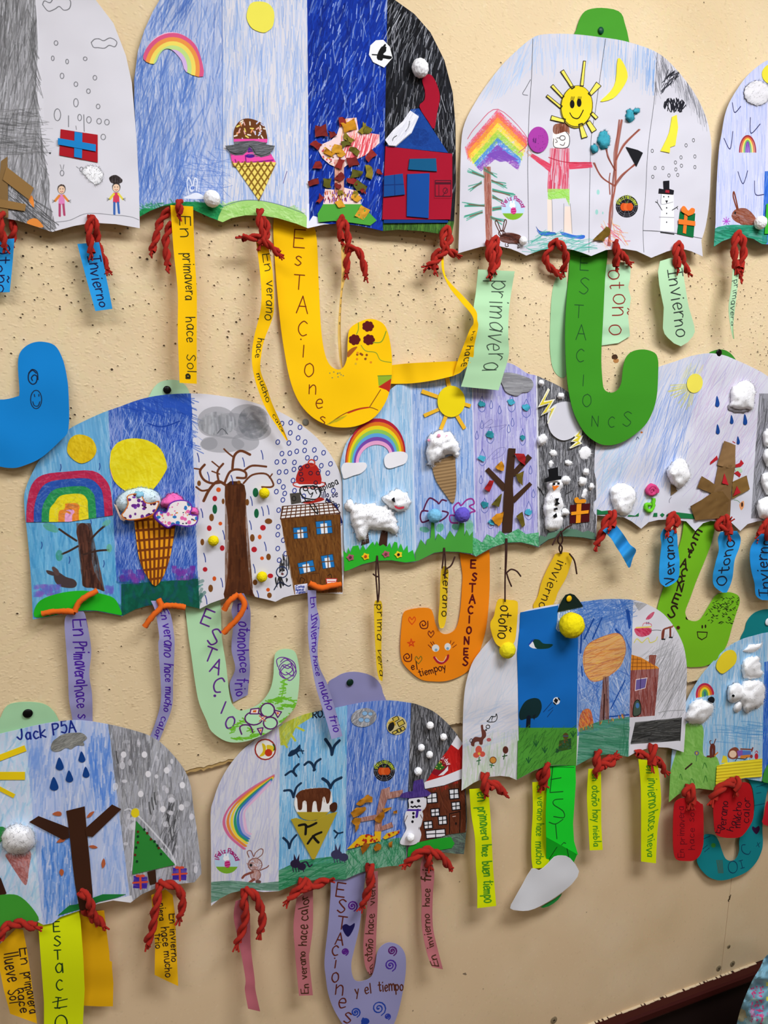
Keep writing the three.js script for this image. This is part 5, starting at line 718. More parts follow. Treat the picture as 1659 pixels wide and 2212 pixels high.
  u.puff('pink_tuft', [350, 1094, 356, 1074, 374, 1066, 392, 1074, 400, 1092, 424, 1098, 428, 1112, 410, 1112], 0.012, { parent: ice, mat: M('#f470b8', { roughness: 1 }), lift: 0.002 });
  const A = sm([262, 1112, 268, 1104, 276, 1088, 274, 1072, 290, 1066, 306, 1070, 314, 1084, 328, 1086, 344, 1082, 340, 1098, 330, 1112, 310, 1120, 286, 1124, 270, 1122], true, 3), B = sm([334, 1112, 344, 1102, 358, 1106, 366, 1088, 384, 1080, 406, 1082, 416, 1096, 412, 1110, 428, 1114, 424, 1132, 404, 1138, 376, 1134, 362, 1140, 340, 1124], true, 3);
  D.f(A, '#f4ece6').f(B, '#f4ece8').dots(A, ['#6a2a8a', '#7a3aa8', '#4a1a3a'], 44, 2, 5).dots(B, ['#e88a3a', '#2a2a4a', '#e86aa0'], 70, 1, 2).dots(B, ['#2f7abf', '#e86aa8', '#2f6aaf'], 26, 3, 5);
  D.l(A, '#d8741c', 4, true).l(B, '#6a2fa8', 5, true);
  u.cut('spotted_paper', A, true, 0.0175, { parent: ice }); u.cut('spotted_paper', B, true, 0.0175, { parent: ice });
  u.cut('spotted_paper', [246, 1088, 252, 1092, 260, 1112, 276, 1118, 268, 1126, 260, 1122], '#e8c8b4', 0.007, { parent: ice });
  D.f([60, 1260, 268, 1260, 268, 1345, 60, 1345], '#25b51e'); u.cut('grass_hill', sm([74, 1332, 78, 1308, 96, 1292, 136, 1280, 180, 1276, 216, 1282, 246, 1292, 258, 1312, 263, 1328, 246, 1326, 209, 1319, 173, 1319, 136, 1325, 100, 1332], true, 3), true, 0.0012);
  for (const [x, y] of [[571, 1065], [461, 1168], [566, 1246]]) u.ball('yellow_pompom', x, y, 11, '#f0dc10', { spike: 0.08 });
  u.tab([318, 880, 324, 852, 340, 829, 361, 821, 385, 822, 402, 834, 410, 852, 412, 880], '#b9e2ba');
  pin(361, 842, 0.0045, 8.5, '#0b0b0b', 'black push pin in the pale green tab of the square-rainbow umbrella');
  u.handle(sm([402, 1290, 405, 1356, 413, 1414, 421, 1471, 430, 1518, 446, 1556, 457, 1580, 488, 1601, 523, 1603, 562, 1591, 600, 1568, 627, 1541, 641, 1518, 647, 1464, 644, 1429, 635, 1406, 612, 1402, 596, 1410, 592, 1429, 590, 1464, 581, 1495, 558, 1522, 523, 1535, 506, 1527, 496, 1502, 488, 1433, 479, 1375, 473, 1285, 440, 1282], true, 4), '#b4dfae', (H) => {
    const ink = '#5f2a86'; [['E', 432, 1348, 36], ['S', 446, 1390, 36], ['T', 438, 1425, 28], ['A', 452, 1452, 30], ['C', 456, 1492, 32], ['|', 476, 1538, 26], ['O', 484, 1570, 26]].forEach(([c, x, y, s]) => H.t(c, x, y, s, ink, { lw: 3.2, ang: 22 })); H.e(464, 1503, 3, 3, ink);
    H.c([600, 1440, 598, 1425, 612, 1420, 634, 1430, 638, 1450, 620, 1466, 604, 1456, 612, 1436, 632, 1446, 616, 1458, 602, 1442, 622, 1426, 640, 1450, 626, 1470, 606, 1452, 628, 1434, 634, 1460, 618, 1452], '#6a2f92', 2).c([606, 1430, 616, 1422, 630, 1434, 622, 1444, 610, 1438], '#6a2f92', 2);
    const vine = [[614, 1468, 610, 1500, 600, 1520], [640, 1520, 614, 1508, 590, 1512, 570, 1524, 560, 1534], [640, 1530, 622, 1522, 604, 1530], [500, 1580, 520, 1560, 540, 1550], [505, 1596, 540, 1592, 570, 1584], [540, 1575, 550, 1590], [628, 1545, 608, 1560]];
    for (const v of vine) { const q = sm(v, false, 7); H.l(q, '#7ac23a', 2.4); for (const [x, y] of q) H.l([x - rr(3, 8), y - rr(-4, 4), x + rr(3, 8), y + rr(-4, 4)], '#6fbe2c', 2.6); }
    for (const [x, y, a, b] of [[578, 1534, 15, 15], [548, 1552, 19, 14], [584, 1562, 15, 13]]) H.e(x, y, a, b, '#b9e8b8').o(x, y, a, b, '#5a1f66', 3);
    for (const a of [[542, 1532, 560, 1530, 558, 1542, 540, 1542], [592, 1534, 608, 1538, 600, 1550], [556, 1574, 568, 1572, 564, 1588]]) H.f(a, '#f4e2da').l(a, '#5a1f66', 2.6, true).f(pr(a).map(([x, y], i, q) => { const cx = q.reduce((s, p) => s + p[0], 0) / q.length, cy = q.reduce((s, p) => s + p[1], 0) / q.length; return [cx + (x - cx) * 0.4, cy + (y - cy) * 0.4]; }), '#d8641c');
    H.e(567, 1552, 5, 4, '#f4e2da').l([560, 1546, 574, 1558], '#c86a4a', 2).l([560, 1558, 574, 1546], '#c86a4a', 2).c([522, 1586, 518, 1572, 526, 1566, 540, 1568, 546, 1582], '#5a1f66', 3);
  }, (x, y) => 0.003 + 0.014 * Math.max(0, (y - 1330) / 270) + 0.0015 * noise(x * 0.01, y * 0.006, 5));
  const lav = '#a29fcb', ink = '#4a1f9a', O = { mat: ORANGE_YARN, ply: 1, r: 6, fuzz: 0.0009 };
  stripTag({ label: 'wide lavender strip reading En Primavera hace s, under the green paper hill', group: G2, rows: [[156, 1321, 180, 1321], [140, 1338, 186, 1336], [143, 1402, 197, 1402], [147, 1456, 193, 1456], [149, 1510, 199, 1502], [158, 1562, 200, 1562]], z: [0.02, 0.017, 0.013, 0.012, 0.008, 0.001], color: lav, text: [['En', 0.08, 0.66, 34, ink, { lw: 3.2, to: 0.24 }], ['Primavera', 0.28, 0.66, 32, ink, { lw: 3, to: 0.66 }], ['hace s', 0.67, 0.7, 28, ink, { lw: 2.8, to: 0.97 }]], ties: [[[210, 1276, 0.02], [188, 1288, 0.024], [170, 1302, 0.024], [162, 1322, 0.026]], [[162, 1322, 0.026], [140, 1320, 0.022], [116, 1321, 0.021], [90, 1326, 0.02]]], yo: O });
  stripTag({ label: 'lavender strip reading En verano hace mucho calor, curving to the dark grey sky', group: G2, rows: [[326, 1298, 345, 1298], [336, 1323, 367, 1323], [344, 1375, 376, 1371], [342, 1394, 377, 1402], [347, 1471, 374, 1471], [347, 1518, 372, 1525], [336, 1560, 357, 1568], [324, 1592, 343, 1603]], z: [0.02, 0.018, 0.02, 0.018, 0.014, 0.01, 0.006, 0.002], color: lav, text: [['En', 0.07, 0.66, 20, ink, { lw: 2.6, to: 0.16 }], ['verano', 0.18, 0.66, 24, ink, { lw: 2.6, to: 0.42 }], ['hace mucho', 0.46, 0.66, 24, ink, { lw: 2.6, to: 0.8 }], ['calor', 0.83, 0.66, 22, ink, { lw: 2.4, to: 1 }]], ties: [[[342, 1294, 0.018], [348, 1310, 0.022], [330, 1330, 0.024], [312, 1354, 0.024]], [[346, 1310, 0.022], [372, 1308, 0.018], [400, 1312, 0.017]]], yo: O });
  stripTag({ label: 'lavender strip reading En otono hace frio, inside the pale green handle', group: G2, rows: [[511, 1282, 527, 1282], [500, 1317, 540, 1313], [504, 1345, 541, 1350], [500, 1402, 538, 1400], [508, 1444, 540, 1444], [496, 1479, 537, 1479], [504, 1517, 535, 1501]], z: [0.02, 0.017, 0.014, 0.012, 0.01, 0.006, 0.003], color: '#9793c0', text: [['En', 0.1, 0.66, 20, ink, { lw: 2.6, to: 0.22 }], ['otono', 0.27, 0.66, 28, ink, { lw: 2.8, to: 0.53 }], ['hace frio', 0.54, 0.68, 26, ink, { lw: 2.8, to: 0.99 }]], ties: [[[514, 1284, 0.022], [496, 1298, 0.026], [484, 1318, 0.024]], [[516, 1284, 0.023], [528, 1305, 0.03], [514, 1335, 0.032], [498, 1352, 0.031], [482, 1368, 0.03]]], yo: O });
  stripTag({ label: 'long lavender strip reading En Invierno hace mucho frio, ending over the birds', group: G2, rows: [[664, 1275, 683, 1275], [666, 1317, 684, 1311], [665, 1360, 691, 1344], [668, 1402, 686, 1402], [674, 1440, 690, 1440], [682, 1482, 706, 1475], [694, 1522, 720, 1518], [706, 1560, 731, 1557], [716, 1597, 740, 1590]], z: [0.02, 0.018, 0.02, 0.022, 0.022, 0.02, 0.018, 0.018, 0.02], color: lav, text: [['En Invierno', 0.05, 0.68, 22, ink, { lw: 2.5, to: 0.42 }], ['hace', 0.44, 0.68, 20, ink, { lw: 2.4, to: 0.58 }], ['mucho frio', 0.62, 0.68, 22, ink, { lw: 2.5, to: 0.97 }]], ties: [[[736, 1262, 0.021], [712, 1266, 0.023], [692, 1270, 0.024], [668, 1260, 0.02]]], yo: O });
}
// ------------------------------------------------------------ centre: cotton sheep and snowman; orange handle
{
  const u = new Umbrella('paper umbrella with a cotton-wool sheep, cut-out rainbow and cotton snowman, orange smiling handle', sm([743, 1175, 741, 1092, 740, 1040, 735, 1009, 741, 977, 755, 946, 793, 909, 824, 869, 836, 851, 855, 832, 890, 818, 940, 806, 990, 795, 1040, 787, 1089, 783, 1108, 787, 1125, 797, 1140, 807, 1158, 811, 1181, 821, 1204, 832, 1222, 843, 1244, 862, 1270, 900, 1286, 950, 1290, 1000, 1291, 1050, 1288, 1168], false, 3).concat(pr([1260, 1162, 1235, 1160, 1208, 1159, 1185, 1166, 1162, 1183, 1146, 1177, 1125, 1172, 1094, 1173, 1062, 1184, 1028, 1203, 1019, 1198, 990, 1193, 959, 1192, 938, 1195, 898, 1214, 876, 1216, 845, 1211, 814, 1212, 782, 1220, 750, 1233])), [[886, 815, 898, 1214], [1018, 790, 1028, 1203], [1157, 811, 1164, 1183]], { base: 0.005, flare: 0.008, bg: '#dadce6' });
  const C = u.C;
  C.p([730, 800, 888, 800, 898, 1230, 730, 1240], ['#9cc8e8', '#7db4dc', '#c4def0', '#5fa0d0'], { ang: 90, jit: 5, len: 60, lw: 2.6, al: 0.48, dens: 1.9 }).p([886, 800, 1020, 780, 1028, 1210, 898, 1210], ['#6f98d4', '#4f7ec8', '#b8cdee', '#8fb0e0'], { ang: 90, jit: 3, len: 50, lw: 2.6, al: 0.5, dens: 1.9 }).p([1018, 780, 1158, 780, 1164, 1190, 1028, 1205], ['#a49fda', '#8c88cc', '#c9c6ee', '#7a76c0'], { ang: 90, jit: 3, len: 50, lw: 2.6, al: 0.5, dens: 1.8 }).p([1158, 790, 1300, 850, 1292, 1180, 1162, 1190], ['#2e2e30', '#4c4c4e', '#6a6a6c', '#1a1a1c'], { ang: 90, jit: 6, len: 26, lw: 2.2, al: 0.5, dens: 2.4 });
  C.l([1159, 810, 1165, 1183], '#ececf2', 4, false, 0.9).l([1289, 960, 1290, 1168], '#ececf2', 4, false, 0.9).l([888, 815, 898, 1213], '#d8e2f2', 3, false, 0.8).l([1020, 800, 1027, 1150], '#dcdcf0', 3, false, 0.8).p([1158, 790, 1300, 850, 1292, 1180, 1162, 1190], '#d8d8da', { ang: 90, jit: 8, len: 14, lw: 1.2, al: 0.5, dens: 0.3 });
  // raindrops in pen
  const drop = (x, y, w, h) => C.c([x, y - h, x + w * 0.7, y - h * 0.1, x + w * 0.8, y + h * 0.6, x, y + h, x - w * 0.8, y + h * 0.6, x - w * 0.7, y - h * 0.1, x, y - h], '#5560ae', 1.3);
  const big = [[1041, 873, 9, 17], [1105, 872, 9, 18], [1137, 882, 11, 20], [1059, 940, 9, 18], [1129, 944, 7, 18], [1042, 988, 9, 18], [1047, 1092, 9, 16], [1142, 1103, 10, 20], [1060, 1132, 7, 10]]; for (const b of big) drop(...b);
  for (const [x, y] of [[1061, 874], [1079, 885], [1041, 917], [1099, 926], [1107, 912], [1030, 940], [1146, 1015], [1039, 1036], [1152, 1066]]) drop(x, y, 4, 9);
  C.c([1040, 922, 1060, 906, 1064, 914, 1048, 924, 1080, 920, 1094, 918, 1080, 928], '#6a66a0', 1, false, 0.7).c([1052, 992, 1074, 970, 1092, 968, 1084, 984, 1062, 992, 1078, 976], '#6a66a0', 1, false, 0.7);
  // pen flowers
  for (const [a, k] of [[[914, 1104, 922, 1084, 930, 1076, 944, 1084, 948, 1088, 955, 1080, 964, 1082], '#5a1f46'], [[924, 1104, 912, 1104, 908, 1116, 912, 1128, 926, 1124], '#5a1f46'], [[950, 1126, 962, 1118, 968, 1108, 956, 1104], '#5a1f46'], [[982, 1108, 980, 1096, 990, 1086, 996, 1092, 1008, 1080, 1020, 1078, 1024, 1088, 1014, 1094, 1026, 1104, 1016, 1108, 1010, 1126], '#9a2f86'], [[984, 1114, 972, 1114, 974, 1128, 988, 1130], '#9a2f86']]) C.c(a, k, 3.6);
  C.p(ell(917, 1144, 11, 6, 0.2), '#4fae7a', { len: 14, lw: 3 }).p(ell(950, 1140, 8, 10, 0.6), '#4fae7a', { len: 14, lw: 3 }).p(ell(985, 1138, 9, 7, 0.2), '#4fae7a', { len: 14, lw: 3 }).p(ell(1014, 1136, 9, 6, -0.5), '#4fae7a', { len: 14, lw: 3 }).p(ell(1014, 1140, 9, 18), '#7cc49a', { len: 14, lw: 3, al: 0.5 });
  C.l([1166, 1056, 1174, 1070], '#222', 3).l([1222, 1068, 1236, 1060], '#333', 2.4).l([1166, 1062, 1162, 1052], '#222', 2);
  u.panels();
  const D = u.D;
  // rainbow and clouds
  D.f([740, 910, 880, 910, 880, 1005, 740, 1005], '#eaa6cc'); arcBands(D, 811, 1000, 65, 86, ['#b02034', '#e2761c', '#ecd41c', '#8fc85a', '#5fa8dc', '#7a4aa8', '#eaa6cc'], 9.6, Math.PI * 0.95, Math.PI * 2.05); arcBands(D, 811, 1000, 8, 20, ['#f0b8d8'], 8);
  const arch = []; for (let i = 0; i <= 20; i++) { const a = Math.PI + Math.PI * i / 20; arch.push([811 + 65 * Math.cos(a), 1000 + 85 * Math.sin(a) - (i / 20) * 22]); } for (let i = 20; i >= 0; i--) { const a = Math.PI + Math.PI * i / 20; arch.push([808 + 33 * Math.cos(a), 1000 + 30 * Math.sin(a) - (i / 20) * 18]); }
  D.f(arch, '#f0b0d2'); ['#b02034', '#e2761c', '#ecd41c', '#8fc85a', '#5fa8dc', '#7a4aa8', '#eda8d0'].forEach((k, b) => { const q = []; for (let i = -1; i <= 21; i++) { const a = Math.PI + Math.PI * i / 20, f = (b + 0.5) / 7, rx = 65 - 32 * f, ry = 85 - 55 * f; q.push([811 - 3 * f + rx * Math.cos(a), 1000 + ry * Math.sin(a) - (i / 20) * (22 - 4 * f)]); } D.l(q, k, b < 1 ? 11 : 8.6); });
  u.cut('rainbow', arch, true, 0.001);
  u.cut('paper_cloud', sm([737, 1012, 744, 1000, 764, 1000, 778, 999, 790, 1000, 792, 1010, 780, 1022, 764, 1027, 744, 1034, 740, 1026], true, 3), '#eceaec', 0.002); u.cut('paper_cloud', sm([830, 990, 838, 980, 852, 976, 872, 976, 881, 984, 876, 1000, 862, 1006, 842, 1012, 832, 1006], true, 3), '#f0eef0', 0.002);
  // sheep of cotton wool
  const sheep = u.puff('cotton_sheep', [760, 1095, 780, 1088, 810, 1088, 838, 1096, 852, 1108, 856, 1130, 862, 1150, 850, 1156, 836, 1148, 800, 1146, 786, 1166, 776, 1168, 766, 1150, 760, 1130], 0.016, { amp: 5, lump: 0.35 });
  u.puff('head', [826, 1078, 842, 1064, 860, 1058, 878, 1066, 886, 1084, 880, 1100, 866, 1106, 850, 1100, 834, 1090], 0.016, { parent: sheep, amp: 3 }); u.puff('tail', [745, 1092, 752, 1080, 762, 1082, 766, 1098, 758, 1106, 748, 1102], 0.01, { parent: sheep, amp: 2 });
  for (const a of [[788, 1146, 794, 1146, 798, 1172, 786, 1176, 780, 1178], [824, 1146, 838, 1146, 836, 1180, 818, 1178]]) u.cut('leg', a, '#3f2619', 0.0012, { parent: sheep });
  u.cut('eye', [846, 1078, 852, 1074, 854, 1086, 848, 1082], '#15131a', 0.0185, { parent: sheep, cell: 5 }); u.cut('mouth', sm([853, 1092, 862, 1096, 872, 1094, 872, 1098, 862, 1100, 854, 1097]), '#c8384a', 0.018, { parent: sheep, cell: 5 });
  // grass with flowers
  const g1 = pr([744, 1234, 742, 1190, 750, 1196, 752, 1182, 757, 1194, 762, 1180, 774, 1178, 778, 1190, 784, 1176, 790, 1188, 800, 1176, 806, 1170, 810, 1180, 814, 1168, 820, 1180, 828, 1176, 836, 1182, 842, 1172, 846, 1186, 852, 1170, 858, 1172, 860, 1188, 866, 1174, 872, 1190, 880, 1178, 882, 1194, 892, 1188, 898, 1212, 876, 1215, 845, 1210, 814, 1211, 782, 1219, 752, 1232]);
  const grass = u.cut('grass_strip', g1, '#2fb52a', 0.003);
  for (const [x, y, k, m2] of [[757, 1204, '#a8606a', '#5a2a3a'], [790, 1202, '#f0c81c', '#c8401c'], [834, 1197, '#b8606a', '#7a3a44'], [861, 1198, '#f0d02c', '#2a2018']]) { const f = u.cut('paper_flower', sm(ell(x, y, 9, 8, 0, 10).map(([a, b], i) => i % 2 ? [a, b] : [x + (a - x) * 0.72, y + (b - y) * 0.72]), true, 3), k, 0.0042, { parent: grass, cell: 8 }); u.cut('flower_centre', ell(x, y, 3, 3, 0, 10), m2, 0.005, { parent: grass, cell: 8 }); }
  const g2 = pr([898, 1212, 897, 1194, 904, 1180, 909, 1165, 920, 1178, 922, 1166, 930, 1162, 932, 1126, 938, 1126, 940, 1168, 946, 1152, 962, 1166, 972, 1146, 982, 1160, 990, 1146, 994, 1130, 1003, 1130, 1003, 1158, 1008, 1144, 1014, 1158, 1022, 1148, 1021, 1196, 990, 1192, 959, 1191, 938, 1194, 904, 1211]);
  u.cut('grass_strip', g2, '#48a03a', 0.0028);
  D.p([1010, 1130, 1180, 1130, 1180, 1210, 1010, 1210], ['#3f9f62', '#5ab87c', '#8cccA4', '#2f8a52'], { ang: 40, jit: 60, len: 24, lw: 3, al: 0.7, dens: 3 });
  u.cut('grass_strip', [1022, 1198, 1020, 1160, 1030, 1164, 1042, 1172, 1052, 1154, 1068, 1162, 1080, 1146, 1092, 1156, 1120, 1142, 1136, 1154, 1164, 1150, 1164, 1181, 1146, 1176, 1125, 1171, 1094, 1172, 1062, 1183, 1028, 1202], true, 0.0022);
  u.cut('grass_strip', [1163, 1180, 1166, 1156, 1180, 1160, 1184, 1152, 1200, 1148, 1212, 1142, 1232, 1142, 1246, 1144, 1260, 1150, 1270, 1146, 1285, 1152, 1287, 1166, 1260, 1161, 1235, 1159, 1208, 1158, 1185, 1165], '#5a8068', 0.0022);
  // sun, ice cream, flowers
  const sun = u.cut('sun', ell(975, 867, 30, 34), '#f2d80e', 0.003);
  for (const r of [[946, 857, 911, 845, 8, 9], [948, 884, 916, 898, 7, 8], [964, 898, 952, 928, 8, 8], [986, 896, 1004, 926, 8, 8], [1003, 873, 1017, 877, 8, 8], [970, 834, 966, 816, 9, 9]]) u.cut('ray', bar(...r), '#f0b92c', 0.0018, { parent: sun });
  const corr = (x, y) => 0.0011 * (0.5 + 0.5 * Math.sin((y + x * 0.16) / 7.2 * 2 * Math.PI));
  { ORG = u.org; const cone = mesh(u.o, 'corrugated_cone', sheet(sm([934, 1000, 946, 994, 980, 984, 984, 1006, 986, 1040, 984, 1070, 978, 1088, 962, 1068, 944, 1042, 936, 1020], true, 3), (x, y) => u.z(x, y) + 0.0016 + corr(x, y), { cell: 1.9, t: 0.0006 }), M('#9a7c55', { roughness: 1 })); u.puff('cotton_scoop', [922, 990, 920, 966, 930, 940, 950, 932, 972, 936, 986, 952, 992, 976, 984, 986, 966, 982, 944, 998, 936, 1006, 926, 1004], 0.018, { parent: cone, amp: 5, lump: 0.45, lift: 0.002 }); for (const [x, y, r] of [[948, 941, 4], [926, 951, 3], [965, 943, 3], [948, 956, 5], [958, 959, 3], [940, 958, 2]]) { ORG = u.org; u.ball('pink_fleck', x, y, r, '#f0a0c0', { parent: cone, lift: 0.0155, squash: 0.5 }); } }
  u.ball('blue_pompom', 939, 1114, 15, '#7cbfe0', { spike: 0.08 }); u.ball('violet_pompom', 999, 1112, 16, '#6a5ac8', { spike: 0.08 });
  // drops of tissue
  for (const [x, y, r, k] of [[1041, 872, 8, 0], [1105, 868, 8, 1], [1137, 880, 9, 1], [1059, 939, 9, 0], [1129, 945, 6, 0], [1041, 990, 8, 1], [1047, 1090, 8, 0], [1141, 1106, 8, 1], [1061, 1129, 7, 1]]) u.cut('tissue_drop', rough(ell(x, y, r, r * 0.8, 0.4, 8), 2.4, 0.3, 2), ['#2c8a96', '#45a8c0'][k], 0.0012, { cell: 4, crumple: 0.0014, t: 0.0002 });
  // tree
  const tr = u.cut('paper_tree', [1085, 1151, 1088, 1080, 1092, 1030, 1098, 970, 1099, 968, 1114, 969, 1111, 1010, 1108, 1050, 1110, 1090, 1106, 1150], '#3f2819', 0.002);
  for (const b of [[1092, 1056, 1052, 1013, 14, 10], [1108, 1026, 1145, 985, 12, 12], [1108, 1082, 1147, 1044, 12, 8]]) u.cut('branch', bar(...b), '#432b1b', 0.0016, { parent: tr });
  for (const [a, k] of [[[1110, 979, 1132, 980, 1136, 988, 1134, 1006, 1120, 994], '#a01c20'], [[1070, 1010, 1083, 995, 1090, 1006, 1088, 1018, 1078, 1016], '#c8861c'], [[1045, 1056, 1058, 1038, 1068, 1038, 1058, 1064], '#a01c20'], [[1114, 1026, 1131, 1018, 1128, 1049, 1120, 1040], '#6a5a1c'], [[1062, 1090, 1080, 1068, 1085, 1066, 1078, 1096], '#5a5218'], [[1061, 1120, 1072, 1110, 1088, 1106, 1084, 1128, 1078, 1138, 1068, 1130], '#d08a1c'], [[1115, 1114, 1129, 1105, 1135, 1134, 1128, 1140], '#63561a']]) u.cut('tissue_leaf', rag(a, 1.2), k, 0.0032, { parent: tr, cell: 4.5, crumple: 0.002, t: 0.0002 });
  // winter: cloud, lightning, snow, snowman, gift
  D.f([1085, 780, 1156, 780, 1156, 858, 1085, 858], '#9a9a9c').p([1080, 780, 1158, 780, 1158, 858, 1080, 858], ['#7c7c80', '#b4b4b6', '#8a8a8c'], { ang: 2, jit: 5, len: 50, lw: 2, al: 0.6, dens: 2 });
  u.cut('grey_cloud', sm([1078, 812, 1090, 805, 1110, 806, 1130, 812, 1148, 820, 1152, 834, 1142, 846, 1128, 848, 1118, 855, 1104, 852, 1092, 845, 1086, 832], true, 3), true, 0.002);
  u.cut('white_cloud', sm([1182, 905, 1188, 884, 1204, 871, 1230, 868, 1252, 884, 1258, 916, 1250, 936, 1226, 950, 1208, 949, 1190, 934], true, 3), '#dcdbe2', 0.003);
  const bolt = (a, b) => { const q = u.cut('lightning_bolt', a, '#f4f2dc', 0.0042); u.cut('yellow_core', b, '#e8d63a', 0.0048, { parent: q }); };
  bolt([1184, 838, 1188, 842, 1176, 866, 1199, 862, 1186, 884, 1203, 876, 1184, 916, 1182, 914, 1193, 886, 1168, 898, 1186, 872, 1162, 880], [1185, 843, 1174, 869, 1194, 865, 1180, 890, 1198, 880, 1186, 904, 1192, 884, 1172, 894, 1189, 869, 1166, 876]);
  bolt([1253, 928, 1258, 926, 1256, 942, 1260, 940, 1254, 954, 1258, 958, 1232, 969, 1230, 967, 1244, 955, 1233, 954, 1243, 944, 1240, 942], [1254, 931, 1244, 942, 1250, 944, 1238, 952, 1250, 954, 1234, 966, 1254, 957, 1249, 953, 1256, 941, 1250, 941]);
  for (const [x, y, a, b, d] of [[1170, 827, 6, 6, 0.005], [1211, 856, 7, 7, 0.006], [1171, 950, 10, 14, 0.009], [1195, 978, 8, 7, 0.003], [1264, 978, 13, 14, 0.002], [1228, 999, 7, 6, 0.004], [1190, 1002, 4, 7, 0.002], [1266, 1019, 7, 8, 0.007], [1258, 1040, 9, 10, 0.006], [1278, 1051, 6, 7, 0.006], [1222, 1037, 10, 10, 0.007], [1262, 1066, 5, 10, 0.002]]) u.puff('cotton_snowball', ell(x, y, a, b, 0.4, 10), d, { amp: 1.8, cell: 3.5 });
  const sn = u.puff('cotton_snowman', [1180, 1046, 1184, 1038, 1198, 1034, 1212, 1036, 1216, 1050, 1210, 1062, 1214, 1076, 1218, 1092, 1212, 1104, 1216, 1120, 1212, 1136, 1200, 1146, 1184, 1146, 1176, 1134, 1178, 1116, 1174, 1100, 1176, 1076, 1184, 1062], 0.013, { amp: 2, lump: 0.3 });
  u.puff('cotton_arm', ell(1221, 1106, 9, 8), 0.01, { parent: sn });
  u.cut('hat', [1178, 1042, 1178, 1034, 1186, 1030, 1184, 1014, 1205, 1009, 1206, 1028, 1213, 1028, 1212, 1036, 1196, 1038], '#0f0f12', 0.0145, { parent: sn }); u.cut('nose', [1193, 1050, 1209, 1049, 1197, 1060], '#f07a1c', 0.0155, { parent: sn, cell: 6 });
  for (const a of [[1194, 1043, 1200, 1042, 1199, 1048, 1194, 1048], [1204, 1042, 1209, 1042, 1209, 1047, 1204, 1047], [1199, 1077, 1208, 1076, 1205, 1084, 1210, 1088, 1202, 1092, 1198, 1090, 1202, 1084], [1197, 1098, 1204, 1096, 1205, 1101, 1198, 1102], [1195, 1114, 1202, 1108, 1204, 1116, 1198, 1119]]) u.cut('button', a, '#121214', 0.0155, { parent: sn, cell: 6 });
  const gift = u.cut('gift', [1232, 1091, 1275, 1087, 1273, 1127, 1231, 1131], '#4a0f14', 0.002, { rough: 0.4 });
  u.cut('ribbon', [1246, 1089, 1256, 1088, 1254, 1129, 1244, 1130], '#f09a1c', 0.0028, { parent: gift }); u.cut('ribbon', [1234, 1106, 1272, 1102, 1271, 1109, 1234, 1113], '#f09a1c', 0.0034, { parent: gift }); u.cut('bow', sm([1243, 1086, 1241, 1077, 1248, 1074, 1252, 1079, 1260, 1078, 1266, 1080, 1264, 1086, 1252, 1087], true, 3), '#f09a1c', 0.0034, { parent: gift });
  u.handle(sm([994, 1180, 999, 1240, 998, 1270, 995, 1314, 989, 1348, 980, 1363, 964, 1370, 951, 1365, 941, 1348, 936, 1327, 929, 1315, 910, 1313, 884, 1317, 872, 1324, 868, 1346, 865, 1390, 866, 1416, 871, 1433, 888, 1452, 910, 1468, 936, 1472, 964, 1471, 993, 1461, 1014, 1446, 1030, 1422, 1040, 1396, 1050, 1357, 1056, 1303, 1058, 1238, 1054, 1176, 1024, 1176], true, 4), '#f2890e', (H) => {
    const ink = '#5a0f12'; [['E', 1017, 1227, 17], ['S', 1020, 1254, 15], ['T', 1014, 1279, 17], ['A', 1014, 1302, 17], ['C', 1011, 1326, 15], ['|', 1012, 1346, 14], ['O', 1008, 1368, 15], ['N', 1003, 1391, 16], ['E', 1002, 1414, 15], ['S', 1000, 1438, 17]].forEach(([c, x, y, s]) => H.t(c, x, y, s, ink, { lw: 3.8, ang: 2 }));
    const heart = (x, y, s, k) => H.c([x, y + s, x - s * 0.9, y - s * 0.1, x - s * 0.6, y - s, x, y - s * 0.3, x + s * 0.6, y - s * 1.05, x + s * 0.9, y - s * 0.2, x, y + s], k, 1.8); heart(890, 1341, 8, '#d8400e'); heart(931, 1370, 7, '#6a1a10'); heart(904, 1426, 8, '#7a6a1a');
    for (const [x, y] of [[915, 1348], [880, 1419]]) H.c([x + 9, y - 6, x + 8, y + 8, x - 4, y + 9, x - 8, y - 1, x, y - 7, x + 5, y, x - 1, y + 4, x - 3, y], '#5a1410', 2.2);
    H.l([880, 1388, 896, 1386, 884, 1396, 888, 1380, 894, 1396], '#d8400e', 1.8, true);
    H.e(941, 1400, 8, 8, '#e8e4de').e(942, 1404, 3, 3, '#7aa8c8').e(967, 1397, 7, 8, '#e8e4de').e(967, 1401, 3, 3, '#7aa8c8'); for (const l of [[932, 1400, 925, 1393], [935, 1394, 930, 1387], [938, 1391, 935, 1386], [972, 1390, 974, 1384], [976, 1393, 981, 1387], [978, 1399, 986, 1393]]) H.l(l, '#6a1a10', 1.5); H.c([938, 1420, 946, 1430, 956, 1432, 966, 1424, 968, 1416], '#a81a30', 5).c([941, 1420, 948, 1428, 958, 1429, 964, 1418], '#e8d0c8', 1.4);
    H.t('el', 889, 1448, 16, '#3a0f0c', { lw: 2, ang: -8 }).t('tiempoy', 906, 1461, 15, '#3a0f0c', { lw: 2, ang: -14, fit: 62 });
  }, (x, y) => 0.002 + 0.0015 * (noise(x * 0.01, y * 0.008, 5) + 1) + (y < 1240 ? 0.00006 * (1240 - y) : 0));
  const Y = '#f2ca24', ink = '#2a1c10', S = { mat: BROWN_STRING, ply: 1, r: 1.7, fuzz: 0, name: 'string' };
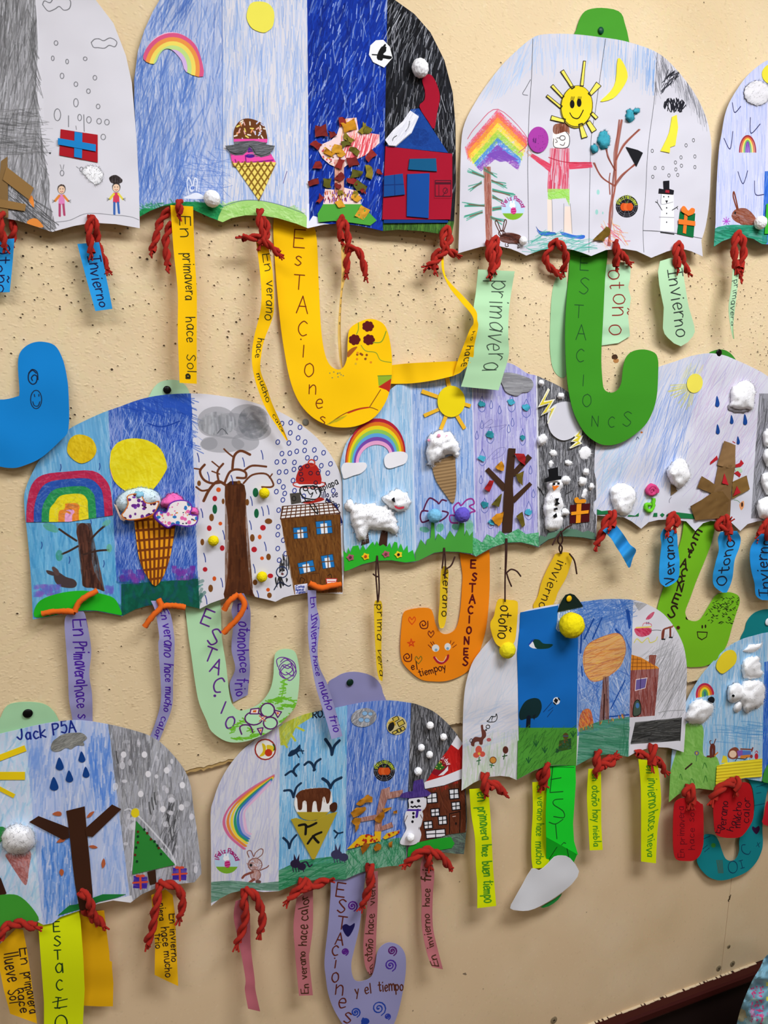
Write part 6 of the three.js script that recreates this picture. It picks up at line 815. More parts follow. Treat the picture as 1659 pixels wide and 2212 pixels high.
  stripTag({ label: 'thin yellow strip reading prima vera, hanging lowest on brown string', group: G2, rows: [[811, 1297, 823, 1298], [808, 1311, 826, 1311], [809, 1357, 825, 1357], [811, 1400, 824, 1411], [814, 1444, 827, 1448], [819, 1468, 826, 1472]], z: [0.02, 0.018, 0.018, 0.017, 0.015, 0.014], color: Y, text: [['prima vera', 0.05, 0.66, 16, ink, { lw: 1.8, to: 0.97 }]], ties: [[[814, 1200, 0.017], [812, 1240, 0.02], [814, 1270, 0.02], [816, 1300, 0.021]], [[815, 1200, 0.017], [818, 1240, 0.021], [819, 1275, 0.021], [817, 1300, 0.021]], [[816, 1246, 0.021], [810, 1243, 0.022], [806, 1240, 0.023]]], yo: S });
  stripTag({ label: 'thin yellow strip reading verano on brown string, inside the orange handle', group: G2, rows: [[957, 1224, 963, 1222], [953, 1234, 969, 1235], [951, 1262, 967, 1266], [950, 1300, 966, 1303], [947, 1335, 964, 1335], [949, 1352, 960, 1352], [951, 1357, 956, 1357]], z: [0.018, 0.016, 0.014, 0.012, 0.01, 0.009, 0.009], color: Y, text: [['verano', 0.1, 0.64, 15, ink, { lw: 2, to: 0.85 }]], ties: [[[959, 1183, 0.018], [957, 1210, 0.02], [955, 1228, 0.02]], [[960, 1183, 0.018], [962, 1210, 0.022], [961, 1250, 0.019]], [[962, 1230, 0.022], [974, 1222, 0.024], [983, 1202, 0.024]]], yo: S });
  sheetTag({ label: 'bean-shaped yellow tag reading otoño on brown string, over a yellow pompom', group: G2, outline: sm([1078, 1294, 1099, 1296, 1115, 1298, 1119, 1309, 1116, 1357, 1112, 1385, 1101, 1398, 1088, 1400, 1073, 1392, 1064, 1374, 1059, 1348, 1067, 1331, 1071, 1311], true, 4), zf: (x, y) => 0.019 + 0.002 * noise(x * 0.02, y * 0.02, 4), color: '#f4c81e', draw: (a) => a.t('otoño', 1082, 1308, 26, ink, { ang: 96, lw: 2.6, fit: 74 }), ties: [[[1093, 1163, 0.018], [1092, 1210, 0.02], [1091, 1260, 0.021], [1091, 1300, 0.0215]], [[1095, 1163, 0.018], [1094, 1205, 0.021], [1092, 1240, 0.021]], [[1093, 1238, 0.021], [1104, 1230, 0.024], [1116, 1234, 0.026], [1125, 1245, 0.026]], [[1094, 1236, 0.021], [1098, 1250, 0.024], [1105, 1267, 0.025]]], yo: S });
  sheetTag({ label: 'slanting yellow tag reading invierno, behind the top of the blue-card umbrella', group: G2, outline: sm([1202, 1196, 1226, 1193, 1236, 1203, 1231, 1225, 1222, 1250, 1206, 1278, 1198, 1300, 1186, 1318, 1160, 1322, 1152, 1308, 1162, 1288, 1170, 1258, 1184, 1226, 1196, 1204], true, 4), zf: (x, y) => 0.0065 - 0.00004 * (y - 1200) + 0.0004 * noise(x * 0.02, y * 0.02, 4), color: '#eec222', draw: (a) => a.t('invierno', 1205, 1208, 21, ink, { ang: 113, lw: 2.1, fit: 116 }), ties: [[[1211, 1147, 0.02], [1205, 1168, 0.018], [1214, 1182, 0.014], [1212, 1196, 0.0095]], [[1212, 1147, 0.02], [1215, 1168, 0.018], [1208, 1182, 0.014], [1211, 1196, 0.0095]], [[1212, 1150, 0.021], [1224, 1140, 0.024], [1236, 1133, 0.024]], [[1210, 1150, 0.02], [1200, 1164, 0.022], [1193, 1178, 0.022]], [[1230, 1196, 0.012], [1240, 1210, 0.014], [1246, 1240, 0.014]]], yo: S });
}
// ------------------------------------------------------------ middle right: cotton clouds and card tree; lime handle
{
  const u = new Umbrella('white paper umbrella with brown card tree, blue raindrops and pink felt flower, lime green handle', sm([1283, 1113, 1284, 1000, 1290, 945, 1310, 905, 1345, 855, 1380, 812, 1422, 793, 1458, 781, 1493, 769, 1530, 763, 1563, 767, 1591, 778, 1622, 792, 1659, 813, 1710, 860, 1760, 950, 1770, 1124], false, 3).concat(pr([1740, 1130, 1720, 1146, 1700, 1130, 1659, 1124, 1636, 1126, 1615, 1132, 1599, 1147, 1578, 1127, 1535, 1125, 1519, 1130, 1502, 1147, 1482, 1126, 1453, 1122, 1422, 1123, 1401, 1128, 1385, 1142, 1364, 1126, 1347, 1117, 1317, 1115])), [[1440, 787, 1385, 1142], [1520, 765, 1502, 1147], [1610, 788, 1599, 1147]], { base: 0.003, flare: 0.009, wrinkle: 0.003, bg: '#d9d9e2' });
  const C = u.C;
  C.p([1420, 790, 1530, 765, 1500, 900, 1400, 1110, 1290, 1110, 1300, 1000], ['#a9bce6', '#8fa8de', '#c4d0f0'], { ang: 112, jit: 14, len: 90, lw: 2, al: 0.4, dens: 1 }).p([1400, 900, 1500, 800, 1480, 1000, 1420, 1050], ['#6f90d8', '#5a80cc'], { ang: 108, jit: 8, len: 110, lw: 1.8, al: 0.45, dens: 0.7 }).p([1290, 960, 1380, 950, 1340, 1050, 1290, 1060], ['#a4c8e0', '#b8d4ea'], { ang: 125, jit: 10, len: 60, lw: 2.4, al: 0.4, dens: 0.9 }).p([1500, 770, 1640, 800, 1640, 1000, 1560, 1040, 1500, 1100], ['#b0a0d0', '#c8b8dc', '#c8a8c8'], { ang: 118, jit: 14, len: 80, lw: 1.6, al: 0.4, dens: 0.9 }).p([1640, 850, 1760, 850, 1760, 1120, 1622, 1120], ['#55555a', '#77777c', '#333'], { ang: 100, jit: 16, len: 60, lw: 2.4, al: 0.5, dens: 1.6 });
  for (let i = 0; i < 12; i++) { const a = 1.2 + i * 0.13; C.l([1502 + 20 * Math.cos(a + 0.6), 832 + 20 * Math.sin(a + 0.6), 1500 + rr(34, 62) * Math.cos(a + 0.5), 832 + rr(34, 60) * Math.sin(a + 0.5)], '#d8d05a', 2.6, false, 0.6); }
  C.p([1480, 790, 1520, 790, 1510, 820, 1470, 830], '#e0dc9a', { ang: 110, len: 30, lw: 2, al: 0.5, dens: 0.7 });
  C.e(1367, 1054, 1.4, 1.2, '#333').c([1450, 1074, 1446, 1080, 1446, 1086], '#445', 1).c([1374, 950, 1377, 944, 1380, 948], '#456', 1.6).e(1386, 934, 2.6, 2, '#c8702a').l([1583, 954, 1588, 957], '#a02a2a', 2).c([1585, 1080, 1594, 1082, 1600, 1088], '#5a8a5a', 1.2).f(sm([1597, 1090, 1606, 1082, 1607, 1094, 1601, 1102]), '#e8a06a').e(1603, 1090, 2, 5, '#3a1f14');
  u.panels();
  u.cut('sun', ell(1501, 828, 17, 21, 0.2), '#f0e256', 0.0012);
  for (const [x, y, h] of [[1550, 867, 12], [1581, 906, 10], [1610, 906, 12], [1551, 927, 11], [1595, 951, 9]]) u.cut('raindrop', sm([x - 1, y - h, x + h * 0.34, y + h * 0.2, x + h * 0.3, y + h * 0.8, x, y + h, x - h * 0.36, y + h * 0.75, x - h * 0.3, y + h * 0.1], true, 3), '#13458f', 0.001, { cell: 8 });
  const puffs = [[[1578, 868, 1580, 842, 1600, 824, 1622, 826, 1632, 848, 1628, 872, 1622, 884, 1600, 884, 1576, 880], 0.014], [[1440, 1022, 1448, 1004, 1466, 990, 1482, 1000, 1491, 1026, 1482, 1044, 1468, 1054, 1452, 1046], 0.02], [[1318, 1070, 1322, 1052, 1340, 1044, 1364, 1052, 1374, 1072, 1366, 1096, 1356, 1112, 1340, 1112, 1324, 1098], 0.016], [[1650, 935, 1660, 925, 1680, 930, 1680, 960, 1652, 962], 0.012], [[1648, 986, 1656, 970, 1690, 972, 1690, 1010, 1660, 1010], 0.014], [[1644, 1040, 1650, 1024, 1690, 1020, 1690, 1066, 1656, 1068], 0.014], [[1634, 1100, 1638, 1082, 1656, 1074, 1690, 1076, 1690, 1124, 1648, 1122]  , 0.016]];
  puffs.forEach(([a, d], i) => u.puff(i > 2 ? 'cotton_snowman' : 'cotton_cloud', a, d, { amp: 2.2 }));
  u.puff('grey_felt', sm([1572, 884, 1576, 876, 1600, 882, 1618, 880, 1614, 890, 1590, 892], true, 2), 0.003, { mat: M('#8a8488', { roughness: 1 }) });
  u.cut('card_cone', [1449, 1046, 1462, 1050, 1460, 1056, 1464, 1060, 1450, 1070], '#7a6444', 0.002);
  // pipe-cleaner flower
  const fl = [[0, 0]]; const spiral = (cx, cy, r0, r1, turns, up) => { const q = []; for (let i = 0; i <= turns * 14; i++) { const t = i / (turns * 14), a = t * turns * 6.283 + up, r = r0 + (r1 - r0) * t; q.push([cx + r * Math.cos(a), cy + r * Math.sin(a), u.z(cx, cy) + 0.004]); } return q; };
  ORG = u.org; const flower = mesh(u.o, 'pipe_cleaner_flower', mergeGeometries([strands(spiral(1407, 1060, 2, 12, 2, 0.4), 4.6 * SY(1407, 1060), 1, 0, 0.0016)]), M('#d2447c', { roughness: 1 }));
  mesh(flower, 'stem', mergeGeometries([strands([[1412, 1076, u.z(1412, 1076) + 0.003], [1411, 1088, u.z(1411, 1088) + 0.003], [1410, 1098, u.z(1410, 1098) + 0.003], [1404, 1104, u.z(1404, 1100) + 0.004], [1396, 1100, u.z(1396, 1098) + 0.004], [1396, 1090, u.z(1396, 1090) + 0.004], [1406, 1090, u.z(1406, 1090) + 0.004]], 3.8 * SY(1407, 1080), 1, 0, 0.0016)]), M('#6fd02c', { roughness: 1 }));
  // card tree
  const k2 = '#7d5f3a', tr = u.cut('card_tree', [1552, 1003, 1589, 1005, 1583, 1040, 1580, 1060, 1577, 1119, 1535, 1117, 1543, 1050], k2, 0.0014, { crumple: 0.0015, cell: 6 });
  for (const [a, l, k] of [[[1564, 953, 1590, 962, 1588, 1012, 1570, 1010, 1550, 1004], 0.0024, '#8a6a44'], [[1516, 1028, 1546, 1048, 1540, 1068, 1506, 1053], 0.0024, '#76582f'], [[1582, 1040, 1612, 1027, 1619, 1056, 1580, 1079], 0.0024, '#80602f'], [[1538, 1066, 1560, 1060, 1575, 1078, 1570, 1118, 1502, 1123, 1492, 1094], 0.0034, '#76582f']]) u.cut('card_branch', rag(a, 1.2), k, l, { parent: tr, crumple: 0.0015, cell: 6 });
  for (const [a, l] of [[[1535, 998, 1549, 984, 1551, 992, 1534, 1004], 0.0012], [[1588, 1004, 1598, 1000, 1601, 993, 1607, 1001, 1600, 1008, 1590, 1010], 0.0012], [[1586, 1022, 1594, 1017, 1601, 1025, 1598, 1031], 0.0012], [[1560, 1044, 1565, 1022, 1574, 1048], 0.0046], [[1584, 1072, 1592, 1050, 1600, 1064], 0.0046]]) u.cut('red_leaf', a, '#b8202a', l, { parent: tr, cell: 8 });
  u.cut('green_scrap', sm([1588, 1014, 1598, 1010, 1604, 1018, 1594, 1022], true, 2), '#b8d8b8', 0.001, { parent: tr });
  for (const a of [[1290, 1100, 1300, 1104, 1320, 1102, 1318, 1110, 1290, 1112], [1358, 1112, 1372, 1114, 1380, 1108, 1380, 1115, 1356, 1116], [1413, 1108, 1420, 1108, 1420, 1116, 1411, 1116], [1431, 1108, 1436, 1112, 1431, 1117, 1426, 1112], [1440, 1112, 1446, 1108, 1446, 1117, 1440, 1116], [1450, 1105, 1500, 1111, 1500, 1121, 1448, 1118]]) u.cut('green_strip', a, '#1f7a44', 0.001, { cell: 10 });
  u.tab(sm([1518, 790, 1530, 765, 1540, 758, 1554, 755, 1568, 757, 1582, 767, 1594, 785, 1598, 800], true, 2), '#3c8f2c', 0.002);
  pin(1553, 762, 0.0036, 8, '#0a0a0a', 'black push pin in the dark green tab above the card-tree umbrella');
  u.handle(sm([1482, 1112, 1472, 1164, 1452, 1224, 1433, 1272, 1420, 1316, 1418, 1360, 1428, 1400, 1450, 1428, 1484, 1440, 1500, 1441, 1525, 1438, 1549, 1424, 1570, 1393, 1582, 1352, 1592, 1320, 1598, 1301, 1595, 1287, 1580, 1280, 1561, 1280, 1546, 1287, 1537, 1299, 1527, 1316, 1515, 1335, 1503, 1342, 1488, 1339, 1482, 1330, 1481, 1318, 1491, 1292, 1505, 1253, 1525, 1205, 1539, 1164, 1546, 1112, 1510, 1108], true, 4), '#78bd1f', (H) => {
    const ink = '#2a1c0c'; [['E', 1497, 1160, 20, 28], ['S', 1486, 1188, 22, 24], ['t', 1484, 1202, 19, 20], ['A', 1470, 1224, 20, 14], ['C', 1470, 1242, 18, 20], ['|', 1470, 1256, 8, 80], ['O', 1462, 1260, 14, 10], ['N', 1462, 1276, 18, 14], ['E', 1452, 1300, 20, 22], ['S', 1442, 1330, 28, 20]].forEach(([c, x, y, s, g2]) => H.t(c, x, y, s, ink, { lw: 4, ang: g2 }));
    for (let i = 0; i < 110; i++) { const t = rnd(), x = 1536 + t * 52 + rr(-20, 18), y = 1290 + rr(0, 58), dx = rr(-3, 3); if (x - 1520 > (1345 - y) * 0.1 + 4) H.l([x - 2, y + dx, x + 2, y - dx * 0.6], '#1f2a0c', 1.4); }
    H.e(1517, 1354, 1.8, 4, ink).e(1524, 1353, 1.8, 4, ink).l([1506, 1365, 1528, 1366, 1526, 1376, 1516, 1382, 1508, 1377], ink, 2.2, true).e(1485, 1335, 4, 4, ink).e(1465, 1356, 4, 4, '#4a2410');
  }, (x, y) => 0.002 + 0.0015 * (1 + noise(x * 0.01, y * 0.008, 8)) + Math.max(0, (1180 - y)) * 0.00002);
  const B = '#2a9ce0', ink = '#1a1c2c';
  stripTag({ label: 'crinkle-cut blue tag twisted sideways, leftmost under the card-tree umbrella', group: G2, rows: [[1302, 1146, 1324, 1129], [1320, 1163, 1336, 1140], [1331, 1181, 1350, 1159], [1341, 1196, 1361, 1176], [1349, 1210, 1374, 1188], [1356, 1223, 1367, 1206], [1359, 1227, 1362, 1224]], z: [0.034, 0.03, 0.04, 0.03, 0.042, 0.034, 0.03], color: '#2b8fd0', ties: [[[1322, 1104, 0.024], [1326, 1122, 0.034], [1320, 1138, 0.036]], [[1316, 1112, 0.02], [1306, 1135, 0.026], [1298, 1158, 0.024], [1288, 1178, 0.022]]] });
  stripTag({ label: 'wavy-edged blue tag reading Verano upward, left of the lime handle', group: G2, rows: [[1434, 1142, 1450, 1143], [1427, 1157, 1462, 1152], [1429, 1176, 1464, 1176], [1426, 1205, 1467, 1202], [1424, 1236, 1468, 1216], [1426, 1258, 1465, 1250], [1438, 1268, 1445, 1266]], z: [0.026, 0.024, 0.022, 0.022, 0.024, 0.024, 0.024], color: B, text: [['Verano', 0.04, 0.74, 26, ink, { up: true, lw: 3, to: 0.9 }]], ties: [[[1452, 1109, 0.02], [1448, 1126, 0.03], [1442, 1146, 0.031]], [[1452, 1109, 0.02], [1462, 1124, 0.024], [1458, 1136, 0.022]]] });
  stripTag({ label: 'wavy-edged blue tag reading Otono upward, inside the lime handle', group: G2, rows: [[1557, 1149, 1592, 1147], [1551, 1164, 1600, 1162], [1553, 1188, 1597, 1183], [1546, 1215, 1587, 1210], [1540, 1244, 1583, 1244], [1543, 1266, 1578, 1263], [1561, 1280, 1570, 1280]], z: [0.03, 0.022, 0.024, 0.026, 0.024, 0.02, 0.018], color: B, text: [['Otono', 0.12, 0.74, 28, ink, { up: true, lw: 3, to: 0.9 }]], ties: [[[1564, 1114, 0.02], [1572, 1130, 0.03], [1574, 1154, 0.033]], [[1556, 1120, 0.02], [1552, 1138, 0.024], [1566, 1142, 0.027], [1572, 1130, 0.029]]] });
  stripTag({ label: 'blue tag reading Invierno upward, cut off by the right edge', group: G2, rows: [[1645, 1153, 1700, 1156], [1625, 1176, 1702, 1180], [1620, 1200, 1698, 1204], [1623, 1232, 1692, 1234], [1630, 1260, 1690, 1262], [1633, 1286, 1688, 1288], [1646, 1296, 1680, 1297]], z: [0.036, 0.026, 0.03, 0.032, 0.03, 0.026, 0.024], color: '#1f8fd8', text: [['Invierno', 0.06, 0.5, 26, ink, { up: true, lw: 2.8, to: 0.95 }]], ties: [[[1660, 1125, 0.024], [1658, 1140, 0.036], [1662, 1166, 0.038]], [[1656, 1126, 0.022], [1650, 1142, 0.028], [1638, 1156, 0.026]]] });
}
// ------------------------------------------------------------ lower right: blue card, pumpkin tree and brown house; folded bright green handle
{
  const u = new Umbrella('paper umbrella with plain blue card panel, round orange tree and little brown house, black tab', sm([997, 1708, 999, 1639, 1000, 1562, 1002, 1513, 1007, 1474, 1019, 1435, 1035, 1410, 1058, 1383, 1090, 1352, 1125, 1324, 1165, 1312, 1206, 1305, 1256, 1300, 1297, 1295, 1336, 1294, 1367, 1296, 1385, 1300, 1410, 1311, 1433, 1326, 1455, 1352, 1472, 1383, 1480, 1410, 1484, 1449, 1482, 1503, 1481, 1562, 1477, 1625], false, 3).concat(pr([1462, 1620, 1443, 1615, 1420, 1614, 1394, 1618, 1375, 1624, 1356, 1635, 1336, 1630, 1317, 1629, 1297, 1631, 1278, 1636, 1245, 1654, 1210, 1653, 1183, 1655, 1154, 1665, 1116, 1685, 1100, 1678, 1081, 1676, 1049, 1679, 1023, 1691])), [[1122, 1320, 1117, 1686], [1249, 1300, 1245, 1656], [1367, 1295, 1357, 1635]], { base: 0.007, flare: 0.01, wrinkle: 0.003 });
  const C = u.C;
  C.p([1000, 1560, 1122, 1520, 1122, 1330, 1060, 1380, 1010, 1470], ['#c2cedc', '#d4dce6'], { ang: 110, jit: 20, len: 70, lw: 3, al: 0.35, dens: 0.7 }).p([1000, 1610, 1122, 1590, 1116, 1690, 995, 1710], ['#b8d0a8', '#cadebc', '#a8c49a'], { ang: 92, jit: 16, len: 50, lw: 4, al: 0.35, dens: 1.3 }).p([1000, 1540, 1122, 1500, 1122, 1600, 1000, 1620], ['#b4c4dc'], { ang: 160, jit: 14, len: 60, lw: 4, al: 0.25, dens: 0.8 });
  // thinking donkey and flowers
  C.f(sm([1018, 1602, 1026, 1592, 1040, 1592, 1040, 1576, 1048, 1578, 1050, 1590, 1044, 1598, 1042, 1608, 1036, 1608, 1034, 1602, 1026, 1604, 1024, 1612, 1018, 1610]), '#6a3a30').c([1042, 1578, 1041, 1568], '#6a3a30', 5).o(1018, 1600, 3, 4, '#333', 1.2).c([1056, 1556, 1062, 1548, 1070, 1548, 1072, 1542, 1074, 1550, 1070, 1558, 1060, 1560, 1052, 1558, 1056, 1556], '#222', 1.6).t('?', 1060, 1558, 10, '#222', { lw: 1.6 }).o(1054, 1570, 4, 4, '#222', 1.6).e(1050, 1577, 2, 2, '#222');
  C.e(1056, 1598, 5, 4, '#b85a5a').e(1034, 1620, 7, 9, '#d85a48').e(1029, 1631, 7, 6, '#d85a48').e(1042, 1629, 6, 6, '#d85a48').e(1035, 1628, 3, 3, '#e8c04a').c([1035, 1636, 1034, 1652], '#2f6a3a', 2).l([1030, 1644, 1038, 1642], '#2f6a3a', 2).e(1065, 1642, 7, 7, '#d8923a').o(1065, 1642, 7, 7, '#6a3a1a', 1.4).l([1063, 1650, 1061, 1658], '#2f6a3a', 2).l([1058, 1652, 1067, 1654], '#2f6a3a', 2).e(1092, 1620, 6, 8, '#5a2a20').l([1090, 1629, 1088, 1640], '#2a4a2a', 2).l([1086, 1634, 1095, 1632], '#2a4a2a', 2.4);
  C.f([1122, 1310, 1249, 1290, 1245, 1665, 1117, 1690], '#dfe3ee').p([1200, 1310, 1250, 1302, 1249, 1345, 1202, 1365], ['#4a76c0', '#6a90d0'], { ang: 80, jit: 40, len: 20, lw: 2, al: 0.7, dens: 1 });
  // autumn sky
  C.p([1248, 1290, 1368, 1290, 1360, 1560, 1247, 1590], ['#3f72c2', '#5f8cd0', '#2a58b0', '#7fa4dc'], { ang: 80, jit: 50, len: 60, lw: 2.4, al: 0.5, dens: 2 }).p([1250, 1295, 1366, 1295, 1366, 1340, 1250, 1345], ['#3a6cbc'], { ang: 160, jit: 20, len: 70, lw: 2.4, al: 0.5, dens: 1.2 });
  for (const [a, w] of [[[1282, 1338, 1262, 1380], 4], [[1300, 1335, 1280, 1380], 3.4], [[1354, 1318, 1360, 1356], 5], [[1358, 1320, 1362, 1350], 4], [[1330, 1360, 1344, 1376], 5], [[1256, 1370, 1254, 1410], 4], [[1256, 1440, 1258, 1460], 3], [[1320, 1530, 1350, 1470], 3], [[1300, 1550, 1358, 1544], 3]]) C.l(a, '#1a4a9c', w);
  C.f(sm([1259, 1430, 1264, 1400, 1282, 1384, 1310, 1372, 1334, 1368, 1350, 1386, 1350, 1412, 1340, 1440, 1316, 1460, 1290, 1472, 1268, 1462]), '#ecc9a0').p(sm([1259, 1430, 1264, 1400, 1282, 1384, 1310, 1372, 1334, 1368, 1350, 1386, 1350, 1412, 1340, 1440, 1316, 1460, 1290, 1472, 1268, 1462]), ['#e0923a', '#d8803a', '#e8c05a', '#b86a4a', '#e8a86a'], { ang: 165, jit: 16, len: 40, lw: 2, al: 0.6, dens: 1.6 }).c([1262, 1440, 1264, 1402, 1286, 1382, 1334, 1368, 1350, 1390, 1348, 1420, 1316, 1460, 1280, 1472, 1262, 1450], '#b86a4a', 1.2);
  C.p([1303, 1462, 1315, 1460, 1316, 1555, 1294, 1560], ['#8a5a50', '#a07468', '#5a3028'], { ang: 90, jit: 4, len: 50, lw: 2.6, al: 0.7, dens: 2 }).l([1306, 1500, 1304, 1556], '#3a1c16', 3);
  C.p(sm([1250, 1580, 1252, 1550, 1260, 1534, 1274, 1532, 1280, 1550, 1282, 1575, 1262, 1578]), ['#b5442c', '#d86a3a', '#e8a03a'], { ang: 70, jit: 30, len: 22, lw: 2.4, al: 0.7, dens: 2 });
  C.p([1252, 1574, 1300, 1556, 1360, 1548, 1357, 1640, 1245, 1660], ['#3f8a68', '#5aa080', '#2f7a58'], { ang: 6, jit: 8, len: 60, lw: 2.4, al: 0.65, dens: 2.2 }).p([1335, 1555, 1362, 1552, 1358, 1632, 1340, 1632], ['#2f7a58'], { ang: 92, len: 40, lw: 2, al: 0.6, dens: 0.8 });
  for (let i = 0; i < 26; i++) { const x = rr(1256, 1350), y = 1578 - (x - 1256) * 0.3 + rr(-4, 2); C.l([x, y, x + rr(-3, 3), y - 6], pick(['#a04a2a', '#d8a03a']), 1.6); }
  // snow-grey sky, sleigh, house
  C.p([1400, 1420, 1450, 1385, 1485, 1420, 1480, 1540, 1425, 1540], ['#9a9a9c', '#7f7f82', '#b4b4b4'], { ang: 112, jit: 12, len: 70, lw: 2, al: 0.5, dens: 1.42 }).p([1370, 1420, 1450, 1385, 1450, 1420, 1400, 1430], ['#a4a4a6'], { ang: 150, jit: 14, len: 60, lw: 1.6, al: 0.4, dens: 0.8 }).c([1422, 1540, 1440, 1536, 1478, 1534], '#9a9a9a', 1.4).p([1368, 1300, 1400, 1304, 1380, 1320], '#9a9a9a', { ang: 140, len: 30, lw: 1.4 });
  C.p(sm([1395, 1338, 1404, 1326, 1414, 1322, 1406, 1336]), '#c83a5a', { ang: 110, len: 12, lw: 2, al: 0.8 }).e(1397, 1346, 1.5, 2.4, '#4a4a7a').e(1401, 1346, 1.5, 2.4, '#4a4a7a').c([1388, 1352, 1392, 1346, 1406, 1348, 1406, 1354, 1396, 1354], '#d87a8a', 1.8).p(sm([1371, 1358, 1390, 1356, 1407, 1358, 1404, 1370, 1386, 1376, 1374, 1370]), ['#c0284a', '#d84a6a'], { ang: 40, len: 16, lw: 2.2, al: 0.85, dens: 2 }).l([1374, 1356, 1406, 1354], '#e8d06a', 3).c([1370, 1388, 1376, 1380, 1386, 1388, 1392, 1384, 1400, 1378, 1404, 1388, 1416, 1384, 1420, 1376], '#e0d868', 2.2).c([1407, 1362, 1418, 1361, 1428, 1362], '#555', 1.2).c([1430, 1380, 1432, 1362, 1444, 1356, 1452, 1354], '#8a4434', 4).l([1434, 1362, 1432, 1380], '#7a3a2c', 5).l([1448, 1358, 1448, 1376], '#7a3a2c', 5).l([1430, 1381, 1436, 1381], '#222', 3).l([1446, 1377, 1452, 1377], '#222', 3).l([1452, 1354, 1456, 1350], '#a05a4a', 4);
  C.f([1364, 1414, 1384, 1420, 1420, 1440, 1424, 1444, 1362, 1448], '#e08a2a'); for (let i = 0; i < 6; i++) C.l([1368 + i * 9, 1416 + i * 4, 1366 + i * 10, 1448], '#8a4a1a', 1.4); for (let i = 0; i < 3; i++) C.l([1364, 1424 + i * 8, 1384 + i * 14, 1424 + i * 8], '#8a4a1a', 1.3); C.l([1402, 1432, 1404, 1416, 1417, 1416, 1414, 1436], '#8a4434', 2).p([1402, 1416, 1417, 1416, 1414, 1438, 1402, 1430], '#8a4434', { ang: 90, len: 14, lw: 2, al: 0.8 });
  C.p([1362, 1448, 1424, 1444, 1414, 1546, 1360, 1550], ['#8a4038', '#a05a50', '#74302a'], { ang: 88, jit: 10, len: 44, lw: 2.6, al: 0.7, dens: 2.2 }).f([1374, 1468, 1398, 1464, 1394, 1486, 1372, 1492], '#6a5a96').l([1374, 1468, 1398, 1464, 1394, 1486, 1372, 1492], '#ead8d4', 1.6, true).l([1384, 1466, 1383, 1488], '#3a2a5a', 2).f(sm([1368, 1546, 1370, 1520, 1378, 1512, 1384, 1524, 1383, 1542]), '#4a5a4a').l(sm([1368, 1546, 1370, 1520, 1378, 1512, 1384, 1524, 1383, 1542]), '#1a1a14', 2, true).e(1377, 1524, 4, 6, '#4a7ab0');
  C.f([1372, 1562, 1472, 1552, 1468, 1598, 1362, 1606], '#4c4c4a').p([1372, 1560, 1472, 1550, 1469, 1600, 1362, 1608], ['#2a2a28', '#6a6a66', '#1c1c1a'], { ang: 170, jit: 14, len: 50, lw: 2.4, al: 0.6, dens: 1.8 }).l([1472, 1550, 1469, 1600], '#1c1c1a', 2);
  u.panels();
  const D = u.D;
  // blue card with cap, tree, ball
  D.f([1110, 1290, 1256, 1290, 1256, 1680, 1110, 1680], '#0f68b8').f(sm([1124, 1555, 1122, 1538, 1134, 1516, 1152, 1508, 1166, 1512, 1170, 1530, 1160, 1550, 1140, 1552]), '#0b2a2c').l([1142, 1550, 1139, 1598], '#0e1424', 10).f([1150, 1546, 1158, 1542, 1154, 1556], '#0e1c24').e(1202, 1514, 7.6, 8, '#e8e8ea').f([1200, 1508, 1206, 1512, 1202, 1520, 1196, 1514], '#111').l([1196, 1518, 1200, 1522], '#111', 2.4).l([1206, 1508, 1209, 1512], '#111', 2.4).l([1192, 1517, 1174, 1538], '#0a2a5a', 1.5).l([1195, 1528, 1184, 1536], '#0a2a5a', 1.1).l([1194, 1534, 1182, 1549], '#0a2a5a', 1.3);
  D.f(sm([1143, 1394, 1150, 1382, 1164, 1382, 1174, 1390, 1194, 1392, 1186, 1400, 1168, 1402, 1152, 1400]), '#0d3a30').f(sm([1143, 1394, 1150, 1385, 1156, 1398, 1160, 1401, 1150, 1400]), '#e6e6ea').l([1143, 1392, 1152, 1382], '#1a3fa0', 3);
  const card = u.cut('blue_card', [1124, 1323, 1206, 1308, 1204, 1336, 1201, 1358, 1205, 1364, 1249, 1370, 1246, 1578, 1121, 1600, 1119, 1480, 1117, 1410, 1122, 1360], true, 0.001);
  D.f([1105, 1572, 1256, 1572, 1256, 1690, 1105, 1690], '#4f9a34').p([1110, 1572, 1250, 1572, 1250, 1690, 1110, 1690], ['#2f6a22', '#3a7a2c'], { ang: 125, jit: 20, len: 22, lw: 1.6, al: 0.8, dens: 0.3 }); for (const [x, y] of [[1158, 1608], [1177, 1622], [1142, 1644], [1238, 1588]]) for (const k of [-5, 0, 5]) D.l([x + k, y - 8 + Math.abs(k) * 0.5, x, y + 4], '#1f5a2a', 2.4);
  D.e(1222, 1590, 6, 7, '#5a4a22').l([1217, 1590, 1227, 1590], '#3a5a9a', 1.4).f([1208, 1600, 1234, 1594, 1234, 1618, 1206, 1624], '#33521e').dots([1208, 1600, 1234, 1594, 1234, 1618, 1206, 1624], ['#1f4a2a', '#6a4a24', '#2f5a3a'], 40, 1, 3).f([1202, 1616, 1208, 1620, 1206, 1626, 1200, 1626], '#1f4a2a');
  u.cut('green_card', sm([1119, 1600, 1180, 1590, 1247, 1575], false, 3).concat(pr([1245, 1654, 1210, 1652, 1183, 1654, 1154, 1664, 1117, 1684])), true, 0.002);
  u.ball('yellow_pompom', 1235, 1351, 26, '#f2e012', { spike: 0.06 }); u.ball('yellow_pompom', 1096, 1404, 17, '#ece022', { spike: 0.06 });
  u.cut('hanging_tab', [1204, 1322, 1209, 1307, 1216, 1293, 1222, 1285, 1232, 1282, 1241, 1285, 1250, 1295, 1260, 1310, 1232, 1316], '#10231c', 0.0018);
